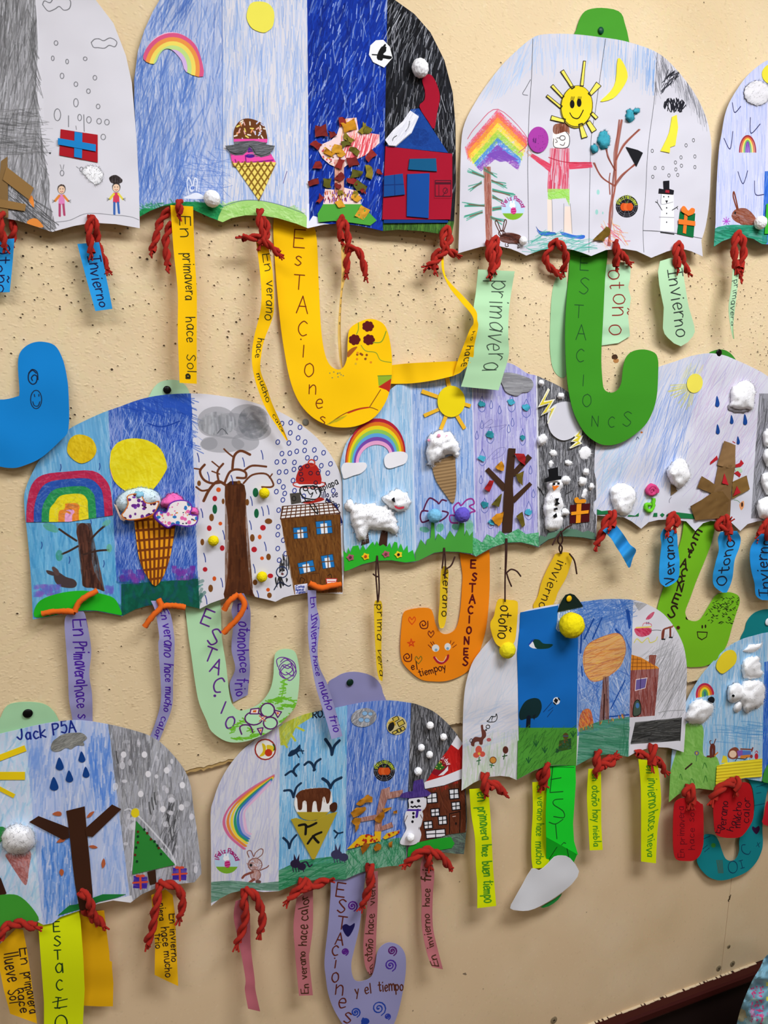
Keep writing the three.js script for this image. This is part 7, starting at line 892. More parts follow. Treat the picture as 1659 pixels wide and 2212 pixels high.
  pin(1229, 1293, u.z(1229, 1293) + 0.003, 6.6, '#f0c010', 'yellow push pin in the black tab of the blue-card umbrella');
  // folded handle
  const gr = '#18d62c';
  u.handle([1188, 1642, 1243, 1642, 1244, 1690, 1242, 1721, 1238, 1779, 1240, 1817, 1249, 1847, 1215, 1828, 1180, 1810, 1179, 1760, 1181, 1707], gr, (H) => { const k = '#0f5a1c'; H.l([1194, 1656, 1188, 1712, 1216, 1710], k, 2).l([1190, 1684, 1212, 1680], k, 2).l([1188, 1656, 1240, 1658], k, 1.2).c([1216, 1726, 1198, 1728, 1196, 1738, 1216, 1752, 1218, 1766, 1196, 1764], k, 2).c([1186, 1776, 1200, 1780, 1216, 1770], k, 2).l([1200, 1780, 1203, 1812], k, 2).l([1222, 1822, 1218, 1820, 1200, 1838], k, 1.8); }, (x, y) => 0.013 + 0.0001 * Math.max(0, y - 1700) + 0.003 * Math.sin((y - 1640) * 0.022));
  u.handle([1180, 1808, 1247, 1845, 1240, 1862, 1250, 1884, 1180, 1890], gr, (H) => { const k = '#0f5a1c'; H.l([1186, 1856, 1203, 1830], k, 1.8).l([1222, 1818, 1230, 1860], k, 1.8); }, (x, y) => Math.max(0.004, 0.0245 - 0.00034 * (y - 1808 - (x - 1180) * 0.55)), 'handle_fold');
  u.handle(sm([1149, 1876, 1165, 1880, 1183, 1866, 1197, 1851, 1214, 1848, 1232, 1854, 1251, 1882, 1240, 1904, 1226, 1918, 1200, 1938, 1168, 1957, 1142, 1967, 1119, 1967, 1102, 1962, 1110, 1944, 1128, 1912], true, 2), '#e2e3e6', null, (x, y) => 0.017 + 0.0025 * noise(x * 0.012, y * 0.012, 3) + 0.0025 * Math.abs((x - y * 0.3 - 590) / 60), 'handle_back');
  u.handle(sm([1168, 1960, 1200, 1941, 1214, 1930, 1205, 1944, 1185, 1958], true, 2), '#1f8a3a', null, () => 0.012, 'handle_edge');
  const Y = '#e6f200', ink = '#4f9a1e';
  stripTag({ label: 'neon yellow strip reading en primavera hace buen tiempo, longest of the four neon strips', group: G2, rows: [[1014, 1705, 1055, 1702], [1018, 1759, 1059, 1756], [1026, 1811, 1062, 1808], [1028, 1872, 1065, 1869], [1031, 1909, 1068, 1909], [1031, 1962, 1072, 1957]], z: [0.028, 0.024, 0.026, 0.024, 0.022, 0.024], color: Y, text: [['en', 0.03, 0.62, 25, ink, { lw: 2.8, to: 0.12 }], ['primavera', 0.16, 0.62, 23, ink, { lw: 2.6, to: 0.44 }], ['hace', 0.48, 0.62, 22, ink, { lw: 2.6, to: 0.58 }], ['buen tiempo', 0.62, 0.62, 24, ink, { lw: 2.8, to: 0.97 }]], ties: [[[1048, 1670, 0.022], [1046, 1688, 0.032], [1048, 1712, 0.032]], [[1048, 1690, 0.026], [1062, 1696, 0.028], [1074, 1700, 0.028], [1088, 1714, 0.027]], [[1056, 1700, 0.028], [1070, 1694, 0.028], [1082, 1704, 0.028]]] });
  stripTag({ label: 'neon yellow strip reading en verano hace mucho, half behind the folded green handle', group: G2, rows: [[1150, 1690, 1184, 1687], [1151, 1750, 1184, 1750], [1148, 1808, 1184, 1808], [1148, 1851, 1186, 1851], [1151, 1876, 1186, 1874]], z: [0.012, 0.01, 0.009, 0.009, 0.008], color: Y, text: [['en verano', 0.04, 0.72, 17, ink, { lw: 2, to: 0.46 }], ['hace', 0.49, 0.72, 17, ink, { lw: 2, to: 0.64 }], ['mucho', 0.7, 0.72, 17, ink, { lw: 2.2, to: 0.97 }]], ties: [[[1183, 1648, 0.022], [1180, 1668, 0.028], [1172, 1696, 0.018]], [[1172, 1660, 0.012], [1166, 1672, 0.012], [1170, 1690, 0.014]]] });
  stripTag({ label: 'short neon yellow strip reading en otoño hay niebla', group: G2, rows: [[1271, 1661, 1298, 1660], [1268, 1721, 1299, 1721], [1271, 1779, 1299, 1779], [1274, 1837, 1302, 1836]], z: [0.026, 0.022, 0.02, 0.022], color: Y, text: [['en otoño', 0.06, 0.66, 16, ink, { lw: 2.2, to: 0.47 }], ['hay niebla', 0.51, 0.66, 16, ink, { lw: 2.2, to: 0.97 }]], ties: [[[1293, 1622, 0.022], [1290, 1640, 0.03], [1288, 1668, 0.03]], [[1290, 1660, 0.026], [1302, 1652, 0.027], [1316, 1650, 0.027], [1326, 1636, 0.024]], [[1300, 1656, 0.026], [1312, 1642, 0.022], [1322, 1636, 0.018]]] });
  stripTag({ label: 'neon yellow strip reading en invierno hace nieva, rightmost of the neon strips', group: G2, rows: [[1379, 1640, 1420, 1645], [1384, 1692, 1426, 1692], [1385, 1750, 1428, 1736], [1385, 1808, 1421, 1786], [1385, 1837, 1418, 1837], [1385, 1861, 1417, 1865]], z: [0.03, 0.026, 0.026, 0.024, 0.022, 0.022], color: Y, text: [['en invierno', 0.05, 0.62, 23, ink, { lw: 2.4, to: 0.48 }], ['hace nieva', 0.51, 0.62, 23, ink, { lw: 2.4, to: 0.96 }]], ties: [[[1411, 1608, 0.022], [1410, 1628, 0.03], [1408, 1652, 0.034]], [[1374, 1628, 0.02], [1392, 1632, 0.022], [1408, 1640, 0.026]], [[1418, 1640, 0.028], [1426, 1650, 0.026], [1434, 1664, 0.024]]] });
}
// ------------------------------------------------------------ right edge: cotton clouds on blue; teal handle, red tags
{
  const u = new Umbrella('blue-washed paper umbrella with cotton rabbit cloud and green hill, cut off by the right edge', sm([1445, 1733, 1449, 1658, 1455, 1600, 1468, 1550, 1484, 1512, 1496, 1489, 1515, 1459, 1535, 1435, 1557, 1411, 1579, 1393, 1605, 1380, 1629, 1373, 1659, 1366, 1720, 1362, 1790, 1390, 1800, 1690], false, 3).concat(pr([1740, 1680, 1700, 1690, 1659, 1684, 1645, 1688, 1609, 1682, 1585, 1688, 1565, 1696, 1540, 1707, 1510, 1703, 1486, 1706, 1464, 1717])), [[1548, 1422, 1545, 1706], [1650, 1368, 1646, 1688]], { base: 0.003, flare: 0.009 });
  const C = u.C;
  C.p([1440, 1350, 1660, 1350, 1650, 1720, 1440, 1740], ['#8cc4ea', '#6fb2e0', '#a8d4f0', '#5aa2d8'], { ang: 92, jit: 10, len: 60, lw: 4, al: 0.45, dens: 1.9 }).p([1651, 1430, 1800, 1400, 1800, 1700, 1646, 1700], ['#1a56c0', '#2a66cc'], { ang: 95, len: 50, lw: 4, al: 0.7, dens: 2 }).p([1560, 1570, 1646, 1560, 1646, 1600, 1570, 1605], ['#4a90cc'], { ang: 4, jit: 6, len: 60, lw: 1.8, al: 0.5, dens: 0.7 });
  C.f(sm([1440, 1700, 1462, 1620, 1478, 1570, 1492, 1560, 1512, 1562, 1520, 1580, 1520, 1632, 1550, 1638, 1552, 1720, 1440, 1750]), '#86c25a').p(sm([1446, 1700, 1462, 1620, 1478, 1570, 1492, 1560, 1512, 1562, 1520, 1580, 1520, 1632, 1550, 1638, 1552, 1720, 1440, 1750]), ['#6fae44', '#9ad06c', '#7aba50'], { ang: 60, jit: 50, len: 30, lw: 4, al: 0.4, dens: 1.6 });
  arcBands(C, 1523, 1502, 20, 26, ['#c0284a', '#e8702a', '#f0d82c', '#5aa85a', '#3a7a8a'], 4.4, Math.PI * 0.98, Math.PI * 1.98, -0.1);
  C.e(1505, 1627, 5, 5, '#6a6a8a').e(1505, 1627, 2, 3, '#d8a83a').c([1505, 1632, 1504, 1644], '#4a7a4a', 1.6).l([1481, 1661, 1494, 1650], '#3a2a1c', 4).c([1536, 1634, 1536, 1618, 1538, 1610, 1542, 1614, 1542, 1632], '#6a2f24', 7).c([1536, 1610, 1533, 1602, 1536, 1600], '#6a2f24', 2).c([1541, 1610, 1544, 1602, 1546, 1597], '#6a2f24', 2.4).l([1528, 1634, 1542, 1634], '#6a2f24', 4).l([1544, 1632, 1550, 1626], '#d8802a', 3.4).c([1518, 1660, 1522, 1648, 1527, 1658], '#3a7a2c', 1.6).c([1520, 1690, 1524, 1676, 1528, 1688], '#3a7a2c', 1.6).c([1490, 1696, 1494, 1682, 1500, 1692], '#3a7a2c', 1.4).c([1468, 1680, 1470, 1672, 1474, 1684], '#3a7a2c', 1.4);
  // sunbather
  C.f(sm([1572, 1634, 1576, 1620, 1588, 1614, 1596, 1620, 1594, 1636, 1582, 1640]), '#8a4a34').e(1583, 1629, 8, 8, '#f2d0b0').f([1592, 1622, 1604, 1620, 1606, 1632, 1594, 1634], '#8a5ab0').f([1604, 1622, 1622, 1622, 1622, 1630, 1604, 1632], '#5a7ac8').f([1600, 1632, 1620, 1630, 1620, 1636, 1598, 1640], '#e08a3a').l([1600, 1618, 1624, 1619], '#8a4a34', 3).l([1624, 1622, 1626, 1616], '#8a3a34', 4).e(1623, 1634, 3, 4, '#9a3a3a').l([1588, 1644, 1592, 1638, 1610, 1640, 1614, 1636], '#333', 1.8).e(1634, 1634, 4, 7, '#c8283a').c([1631, 1626, 1634, 1622, 1637, 1626], '#c8283a', 1.6).f([1558, 1648, 1562, 1632, 1570, 1634, 1572, 1648], '#e8d83a');
  u.panels();
  u.cut('sun', sm([1547, 1440, 1552, 1424, 1566, 1408, 1582, 1404, 1591, 1414, 1590, 1430, 1580, 1442, 1562, 1455, 1552, 1450], true, 3), '#f0d82c', 0.0024);
  u.puff('cotton_cloud', [1612, 1400, 1620, 1393, 1636, 1392, 1646, 1388, 1642, 1400, 1626, 1408, 1606, 1408], 0.006, { amp: 2 });
  u.puff('cotton_cloud', [1602, 1438, 1608, 1424, 1624, 1418, 1638, 1420, 1642, 1440, 1648, 1452, 1638, 1464, 1614, 1466, 1604, 1460], 0.014, { amp: 2.4 });
  const rab = u.puff('cotton_rabbit', [1604, 1476, 1614, 1470, 1634, 1470, 1650, 1476, 1652, 1500, 1644, 1524, 1626, 1532, 1612, 1540, 1606, 1530, 1600, 1520, 1596, 1504], 0.018, { amp: 2.4 });
  u.puff('head', [1572, 1502, 1574, 1484, 1588, 1476, 1602, 1480, 1608, 1500, 1600, 1512, 1586, 1518, 1574, 1514], 0.014, { parent: rab, amp: 1.6, lift: 0.002 }); u.puff('paw', [1584, 1530, 1592, 1518, 1604, 1512, 1606, 1522, 1592, 1540], 0.008, { parent: rab }); u.ball('eye', 1584, 1503, 2.6, '#101010', { parent: rab, lift: 0.015, spike: 0 });
  const sh = u.puff('cotton_sheep', [1482, 1542, 1492, 1520, 1508, 1510, 1524, 1512, 1540, 1520, 1540, 1536, 1530, 1550, 1518, 1562, 1494, 1562, 1480, 1556], 0.018, { amp: 2.4 }); u.cut('head', sm([1531, 1514, 1534, 1508, 1541, 1506, 1544, 1512, 1540, 1519], true, 3), '#17181c', 0.012, { parent: sh, cell: 6, t: 0.003 });
  ORG = u.org; mesh(u.o, 'corrugated_sand', sheet([1549, 1655, 1570, 1648, 1647, 1639, 1646, 1678, 1614, 1680, 1609, 1680, 1585, 1687, 1546, 1704], (x, y) => u.z(x, y) + 0.003 + 0.0008 * Math.sin((y + x * 0.1) / 6.5 * 6.283), { cell: 2.2, t: 0.001 }), M('#e8d42c'));
  u.cut('green_card', sm([1648, 1680, 1654, 1660, 1666, 1645, 1690, 1640, 1690, 1690, 1650, 1690], true, 2), '#3f9a3a', 0.002);
  u.tab(sm([1604, 1400, 1609, 1360, 1615, 1340, 1627, 1326, 1641, 1319, 1659, 1316, 1690, 1318, 1706, 1330, 1716, 1400], true, 2), '#0d7f82', 0.002);
  pin(1659, 1343, 0.0036, 8, '#e8ecee', 'white push pin in the teal tab at the right edge');
  u.handle(sm([1612, 1672, 1620, 1690, 1627, 1711, 1628, 1758, 1599, 1808, 1597, 1837, 1590, 1855, 1578, 1860, 1567, 1854, 1560, 1838, 1553, 1818, 1545, 1805, 1531, 1802, 1521, 1805, 1518, 1825, 1506, 1854, 1509, 1870, 1521, 1886, 1536, 1897, 1557, 1902, 1582, 1897, 1612, 1884, 1632, 1865, 1644, 1842, 1648, 1822, 1647, 1791, 1649, 1758, 1656, 1716, 1662, 1672], true, 4), '#0f8a92', (H) => {
    const k = '#0a3a5a'; H.t('C', 1612, 1850, 22, k, { lw: 1.8, ang: -40 }).t('I', 1600, 1876, 16, k, { lw: 1.6, ang: -14 }).o(1583, 1873, 10, 13, k, 1.8); for (let i = 0; i < 6; i++) H.l([1548 + i * 2.4, 1858, 1552 + i * 2, 1886], '#5a5a3a', 1.2); H.f(sm([1634, 1802, 1625, 1792, 1626, 1785, 1632, 1788, 1639, 1784, 1641, 1792]), '#3a1040'); H.l([1520, 1812, 1534, 1806], k, 1.6).l([1518, 1834, 1528, 1826], k, 1.6).l([1522, 1840, 1532, 1832], k, 1.6).e(1541, 1826, 5, 5, '#3f9a3a').l([1634, 1828, 1642, 1820], k, 1.4).l([1636, 1820, 1640, 1830], k, 1.4).l([1634, 1700, 1654, 1694], k, 1.2).l([1634, 1714, 1644, 1712], k, 1.2).l([1630, 1740, 1652, 1736], k, 1.2);
  }, (x, y) => 0.0035 + 0.0015 * noise(x * 0.02, y * 0.01, 8));
  const R = '#c4141c', ink = '#3a0a1a';
  sheetTag({ label: 'red rounded tag with faint pen writing, hanging lowest at the right', group: G2, outline: sm([1461, 1730, 1470, 1725, 1481, 1724, 1498, 1725, 1514, 1736, 1519, 1744, 1520, 1808, 1518, 1830, 1511, 1849, 1498, 1859, 1481, 1860, 1464, 1858, 1457, 1849, 1454, 1825, 1454, 1775, 1456, 1741], true, 3), zf: (x, y) => 0.022 + 0.002 * noise(x * 0.02, y * 0.015, 2) + 0.003 * ((x - 1487) / 33) ** 2, color: R, draw: (a) => a.t('En primavera', 1478, 1852, 14, '#7a0a18', { ang: -90, lw: 1.8, fit: 112 }).t('hace sol', 1500, 1835, 14, '#7a0a18', { ang: -90, lw: 1.8, fit: 90 }), ties: [[[1490, 1695, 0.018], [1494, 1708, 0.028], [1496, 1720, 0.03], [1492, 1734, 0.028]], [[1490, 1697, 0.018], [1482, 1712, 0.024], [1484, 1724, 0.02]]] });
  sheetTag({ label: 'red tag reading En verano hace mucho calor, overlapping the teal handle', group: G2, outline: sm([1541, 1721, 1553, 1709, 1568, 1701, 1582, 1695, 1604, 1690, 1617, 1692, 1624, 1704, 1628, 1732, 1628, 1761, 1622, 1780, 1604, 1805, 1587, 1810, 1562, 1809, 1546, 1801, 1542, 1775], true, 3), zf: (x, y) => 0.024 + 0.002 * noise(x * 0.02, y * 0.015, 6) + 0.003 * ((x - 1585) / 40) ** 2, color: R, draw: (a) => a.t('En', 1556, 1800, 14, ink, { ang: -80, lw: 1.7 }).t('verano', 1566, 1794, 17, ink, { ang: -84, lw: 1.9, fit: 66 }).t('hay', 1584, 1796, 15, ink, { ang: -74, lw: 1.8, fit: 38 }).t('mucho', 1600, 1788, 16, ink, { ang: -88, lw: 1.8, fit: 58 }).t('calor', 1618, 1778, 16, ink, { ang: -88, lw: 1.8, fit: 58 }), ties: [[[1586, 1680, 0.02], [1592, 1690, 0.03], [1590, 1706, 0.031]], [[1584, 1690, 0.026], [1568, 1696, 0.03], [1550, 1708, 0.03], [1540, 1726, 0.028]]] });
  sheetTag({ label: 'sliver of a third red tag at the right frame edge', group: G2, outline: sm([1656, 1734, 1670, 1726, 1700, 1728, 1706, 1770, 1690, 1786, 1649, 1781, 1651, 1760], true, 3), zf: (x, y) => 0.022 + 0.002 * noise(x * 0.02, y * 0.015, 6), color: '#cc1a28', ties: [[[1690, 1692, 0.018], [1688, 1710, 0.028], [1686, 1736, 0.028]]] });
}
// ------------------------------------------------------------ bottom left: rain, bare tree and Christmas tree; neon handle
{
  const u = new Umbrella('umbrella with P5A written over its rain cloud, bare brown tree and grey snowy sky', sm([-110, 1640, -60, 1602, 0, 1585, 35, 1577, 81, 1566, 130, 1558, 176, 1556, 231, 1564, 271, 1573, 312, 1585, 339, 1598, 363, 1619, 385, 1644, 401, 1668, 412, 1698, 418, 1744, 426, 1798, 434, 1866, 435, 1888], false, 3).concat(pr([420, 1906, 380, 1910, 340, 1917, 306, 1932, 282, 1950, 244, 1945, 212, 1952, 174, 1966, 130, 1981, 114, 1994, 94, 1998, 81, 1991, 41, 1995, 0, 2005, -50, 2020, -110, 2010])), [[52, 1570, 92, 1998], [233, 1564, 282, 1950]], { base: 0.005, flare: 0.011, wrinkle: 0.0014, bg: '#dcdfee' });
  const C = u.C;
  C.p([-110, 1560, 60, 1560, 92, 2000, -110, 2010], ['#a8d4ec', '#8cc4e4', '#c4e2f2', '#d4d8ee'], { ang: 100, jit: 30, len: 50, lw: 4, al: 0.45, dens: 1.5 }).p([52, 1550, 240, 1550, 282, 1960, 92, 2000], ['#8fb0e8', '#a8c0ee', '#b8c8f0', '#7a9ee0'], { ang: 92, jit: 12, len: 50, lw: 4, al: 0.42, dens: 1.6 }).p([190, 1600, 240, 1600, 250, 1740, 200, 1740], ['#4a80dc', '#5a8ce0'], { ang: 90, len: 50, lw: 4, al: 0.5, dens: 1.4 }).p([88, 1820, 160, 1800, 168, 1960, 100, 1985], ['#4a86dc', '#6a9ce4', '#3a76cc'], { ang: 90, len: 40, lw: 4, al: 0.5, dens: 1.3 }).p([60, 1620, 120, 1610, 110, 1700, 66, 1720], ['#7aa0e4'], { ang: 95, len: 40, lw: 4, al: 0.4, dens: 0.9 });
  C.p([233, 1560, 420, 1560, 440, 1900, 282, 1950], ['#8a8a8c', '#a2a2a4', '#6f6f72', '#b8b8ba'], { ang: 92, jit: 14, len: 44, lw: 3, al: 0.5, dens: 1.9 }).p([240, 1565, 330, 1575, 320, 1680, 246, 1690], ['#77777a', '#5f5f62'], { ang: 88, jit: 10, len: 40, lw: 3, al: 0.4, dens: 0.9 }).p([360, 1740, 390, 1740, 380, 1840, 350, 1830], ['#4c4c50', '#333'], { ang: 105, jit: 12, len: 34, lw: 1.8, al: 0.7, dens: 0.7 });
  for (let i = 0; i < 44; i++) { const x = rr(246, 425), y = rr(1585, 1890); if (x < 430 - (1700 - y) * 0.12) C.e(x, y, rr(3, 8), rr(3, 9), '#f0eef4', rr(0.3, 0.8)); }
  for (const [x, y] of [[320, 1672], [304, 1715], [267, 1630], [312, 1630], [360, 1664], [352, 1748], [394, 1696], [392, 1744]]) C.e(x, y, 6, 7, '#f4f2f6', 0.95); for (const [x, y] of [[251, 1635], [333, 1724], [328, 1735], [322, 1745], [362, 1770], [368, 1800]]) C.c([x, y - 12, x + 1, y, x + 4, y + 14], '#333', 2.4, false, 0.7);
  C.t('Jack', 38, 1599, 26, '#1a2a86', { lw: 3, ang: -6, fit: 66 }).t('P5A', 116, 1588, 26, '#1a2a86', { lw: 3, ang: -8, fit: 54 });
  C.p(sm([12, 1845, 38, 1842, 66, 1840, 62, 1880, 56, 1912, 38, 1890, 20, 1862]), ['#b06a64', '#c88a84', '#9a524c'], { ang: 60, jit: 50, len: 14, lw: 3, al: 0.7, dens: 2 });
  for (const [x, y] of [[303, 1906], [388, 1888]]) { C.p(quad(x, y, 30, 26, 0.05), ['#3a2496', '#4a2ca8'], { ang: 10, len: 20, lw: 5, al: 0.85, dens: 2.4 }).l([x, y - 14, x + 1, y + 14], '#d8503a', 4.4).l([x - 15, y + 1, x + 15, y - 1], '#d8503a', 4.4); C.e(x - 5, y - 14, 5, 3, '#d8503a').e(x + 5, y - 14, 5, 3, '#d8503a'); }
  C.c([270, 1750, 290, 1754, 360, 1830, 380, 1868], '#f2f2f6', 3, false, 0.7).c([292, 1766, 286, 1860, 284, 1880], '#f2f2f6', 3, false, 0.7);
  C.p([293, 1746, 302, 1762, 282, 1758], '#f0d820', { ang: 30, jit: 60, len: 10, lw: 4, al: 0.9 }).p(ell(292, 1756, 9, 10), '#f2da1e', { ang: 30, jit: 90, len: 9, lw: 4, al: 0.95, dens: 3 });
  C.f([210, 1950, 284, 1934, 290, 1955, 212, 1956], '#ececf0');
  u.panels();
  const D = u.D;
  D.f([100, 1570, 196, 1570, 196, 1630, 100, 1630], '#8c8c86').p([100, 1570, 196, 1570, 196, 1630, 100, 1630], ['#6c6c66', '#a4a49c'], { ang: 150, jit: 14, len: 24, lw: 2.4, al: 0.6, dens: 1.6 });
  u.cut('grey_cloud', sm([110, 1616, 114, 1602, 124, 1594, 132, 1588, 146, 1584, 162, 1583, 178, 1584, 188, 1594, 180, 1602, 182, 1610, 166, 1610, 154, 1618, 142, 1615, 130, 1622, 116, 1623], true, 3), true, 0.001);
  for (const [x, y, h] of [[129, 1650, 14], [177, 1635, 12], [150, 1677, 13], [186, 1668, 12], [117, 1693, 15]]) u.cut('raindrop', sm([x - 1, y - h, x + h * 0.55, y + h * 0.2, x + h * 0.55, y + h * 0.75, x, y + h, x - h * 0.6, y + h * 0.7, x - h * 0.5, y], true, 3), '#0e4088', 0.001, { cell: 9 });
  for (const [a, w] of [[[-8, 1640, 55, 1616], 13], [[-8, 1676, 54, 1676], 17], [[-8, 1700, 31, 1720], 9]]) u.cut('sun_ray', bar(...a, w), '#f0cf10', 0.0012);
  const tr = u.cut('brown_tree', [143, 1752, 183, 1742, 188, 1800, 194, 1860, 200, 1930, 200, 1966, 172, 1966, 162, 1910, 156, 1860, 150, 1800], '#3f2110', 0.0014);
  u.cut('branch', [63, 1776, 83, 1763, 148, 1788, 150, 1810, 136, 1814], '#3a1e0f', 0.0022, { parent: tr }); u.cut('branch', [184, 1790, 242, 1738, 262, 1748, 200, 1808, 186, 1806], '#3f2110', 0.0022, { parent: tr });
  for (const a of [[113, 1758, 124, 1753, 132, 1755, 132, 1762, 120, 1762], [187, 1766, 194, 1756, 204, 1753, 196, 1764], [122, 1820, 132, 1810, 143, 1808, 138, 1818], [192, 1828, 202, 1826, 211, 1831, 200, 1833], [219, 1866, 224, 1854, 228, 1866, 222, 1876], [128, 1884, 132, 1877, 138, 1882, 136, 1890, 132, 1892]]) u.cut('paper_leaf', sm(a, true, 2), '#b8603a', 0.0012, { cell: 8 });
  const xt = u.cut('christmas_tree', [294, 1773, 378, 1868, 286, 1889], '#2e8a35', 0.0014); u.cut('trunk', [318, 1884, 336, 1879, 338, 1908, 324, 1912], '#3a2010', 0.001, { parent: xt });
  for (const [x, y, k] of [[312, 1792, 0], [318, 1800, 1], [298, 1797, 1], [326, 1813, 1], [334, 1818, 0], [298, 1807, 0], [298, 1820, 1], [343, 1832, 1], [340, 1827, 0], [294, 1831, 0], [292, 1847, 1], [348, 1845, 0], [296, 1861, 0]]) u.cut('bauble', ell(x, y, 2.6, 2.6, 0, 10), k ? '#6a2418' : '#123a20', 0.0021, { parent: xt, cell: 6, t: 0.0008 });
  u.puff('cotton_ball', [5, 1825, 4, 1804, 16, 1788, 36, 1781, 58, 1786, 72, 1800, 74, 1822, 62, 1838, 40, 1846, 18, 1842], 0.022, { amp: 2.4, lump: 0.1 });
  u.cut('green_hill', sm([-110, 1950, -30, 1938, 20, 1932, 45, 1938, 70, 1962, 84, 1988, 60, 1992, 20, 1998, -30, 2012, -108, 2006], true, 3), '#3f9a2e', 0.0014); u.cut('green_strip', [125, 1978, 138, 1966, 150, 1956, 165, 1954, 200, 1940, 222, 1932, 272, 1932, 250, 1940, 214, 1948, 180, 1962], '#1f7f38', 0.001);
  u.cut('green_tree_edge', sm([-30, 1800, 0, 1786, 14, 1792, 12, 1806, -2, 1822, -30, 1840], true, 3), '#2f8a44', 0.001); u.cut('trunk_edge', [-12, 1880, 2, 1898, 14, 1930, 4, 1936, -14, 1936], '#3a1c10', 0.001);
  u.tab([-12, 1600, 2, 1548, 16, 1524, 41, 1517, 76, 1517, 100, 1523, 117, 1538, 128, 1560, 132, 1590], '#a9d8a8');
  pin(60, 1541, 0.0045, 9.5, '#0a0a0a', 'black push pin in the pale green tab of the umbrella with P5A written on it');
  u.handle([84, 1966, 168, 1955, 174, 1988, 180, 2070, 183, 2138, 179, 2212, 176, 2300, 92, 2300, 95, 2212, 95, 2165, 90, 2097, 84, 2016, 81, 1985], '#e2ef06', (H) => { const k = '#1c3a1a'; [['E', 116, 2012, 22], ['s', 117, 2042, 34], ['T', 118, 2072, 22], ['a', 120, 2102, 30], ['C', 122, 2140, 24], ['I', 118, 2178, 22]].forEach(([c, x, y, s]) => H.t(c, x, y, s, k, { lw: 2.3, ang: c === 'I' ? 6 : -3 })); H.l([114, 2165, 145, 2158], k, 2.2).l([120, 2178, 144, 2174], k, 2.2).o(132, 2210, 13, 17, k, 2.4); }, (x, y) => 0.012 + 0.004 * Math.sin((y - 1980) * 0.02) + 0.00003 * (x - 130));
  const A = '#efb50a', ink = '#2a1a1a';
  sheetTag({ label: 'amber tag reading En primavera hace sol in two lines, at the bottom left corner', group: G2, outline: [-16, 2060, 0, 2040, 35, 2006, 50, 2009, 58, 2050, 65, 2097, 80, 2211, 22, 2190, 8, 2138, 0, 2097, -14, 2090], zf: (x, y) => 0.02 + 0.003 * noise(x * 0.02, y * 0.012, 6), color: A, draw: (a) => a.t('En', 41, 2050, 22, ink, { ang: 82, lw: 2.2, fit: 40 }).t('primavera', 50, 2102, 20, ink, { ang: 80, lw: 2.2, fit: 92 }).t('hace', 38, 2136, 20, ink, { ang: 84, lw: 2.2, fit: 56 }).t('llueve', 8, 2060, 30, ink, { ang: 80, lw: 2.4, fit: 66 }).t('Sol', 17, 2140, 24, ink, { ang: 82, lw: 2.2, fit: 32 }), ties: [[[20, 1998, 0.02], [10, 2006, 0.028], [-2, 2030, 0.028]], [[20, 1998, 0.02], [36, 1994, 0.028], [54, 1998, 0.028], [76, 2002, 0.026]]] });
  sheetTag({ label: 'blank amber strip behind the neon yellow handle', group: G2, outline: [170, 1972, 225, 1967, 230, 2010, 236, 2056, 237, 2076, 242, 2078, 242, 2090, 245, 2124, 244, 2174, 214, 2174, 170, 2172], zf: (x, y) => 0.006 + 0.002 * Math.sin(x * 0.06) + 0.001 * noise(1, y * 0.02, 1), color: '#eab008', ties: [[[172, 1926, 0.024], [186, 1936, 0.028], [196, 1956, 0.026], [200, 1974, 0.02], [212, 1988, 0.016], [222, 1998, 0.014]], [[180, 1960, 0.014], [192, 1974, 0.013], [204, 1986, 0.013]]] });
  sheetTag({ label: 'amber tag with slanted end reading En invierno hace mucho frio, below the Christmas tree', group: G2, outline: [327, 1934, 345, 1926, 358, 1922, 373, 1934, 378, 1975, 381, 2040, 385, 2130, 361, 2119, 334, 2106, 335, 2043, 330, 1980], zf: (x, y) => 0.02 + 0.003 * noise(x * 0.02, y * 0.015, 9), color: A, draw: (a) => a.t('En invierno', 366, 1975, 15, ink, { ang: 87, lw: 1.9, fit: 106 }).t('hace mucho', 349, 2004, 16, ink, { ang: 85, lw: 1.9, fit: 110 }).t('niera', 342, 1952, 14, ink, { ang: 86, lw: 1.8, fit: 40 }).t('frio', 334, 2018, 15, ink, { ang: 85, lw: 1.8, fit: 34 }), ties: [[[346, 1908, 0.022], [342, 1930, 0.03], [334, 1970, 0.031], [328, 2010, 0.03], [318, 2036, 0.028]], [[346, 1908, 0.022], [366, 1910, 0.03], [386, 1922, 0.03], [394, 1950, 0.028], [388, 1980, 0.026]]] });
}
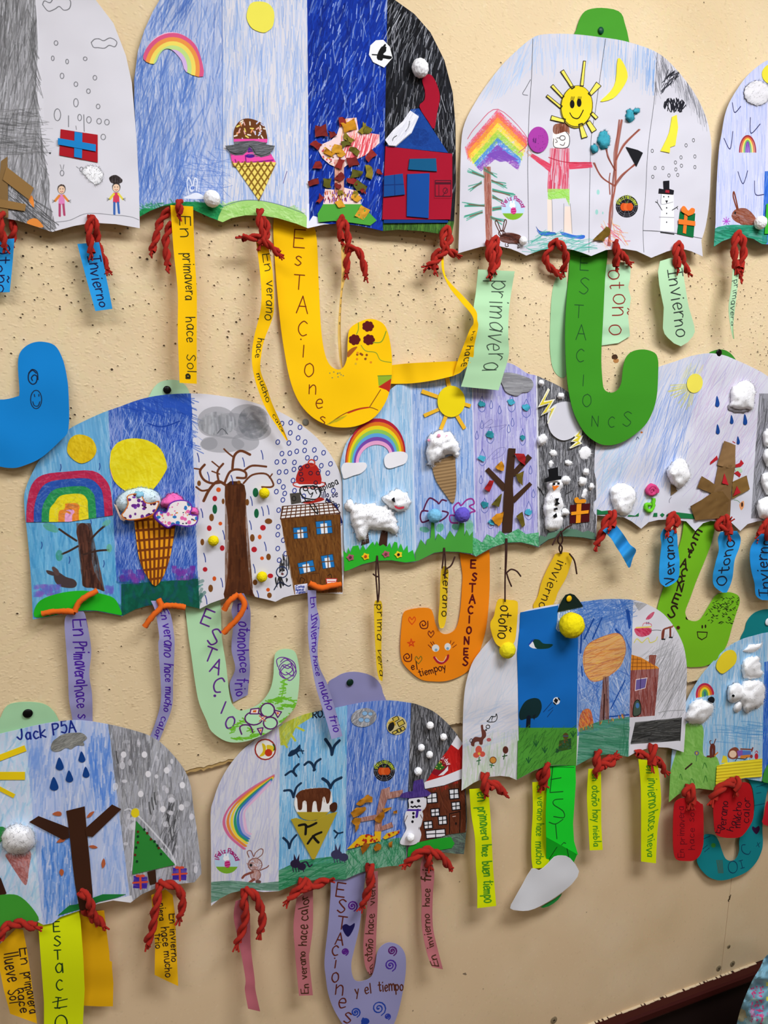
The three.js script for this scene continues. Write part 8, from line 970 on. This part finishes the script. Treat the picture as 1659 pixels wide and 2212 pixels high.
// ------------------------------------------------------------ bottom middle: birds, leafless autumn tree, brick house; lavender handle
{
  const u = new Umbrella('paper umbrella with black birds, chocolate ice cream, red-roofed house, stickers and lavender handle', sm([456, 1957, 456, 1840, 455, 1757, 461, 1729, 473, 1694, 492, 1659, 518, 1626, 546, 1602, 581, 1579, 609, 1565, 647, 1547, 675, 1539, 726, 1529, 759, 1522, 794, 1516, 841, 1513, 883, 1518, 902, 1522, 935, 1536, 959, 1555, 977, 1574, 994, 1598, 1003, 1640, 1006, 1706, 1009, 1769, 1006, 1810, 1002, 1845], false, 3).concat(pr([982, 1844, 947, 1840, 927, 1837, 900, 1844, 881, 1854, 874, 1870, 841, 1871, 801, 1878, 771, 1888, 745, 1900, 700, 1899, 652, 1904, 602, 1925, 569, 1927, 534, 1921, 499, 1929, 475, 1941])), [[606, 1567, 601, 1925], [750, 1524, 746, 1900], [889, 1520, 876, 1870]], { base: 0.003, flare: 0.009, wrinkle: 0.0012 });
  const C = u.C;
  C.p([450, 1560, 606, 1560, 602, 1930, 450, 1960], ['#c4c6e2', '#b0b4d8', '#d4d4ea'], { ang: 98, jit: 14, len: 70, lw: 3, al: 0.38, dens: 1.1 }).p([560, 1570, 606, 1565, 604, 1620, 560, 1620], ['#c8b0d8'], { ang: 90, len: 40, lw: 2, al: 0.4, dens: 0.8 });
  C.p([606, 1530, 750, 1520, 747, 1860, 602, 1880], ['#5aaade', '#7cc0ea', '#3f96d4', '#a8d8f2'], { ang: 92, jit: 8, len: 60, lw: 2.8, al: 0.5, dens: 2.1 }).p([690, 1520, 752, 1520, 750, 1700, 690, 1640], ['#a0d4ee', '#8ac4de'], { ang: 92, len: 60, lw: 3, al: 0.4, dens: 1 });
  C.p([750, 1510, 889, 1510, 880, 1820, 747, 1840], ['#2f5fc0', '#4a78d0', '#2450b4', '#8aa6e0'], { ang: 95, jit: 12, len: 50, lw: 2.8, al: 0.55, dens: 2 }); for (let i = 0; i < 120; i++) { const x = rr(754, 884), y = rr(1560, 1800), l = rr(10, 30); C.l([x, y, x - l * 0.12, y + l], '#c8d4f2', rr(0.8, 1.8), false, 0.7); }
  C.p([888, 1515, 1010, 1530, 1008, 1850, 876, 1870], ['#2c2c2e', '#4a4a4c', '#1a1a1c'], { ang: 95, jit: 12, len: 44, lw: 2.4, al: 0.55, dens: 1.7 }).c([902, 1526, 925, 1600, 930, 1550, 950, 1620, 948, 1560, 975, 1620, 965, 1580, 990, 1630], '#333', 1.4);
  C.p([602, 1572, 625, 1552, 680, 1536, 675, 1548, 640, 1570, 620, 1610, 606, 1610], ['#c8cc3a', '#d8d84a', '#a8b02c'], { ang: 105, jit: 30, len: 30, lw: 3, al: 0.6, dens: 2 }).c([640, 1570, 656, 1578], '#c8cc3a', 4).c([628, 1586, 638, 1600], '#c8cc3a', 4).c([612, 1600, 620, 1614], '#c8cc3a', 4).t('RO.', 676, 1550, 14, '#1a2436', { lw: 2.4 });
  const ink = '#17304c';
  for (const [a, w] of [[[703, 1597, 714, 1614, 717, 1630], 6], [[733, 1600, 722, 1612, 717, 1630], 6], [[658, 1652, 666, 1646, 674, 1650, 680, 1663], 5], [[692, 1640, 682, 1648, 678, 1664], 5], [[617, 1674, 630, 1666, 640, 1676], 4.6], [[645, 1651, 636, 1660, 634, 1668], 5], [[697, 1682, 708, 1690, 714, 1702], 6], [[737, 1680, 722, 1688, 713, 1702], 6], [[614, 1708, 628, 1708, 634, 1722], 4.6], [[650, 1692, 640, 1702, 634, 1722], 4.6], [[612, 1810, 622, 1820, 625, 1832], 4.6], [[640, 1804, 630, 1816, 625, 1832], 4.6], [[722, 1794, 730, 1800, 740, 1798], 3.6], [[724, 1810, 730, 1800], 3.6]]) C.c(a, ink, w);
  C.f(sm([622, 1632, 628, 1622, 638, 1618, 648, 1608, 648, 1620, 640, 1628, 628, 1634]), ink).l([640, 1622, 656, 1622], ink, 2.4).l([640, 1626, 646, 1636], ink, 2.4).l([650, 1618, 654, 1628], ink, 2);
  // pencil rainbow lying on its side
  [['#d86a94', 0], ['#ee8a3a', 8], ['#f4d83a', 16], ['#2f9a68', 23], ['#3a7ac0', 29], ['#b0a4dc', 36], ['#e8bcd8', 43]].forEach(([k, d]) => { for (let j = 0; j < 5; j++) C.c([[592 - d * 0.2 + rr(-1, 1), 1674 + d * 0.35 + j], [540 + d * 0.35, 1704 + d * 0.35 + j * 1.2], [500 + d * 0.7, 1738 + d * 0.25 + j * 0.6], [482 + d * 1.05 + j * 0.8, 1774], [494 + d * 0.85 + j, 1806 - d * 0.25], [526 + d * 0.3 + j, 1834 - d * 0.75]], k, 2.6, false, 0.75); });
  easterSticker(C, 490, 1861, 26);
  C.e(573, 1619, 22, 22, '#f2efe8').o(573, 1619, 22, 22, '#a03028', 2.6).f(sm([566, 1606, 574, 1612, 572, 1630, 560, 1634, 568, 1622]), '#e2c21e').f(sm([576, 1610, 590, 1612, 592, 1622, 580, 1624]), '#e8cc2c').e(580, 1626, 8, 8, '#cc3a1c').c([590, 1608, 593, 1614, 592, 1620], '#2a5a2a', 2.4);
  C.c([538, 1852, 534, 1840, 542, 1838, 548, 1850, 552, 1842, 562, 1834, 568, 1836, 566, 1846, 556, 1854], '#8a5a50', 1.8).p(ell(551, 1868, 15, 14), ['#a87468', '#c49a90'], { ang: 20, jit: 80, len: 12, lw: 2, al: 0.6, dens: 1.4 }).o(551, 1868, 15, 14, '#8a5a50', 1.6).e(542, 1869, 3, 3, '#222').p(ell(552, 1890, 11, 12), ['#a87468', '#c49a90'], { len: 12, lw: 2, al: 0.6 }).o(552, 1890, 11, 12, '#8a5a50', 1.4).c([546, 1884, 530, 1890, 524, 1896], '#8a4a3c', 5).c([562, 1880, 576, 1874, 580, 1870], '#8a5a50', 2.4).c([548, 1900, 540, 1906, 532, 1914], '#8a4a3c', 6).e(558, 1905, 6, 4, '#6a4a44');
  C.p([456, 1905, 500, 1902, 560, 1908, 602, 1904, 602, 1925, 534, 1922, 456, 1950], ['#5a8a70', '#7aa890', '#4a7a60'], { ang: 4, jit: 14, len: 44, lw: 2.6, al: 0.6, dens: 2 }).p([602, 1880, 650, 1858, 750, 1846, 748, 1902, 652, 1906, 602, 1926], ['#2f8a58', '#4aa070', '#1f7848'], { ang: -14, jit: 18, len: 50, lw: 2.6, al: 0.65, dens: 2.2 }).p([748, 1838, 800, 1816, 860, 1810, 878, 1808, 876, 1872, 800, 1880, 746, 1902], ['#2f8a58', '#58a87c', '#1f7848', '#8cc0a0'], { ang: 100, jit: 50, len: 40, lw: 2.6, al: 0.6, dens: 2.2 }).p([972, 1800, 1008, 1795, 1004, 1848, 900, 1845, 900, 1838], ['#5a6a60', '#4a4a4c', '#7a9a80'], { ang: 10, jit: 30, len: 22, lw: 2, al: 0.6, dens: 2 });
  for (const [x, y, s, k] of [[638, 1866, 1, '#2a1f3a'], [727, 1846, 1.1, '#3c3a5a']]) { C.e(x, y, 11 * s, 9 * s, k); C.f([x - 4, y - 4, x - 3, y - 22 * s, x + 4, y - 6], k).f([x + 1, y - 5, x + 9, y - 22 * s, x + 8, y - 4], k); C.e(x + 14 * s, y + 6, 9 * s, 8 * s, k); for (const q of [-6, 0, 6, 16]) C.l([x + q, y + 8, x + q + 2, y + 17], k, 1.8); }
  C.c([652, 1864, 662, 1862, 668, 1872, 674, 1868], '#2a1f3a', 3);
  halloweenSticker(C, 830, 1665, 23);
  u.panels();
  const D = u.D;
  D.f([628, 1700, 724, 1700, 724, 1775, 628, 1775], '#f0eeea').f(sm([638, 1718, 650, 1708, 680, 1703, 712, 1704, 712, 1730, 706, 1736, 702, 1722, 697, 1724, 693, 1750, 686, 1752, 683, 1732, 676, 1734, 672, 1762, 664, 1762, 662, 1732, 654, 1732, 652, 1748, 644, 1748, 642, 1726], true, 3), '#5a2c14').p([638, 1700, 714, 1700, 714, 1730, 638, 1730], ['#6f3c20'], { len: 14, lw: 2, al: 0.5, dens: 0.6 });
  const ice = u.cut('ice_cream', sm([636, 1740, 640, 1718, 655, 1706, 685, 1702, 712, 1705, 718, 1730, 712, 1752, 692, 1768, 668, 1772, 648, 1764], true, 3), true, 0.0018);
  D.f([620, 1754, 740, 1754, 740, 1860, 620, 1860], '#b7a22c').c([646, 1783, 658, 1781, 665, 1786, 683, 1778], '#15130e', 5).l([661, 1786, 660, 1802], '#15130e', 5).c([665, 1822, 672, 1812, 680, 1804, 694, 1798], '#15130e', 5).c([676, 1806, 682, 1814, 688, 1820], '#15130e', 5);
  u.cut('cone', [628, 1770, 640, 1767, 660, 1773, 682, 1773, 710, 1758, 729, 1754, 680, 1856, 674, 1856], true, 0.0022, { parent: ice }); u.cut('flake', sm([712, 1740, 722, 1733, 728, 1736, 728, 1748, 722, 1754, 714, 1752], true, 2), '#4a2614', 0.002, { parent: ice });
  D.f([750, 1520, 900, 1520, 900, 1596, 750, 1596], '#b4b4b6').p([754, 1524, 820, 1524, 820, 1576, 754, 1576], ['#8a8a8c', '#d4d4d6', '#77777a'], { ang: 120, jit: 30, len: 26, lw: 2.4, al: 0.7, dens: 1.6 }); for (const [x, y, r] of [[788, 1541, 6], [780, 1555, 6], [793, 1556, 6], [800, 1542, 5]]) D.e(x, y, r, r * 0.8, '#8cb8e0').o(x, y, r, r * 0.8, '#6a7a8a', 1);
  u.cut('grey_cloud', ell(786, 1550, 28, 20, -0.2), true, 0.001);
  D.f([830, 1540, 882, 1540, 882, 1592, 830, 1592], '#d8c88c'); for (const [x, y, w, h] of [[855, 1553, 12, 9], [866, 1562, 14, 10], [870, 1574, 8, 8], [853, 1582, 10, 6], [862, 1578, 6, 8]]) D.f(quad(x, y, w, h, -0.5), '#d0b84a').l(quad(x, y, w, h, -0.5), '#22201a', 1.6, true); D.f(sm([838, 1572, 844, 1560, 852, 1562, 850, 1574, 842, 1580]), '#22201a').c([840, 1562, 850, 1558, 854, 1566], '#c8a02a', 3);
  u.cut('party_sticker', ell(857, 1567, 22, 20, -0.3), true, 0.001);
  // autumn tree of crayoned strips and tissue
  D.f([755, 1690, 890, 1690, 890, 1830, 755, 1830], '#c09084').p([755, 1690, 890, 1690, 890, 1830, 755, 1830], ['#a06a5c', '#d8b0a4', '#8f5a4c'], { ang: 80, jit: 14, len: 40, lw: 2.4, al: 0.6, dens: 2 });
  const tr = u.cut('strip_tree', [824, 1706, 842, 1700, 842, 1712, 830, 1745, 826, 1765, 822, 1818, 808, 1818, 810, 1780, 814, 1752, 820, 1725], true, 0.0012);
  for (const a of [[838, 1712, 870, 1706, 870, 1720, 838, 1726], [776, 1767, 812, 1760, 812, 1770, 776, 1776], [822, 1786, 846, 1776, 850, 1786, 824, 1795]]) u.cut('branch', a, true, 0.0018, { parent: tr });
  for (const a of [[768, 1736, 786, 1722, 796, 1716, 804, 1722, 804, 1732, 790, 1734, 778, 1742], [758, 1756, 770, 1746, 790, 1742, 790, 1750, 780, 1760, 762, 1766], [758, 1774, 768, 1766, 780, 1768, 778, 1778, 774, 1790, 768, 1800, 766, 1784], [808, 1772, 812, 1764, 822, 1756, 832, 1748, 830, 1764, 824, 1776, 816, 1778], [826, 1746, 848, 1743, 838, 1752, 830, 1754], [780, 1830, 790, 1822, 800, 1824, 792, 1838, 782, 1846], [806, 1832, 814, 1822, 824, 1824, 822, 1836, 812, 1838], [840, 1820, 848, 1818, 848, 1832, 840, 1830], [850, 1752, 858, 1750, 858, 1756, 850, 1758]]) u.cut('tissue_leaf', rag(a, 1.4), pick(['#a86a16', '#96590f', '#b87a1c']), 0.003, { parent: tr, cell: 4.5, crumple: 0.002, t: 0.0002 });
  D.f([746, 1796, 870, 1796, 870, 1838, 746, 1838], '#e8b81c').dots([746, 1796, 870, 1796, 870, 1838, 746, 1838], '#b02a1a', 80, 1.5, 3.4);
  u.cut('leaf_pile', [750, 1834, 764, 1820, 780, 1804, 796, 1802, 812, 1808, 818, 1812, 816, 1818, 790, 1824, 762, 1832], true, 0.0026); u.cut('leaf_pile', [827, 1810, 836, 1800, 852, 1796, 865, 1792, 862, 1800, 846, 1808, 832, 1813], true, 0.0022);
  // house, red roof, sticker, snowman
  D.f([895, 1670, 1015, 1670, 1015, 1825, 895, 1825], '#5f2c18').p([895, 1670, 1015, 1670, 1015, 1825, 895, 1825], ['#4a2010', '#7a4028', '#6a3018'], { ang: 80, jit: 20, len: 22, lw: 3, al: 0.5, dens: 1.6 });
  for (const [x, y, w, h] of [[933, 1724, 22, 21], [981, 1715, 20, 21], [940, 1755, 18, 16], [985, 1741, 18, 17], [925, 1782, 18, 16], [956, 1772, 18, 18], [941, 1801, 42, 17]]) D.f(quad(x, y, w, h, -0.1), '#eeeef2').l(quad(x, y, w, h, -0.1), '#121014', 2.4, true).l([x, y - h / 2, x, y + h / 2], '#121014', 2).l([x - w / 2, y + 1, x + w / 2, y - 1], '#121014', 2);
  D.l([971, 1800, 971, 1758, 994, 1753, 993, 1800], '#1a0f0a', 2.2).e(985, 1779, 2, 3, '#1a0f0a').l([978, 1764, 984, 1763], '#e8d8d0', 1.6);
  const house = u.cut('paper_house', [918, 1706, 960, 1698, 1003, 1682, 1004, 1704, 1006, 1760, 1006, 1798, 970, 1802, 944, 1810, 902, 1820, 908, 1770, 906, 1745, 918, 1730], true, 0.0014);
  const roof = [916, 1692, 924, 1684, 936, 1664, 952, 1640, 968, 1620, 980, 1600, 987, 1588, 1000, 1606, 1002, 1640, 1004, 1672, 1003, 1680, 960, 1696, 918, 1704];
  D.f(roof, '#c41c1a').l(roof, '#c41c1a', 4, true).p(roof, ['#a81414', '#d8302a'], { ang: 80, len: 30, lw: 3, al: 0.5, dens: 1.2 }).f([914, 1690, 960, 1676, 1000, 1660, 1006, 1664, 1004, 1681, 960, 1697, 917, 1706], '#eceaf0').f([974, 1608, 986, 1586, 1000, 1606, 990, 1620], '#eeecf0');
  D.e(948, 1654, 22, 22, '#8f1424').f([946, 1676, 960, 1664, 968, 1654, 968, 1664, 958, 1674], '#eceaee').f([950, 1664, 938, 1660, 942, 1654, 938, 1650, 942, 1644, 944, 1640, 950, 1646, 956, 1650, 954, 1654, 962, 1656, 956, 1662], '#2f6a24').dots([940, 1644, 960, 1644, 960, 1662, 940, 1662], '#e8d86a', 12, 1, 1.6); arcText(D, '¡Feliz Navidad!', 948, 1656, 17, Math.PI * 0.98, Math.PI * 1.92, 8, '#f4e8ea', 1.4);
  u.cut('roof', roof, true, 0.002, { parent: house });
  const S = sm([884, 1724, 916, 1722, 918, 1742, 910, 1752, 912, 1762, 908, 1782, 904, 1790, 908, 1804, 900, 1822, 880, 1826, 864, 1822, 870, 1806, 878, 1790, 874, 1774, 876, 1756, 884, 1744], true, 3), hat = [864, 1722, 870, 1714, 884, 1710, 892, 1708, 894, 1688, 914, 1684, 916, 1704, 930, 1714, 922, 1720, 900, 1722, 884, 1724];
  D.f(S, '#ecebf0').l(S, '#ecebf0', 5, true); D.f(hat, '#4a3384').l(hat, '#4a3384', 3, true).p(hat, ['#3a2670', '#5f4898'], { len: 18, lw: 2.4, al: 0.5 }).e(890, 1733, 3, 3, '#15131a').e(904, 1730, 3.4, 3.4, '#15131a').l([888, 1742, 892, 1744, 896, 1741, 900, 1744, 904, 1741, 908, 1742], '#15131a', 3).l([880, 1750, 908, 1750], '#4a2a9a', 4).l([902, 1750, 900, 1764], '#4a2a9a', 6).e(893, 1757, 2.6, 3, '#15131a').e(893, 1765, 2.6, 3, '#15131a').e(891, 1775, 2.6, 3, '#15131a').l([880, 1762, 874, 1776], '#5a3a30', 1.3).l([908, 1760, 912, 1768], '#5a3a30', 1.3);
  const man = u.cut('paper_snowman', S, true, 0.0034); u.cut('hat', sm(hat, true, 2), true, 0.0044, { parent: man });
  { ORG = u.org; u.ball('cotton_ball', 887, 1809, 8, '#f0f0f2', { parent: man, lift: 0.003 }); }
  for (const [x, y, r] of [[929, 1567, 7.6], [958, 1592, 7], [910, 1615, 7], [928, 1630, 7], [903, 1666, 8]]) u.ball('cotton_snowball', x, y, r, '#efeff1', { spike: 0.12 });
  u.cut('green_strip', [882, 1832, 894, 1822, 930, 1814, 974, 1808, 982, 1822, 976, 1832, 940, 1838, 926, 1836, 900, 1843, 880, 1852], '#23a52a', 0.0012);
  u.tab([704, 1560, 707, 1482, 724, 1464, 747, 1453, 775, 1452, 803, 1460, 820, 1475, 827, 1496, 830, 1540], '#8f8db8', 0.0015);
  pin(756, 1474, 0.0032, 7.5, '#0f2a20', 'dark push pin in the lavender tab above the birds umbrella');
  u.handle(sm([718, 1884, 714, 1934, 709, 1999, 701, 2074, 704, 2113, 709, 2146, 720, 2178, 740, 2212, 770, 2250, 800, 2262, 830, 2246, 851, 2212, 864, 2172, 875, 2113, 877, 2074, 872, 2054, 860, 2041, 841, 2036, 825, 2043, 815, 2058, 810, 2087, 802, 2110, 785, 2119, 769, 2119, 761, 2106, 759, 2080, 766, 2048, 777, 1999, 784, 1934, 788, 1872, 750, 1876], true, 4), '#9a98c4', (H) => {
    const k = '#5f2418'; [['E', 725, 1938, 32], ['S', 728, 1972, 30], ['T', 728, 2005, 26], ['A', 724, 2038, 24], ['C', 716, 2064, 20], ['|', 722, 2090, 16], ['O', 716, 2120, 20], ['n', 724, 2148, 36], ['e', 730, 2174, 32], ['s', 742, 2210, 40]].forEach(([c, x, y, s]) => H.t(c, x, y, s, k, { lw: 2.6, ang: 8 })); H.e(723, 2070, 1.6, 1.6, k);
    const sp = (x, y, r, c, w) => { const q = []; for (let i = 0; i < 26; i++) { const a = i * 0.55; q.push([x + r * (i / 26) * Math.cos(a), y + r * (i / 26) * Math.sin(a)]); } H.l(q, c, w); };
    sp(761, 1957, 12, '#5a1f86', 2.8); sp(745, 2056, 8, '#5a1f86', 3); sp(847, 2054, 11, '#5a1f6a', 3); sp(843, 2085, 14, '#4a2a9a', 2.8); sp(818, 2178, 17, '#1f3fa0', 2.6); sp(768, 2187, 11, '#1f3fa0', 2.8); sp(837, 2196, 7, '#2a3aa0', 2.6); H.e(789, 2206, 9, 7, '#1f3fa0').l([784, 2200, 782, 2212], '#1f3fa0', 4);
    H.f(sm([752, 2024, 741, 2010, 740, 2000, 748, 1996, 756, 2000, 766, 1994, 764, 2006], true, 3), '#1a1450'); H.t('y el', 768, 2150, 22, '#5a2a1c', { lw: 2.4, ang: -6, fit: 38 }).t('tiempo', 818, 2142, 22, '#5a2a1c', { lw: 2.6, ang: -4, fit: 56 });
  }, (x, y) => 0.004 + 0.003 * (1 + noise(x * 0.008, y * 0.006, 15)) + 0.004 * Math.max(0, (y - 1980) / 230));
  const pk = '#c4757a', ink2 = '#4a2c1a';
  stripTag({ label: 'blank pink strip, leftmost of the four pink strips', group: G2, rows: [[509, 1947, 536, 1938], [505, 1983, 540, 1983], [517, 2041, 542, 2048], [530, 2113, 550, 2113], [529, 2139, 552, 2139], [536, 2179, 562, 2185]], z: [0.018, 0.016, 0.014, 0.018, 0.022, 0.026], color: '#b9656f', ties: [[[530, 1922, 0.02], [526, 1945, 0.026], [530, 1975, 0.024], [524, 2005, 0.022], [512, 2036, 0.022]], [[530, 1922, 0.02], [545, 1928, 0.026], [558, 1950, 0.026], [566, 1980, 0.025], [562, 2014, 0.025]]] });
  stripTag({ label: 'pink strip reading En verano hace calor upward, left of the lavender handle', group: G2, rows: [[641, 1940, 676, 1918], [634, 1999, 676, 1999], [637, 2050, 670, 2050], [639, 2080, 668, 2074], [646, 2151, 676, 2150]], z: [0.016, 0.014, 0.016, 0.014, 0.016], color: pk, text: [['En verano', 0.02, 0.72, 22, ink2, { up: true, lw: 2.6, to: 0.44 }], ['hace', 0.49, 0.72, 22, ink2, { up: true, lw: 2.6, to: 0.7 }], ['calor', 0.73, 0.72, 22, ink2, { up: true, lw: 2.6, to: 0.99 }]], ties: [[[655, 1898, 0.018], [650, 1915, 0.026], [636, 1930, 0.026], [624, 1942, 0.025]], [[656, 1900, 0.018], [672, 1916, 0.026], [690, 1908, 0.025], [708, 1902, 0.024]], [[652, 1904, 0.02], [656, 1920, 0.026], [668, 1912, 0.027], [650, 1926, 0.026]]] });
  stripTag({ label: 'pink strip reading En otoño hace viento upward, inside the lavender handle', group: G2, rows: [[797, 1885, 816, 1882], [794, 1950, 816, 1944], [787, 2015, 813, 2015], [785, 2048, 812, 2054], [789, 2087, 811, 2070], [799, 2108, 806, 2104]], z: [0.014, 0.012, 0.008, 0.005, 0.004, 0.003], color: pk, text: [['En', 0.01, 0.72, 17, ink2, { up: true, lw: 2.2, to: 0.1 }], ['otoño', 0.14, 0.72, 18, ink2, { up: true, lw: 2.2, to: 0.36 }], ['hace', 0.4, 0.72, 18, ink2, { up: true, lw: 2.2, to: 0.6 }], ['viento', 0.68, 0.72, 17, ink2, { up: true, lw: 2.2, to: 0.96 }]], ties: [[[799, 1867, 0.02], [801, 1895, 0.026], [794, 1925, 0.024], [784, 1954, 0.022]], [[799, 1867, 0.02], [797, 1885, 0.024], [803, 1905, 0.024]]] });
  stripTag({ label: 'pink strip reading En invierno hace frio upward, rightmost of the pink strips', group: G2, rows: [[914, 1850, 926, 1850], [908, 1879, 938, 1882], [911, 1934, 935, 1934], [911, 1999, 935, 1999], [922, 2058, 945, 2048], [933, 2089, 957, 2094]], z: [0.018, 0.016, 0.014, 0.014, 0.018, 0.024], color: pk, text: [['En', 0.02, 0.72, 19, ink2, { up: true, lw: 2.6, to: 0.13 }], ['invierno', 0.19, 0.72, 20, ink2, { up: true, lw: 2.4, to: 0.5 }], ['hace', 0.56, 0.72, 18, ink2, { up: true, lw: 2.4, to: 0.72 }], ['frio', 0.78, 0.72, 20, ink2, { up: true, lw: 3, to: 0.95 }]], ties: [[[927, 1836, 0.018], [918, 1838, 0.026], [898, 1848, 0.026], [878, 1866, 0.024]], [[927, 1836, 0.018], [940, 1842, 0.026], [954, 1852, 0.026], [970, 1872, 0.024]], [[926, 1838, 0.02], [925, 1856, 0.025], [927, 1868, 0.024]]] });
}
// ------------------------------------------------------------ loose pins and the bag in the corner
pin(570, 850, 0, 7.5, '#9c9a8c', 'grey push pin in the bare wall left of the yellow handle\'s foot');
pin(660, 912, 0, 7.5, '#8f8d80', 'grey push pin beside the lower edge of the yellow handle');
{
  const o = thing('carrier_bag', 'pale blue printed plastic bag in the bottom right corner below the wall', 'bag', 1650, 2160, 0.12), a = new Art(1580, 2040, 1780, 2320, '#7fb0c4', 0.8);
  for (let i = 0; i < 26; i++) a.e(rr(1590, 1760), rr(2060, 2300), rr(5, 16), rr(5, 16), pick(['#c86a9a', '#5a8fb8', '#a8c8b0', '#d8b070', '#8a7ab8', '#b8d8e0']), 0.6); for (const y of [2130, 2160, 2190]) a.dots([1622, y, 1650, y, 1650, y + 26, 1622, y + 26], '#d84a86', 26, 1.5, 2.4).dots([1655, y - 40, 1700, y - 40, 1700, y, 1655, y], '#e0dc5a', 8, 3, 5);
  const z = (x, y) => 0.09 + 0.05 * Math.sqrt(Math.max(0, Math.min(1, (x - 1590) / 60))) + 0.008 * noise(x * 0.02, y * 0.02, 3) + 0.004 * noise(x * 0.05, y * 0.05, 7);
  mesh(o, 'bag_body', sheet(sm([1659, 2066, 1645, 2092, 1628, 2120, 1612, 2156, 1600, 2190, 1592, 2230, 1590, 2300, 1770, 2310, 1770, 2080, 1700, 2050], true, 3), z, { art: a, cell: 5, t: 0.003 }), a.material({ roughness: 0.3 }));
}
for (const o of scene.children) o.traverse((c) => { if (c.isRectAreaLight) return; if (c.isMesh) { c.castShadow = true; c.receiveShadow = true; } });
renderer.render(scene, camera);
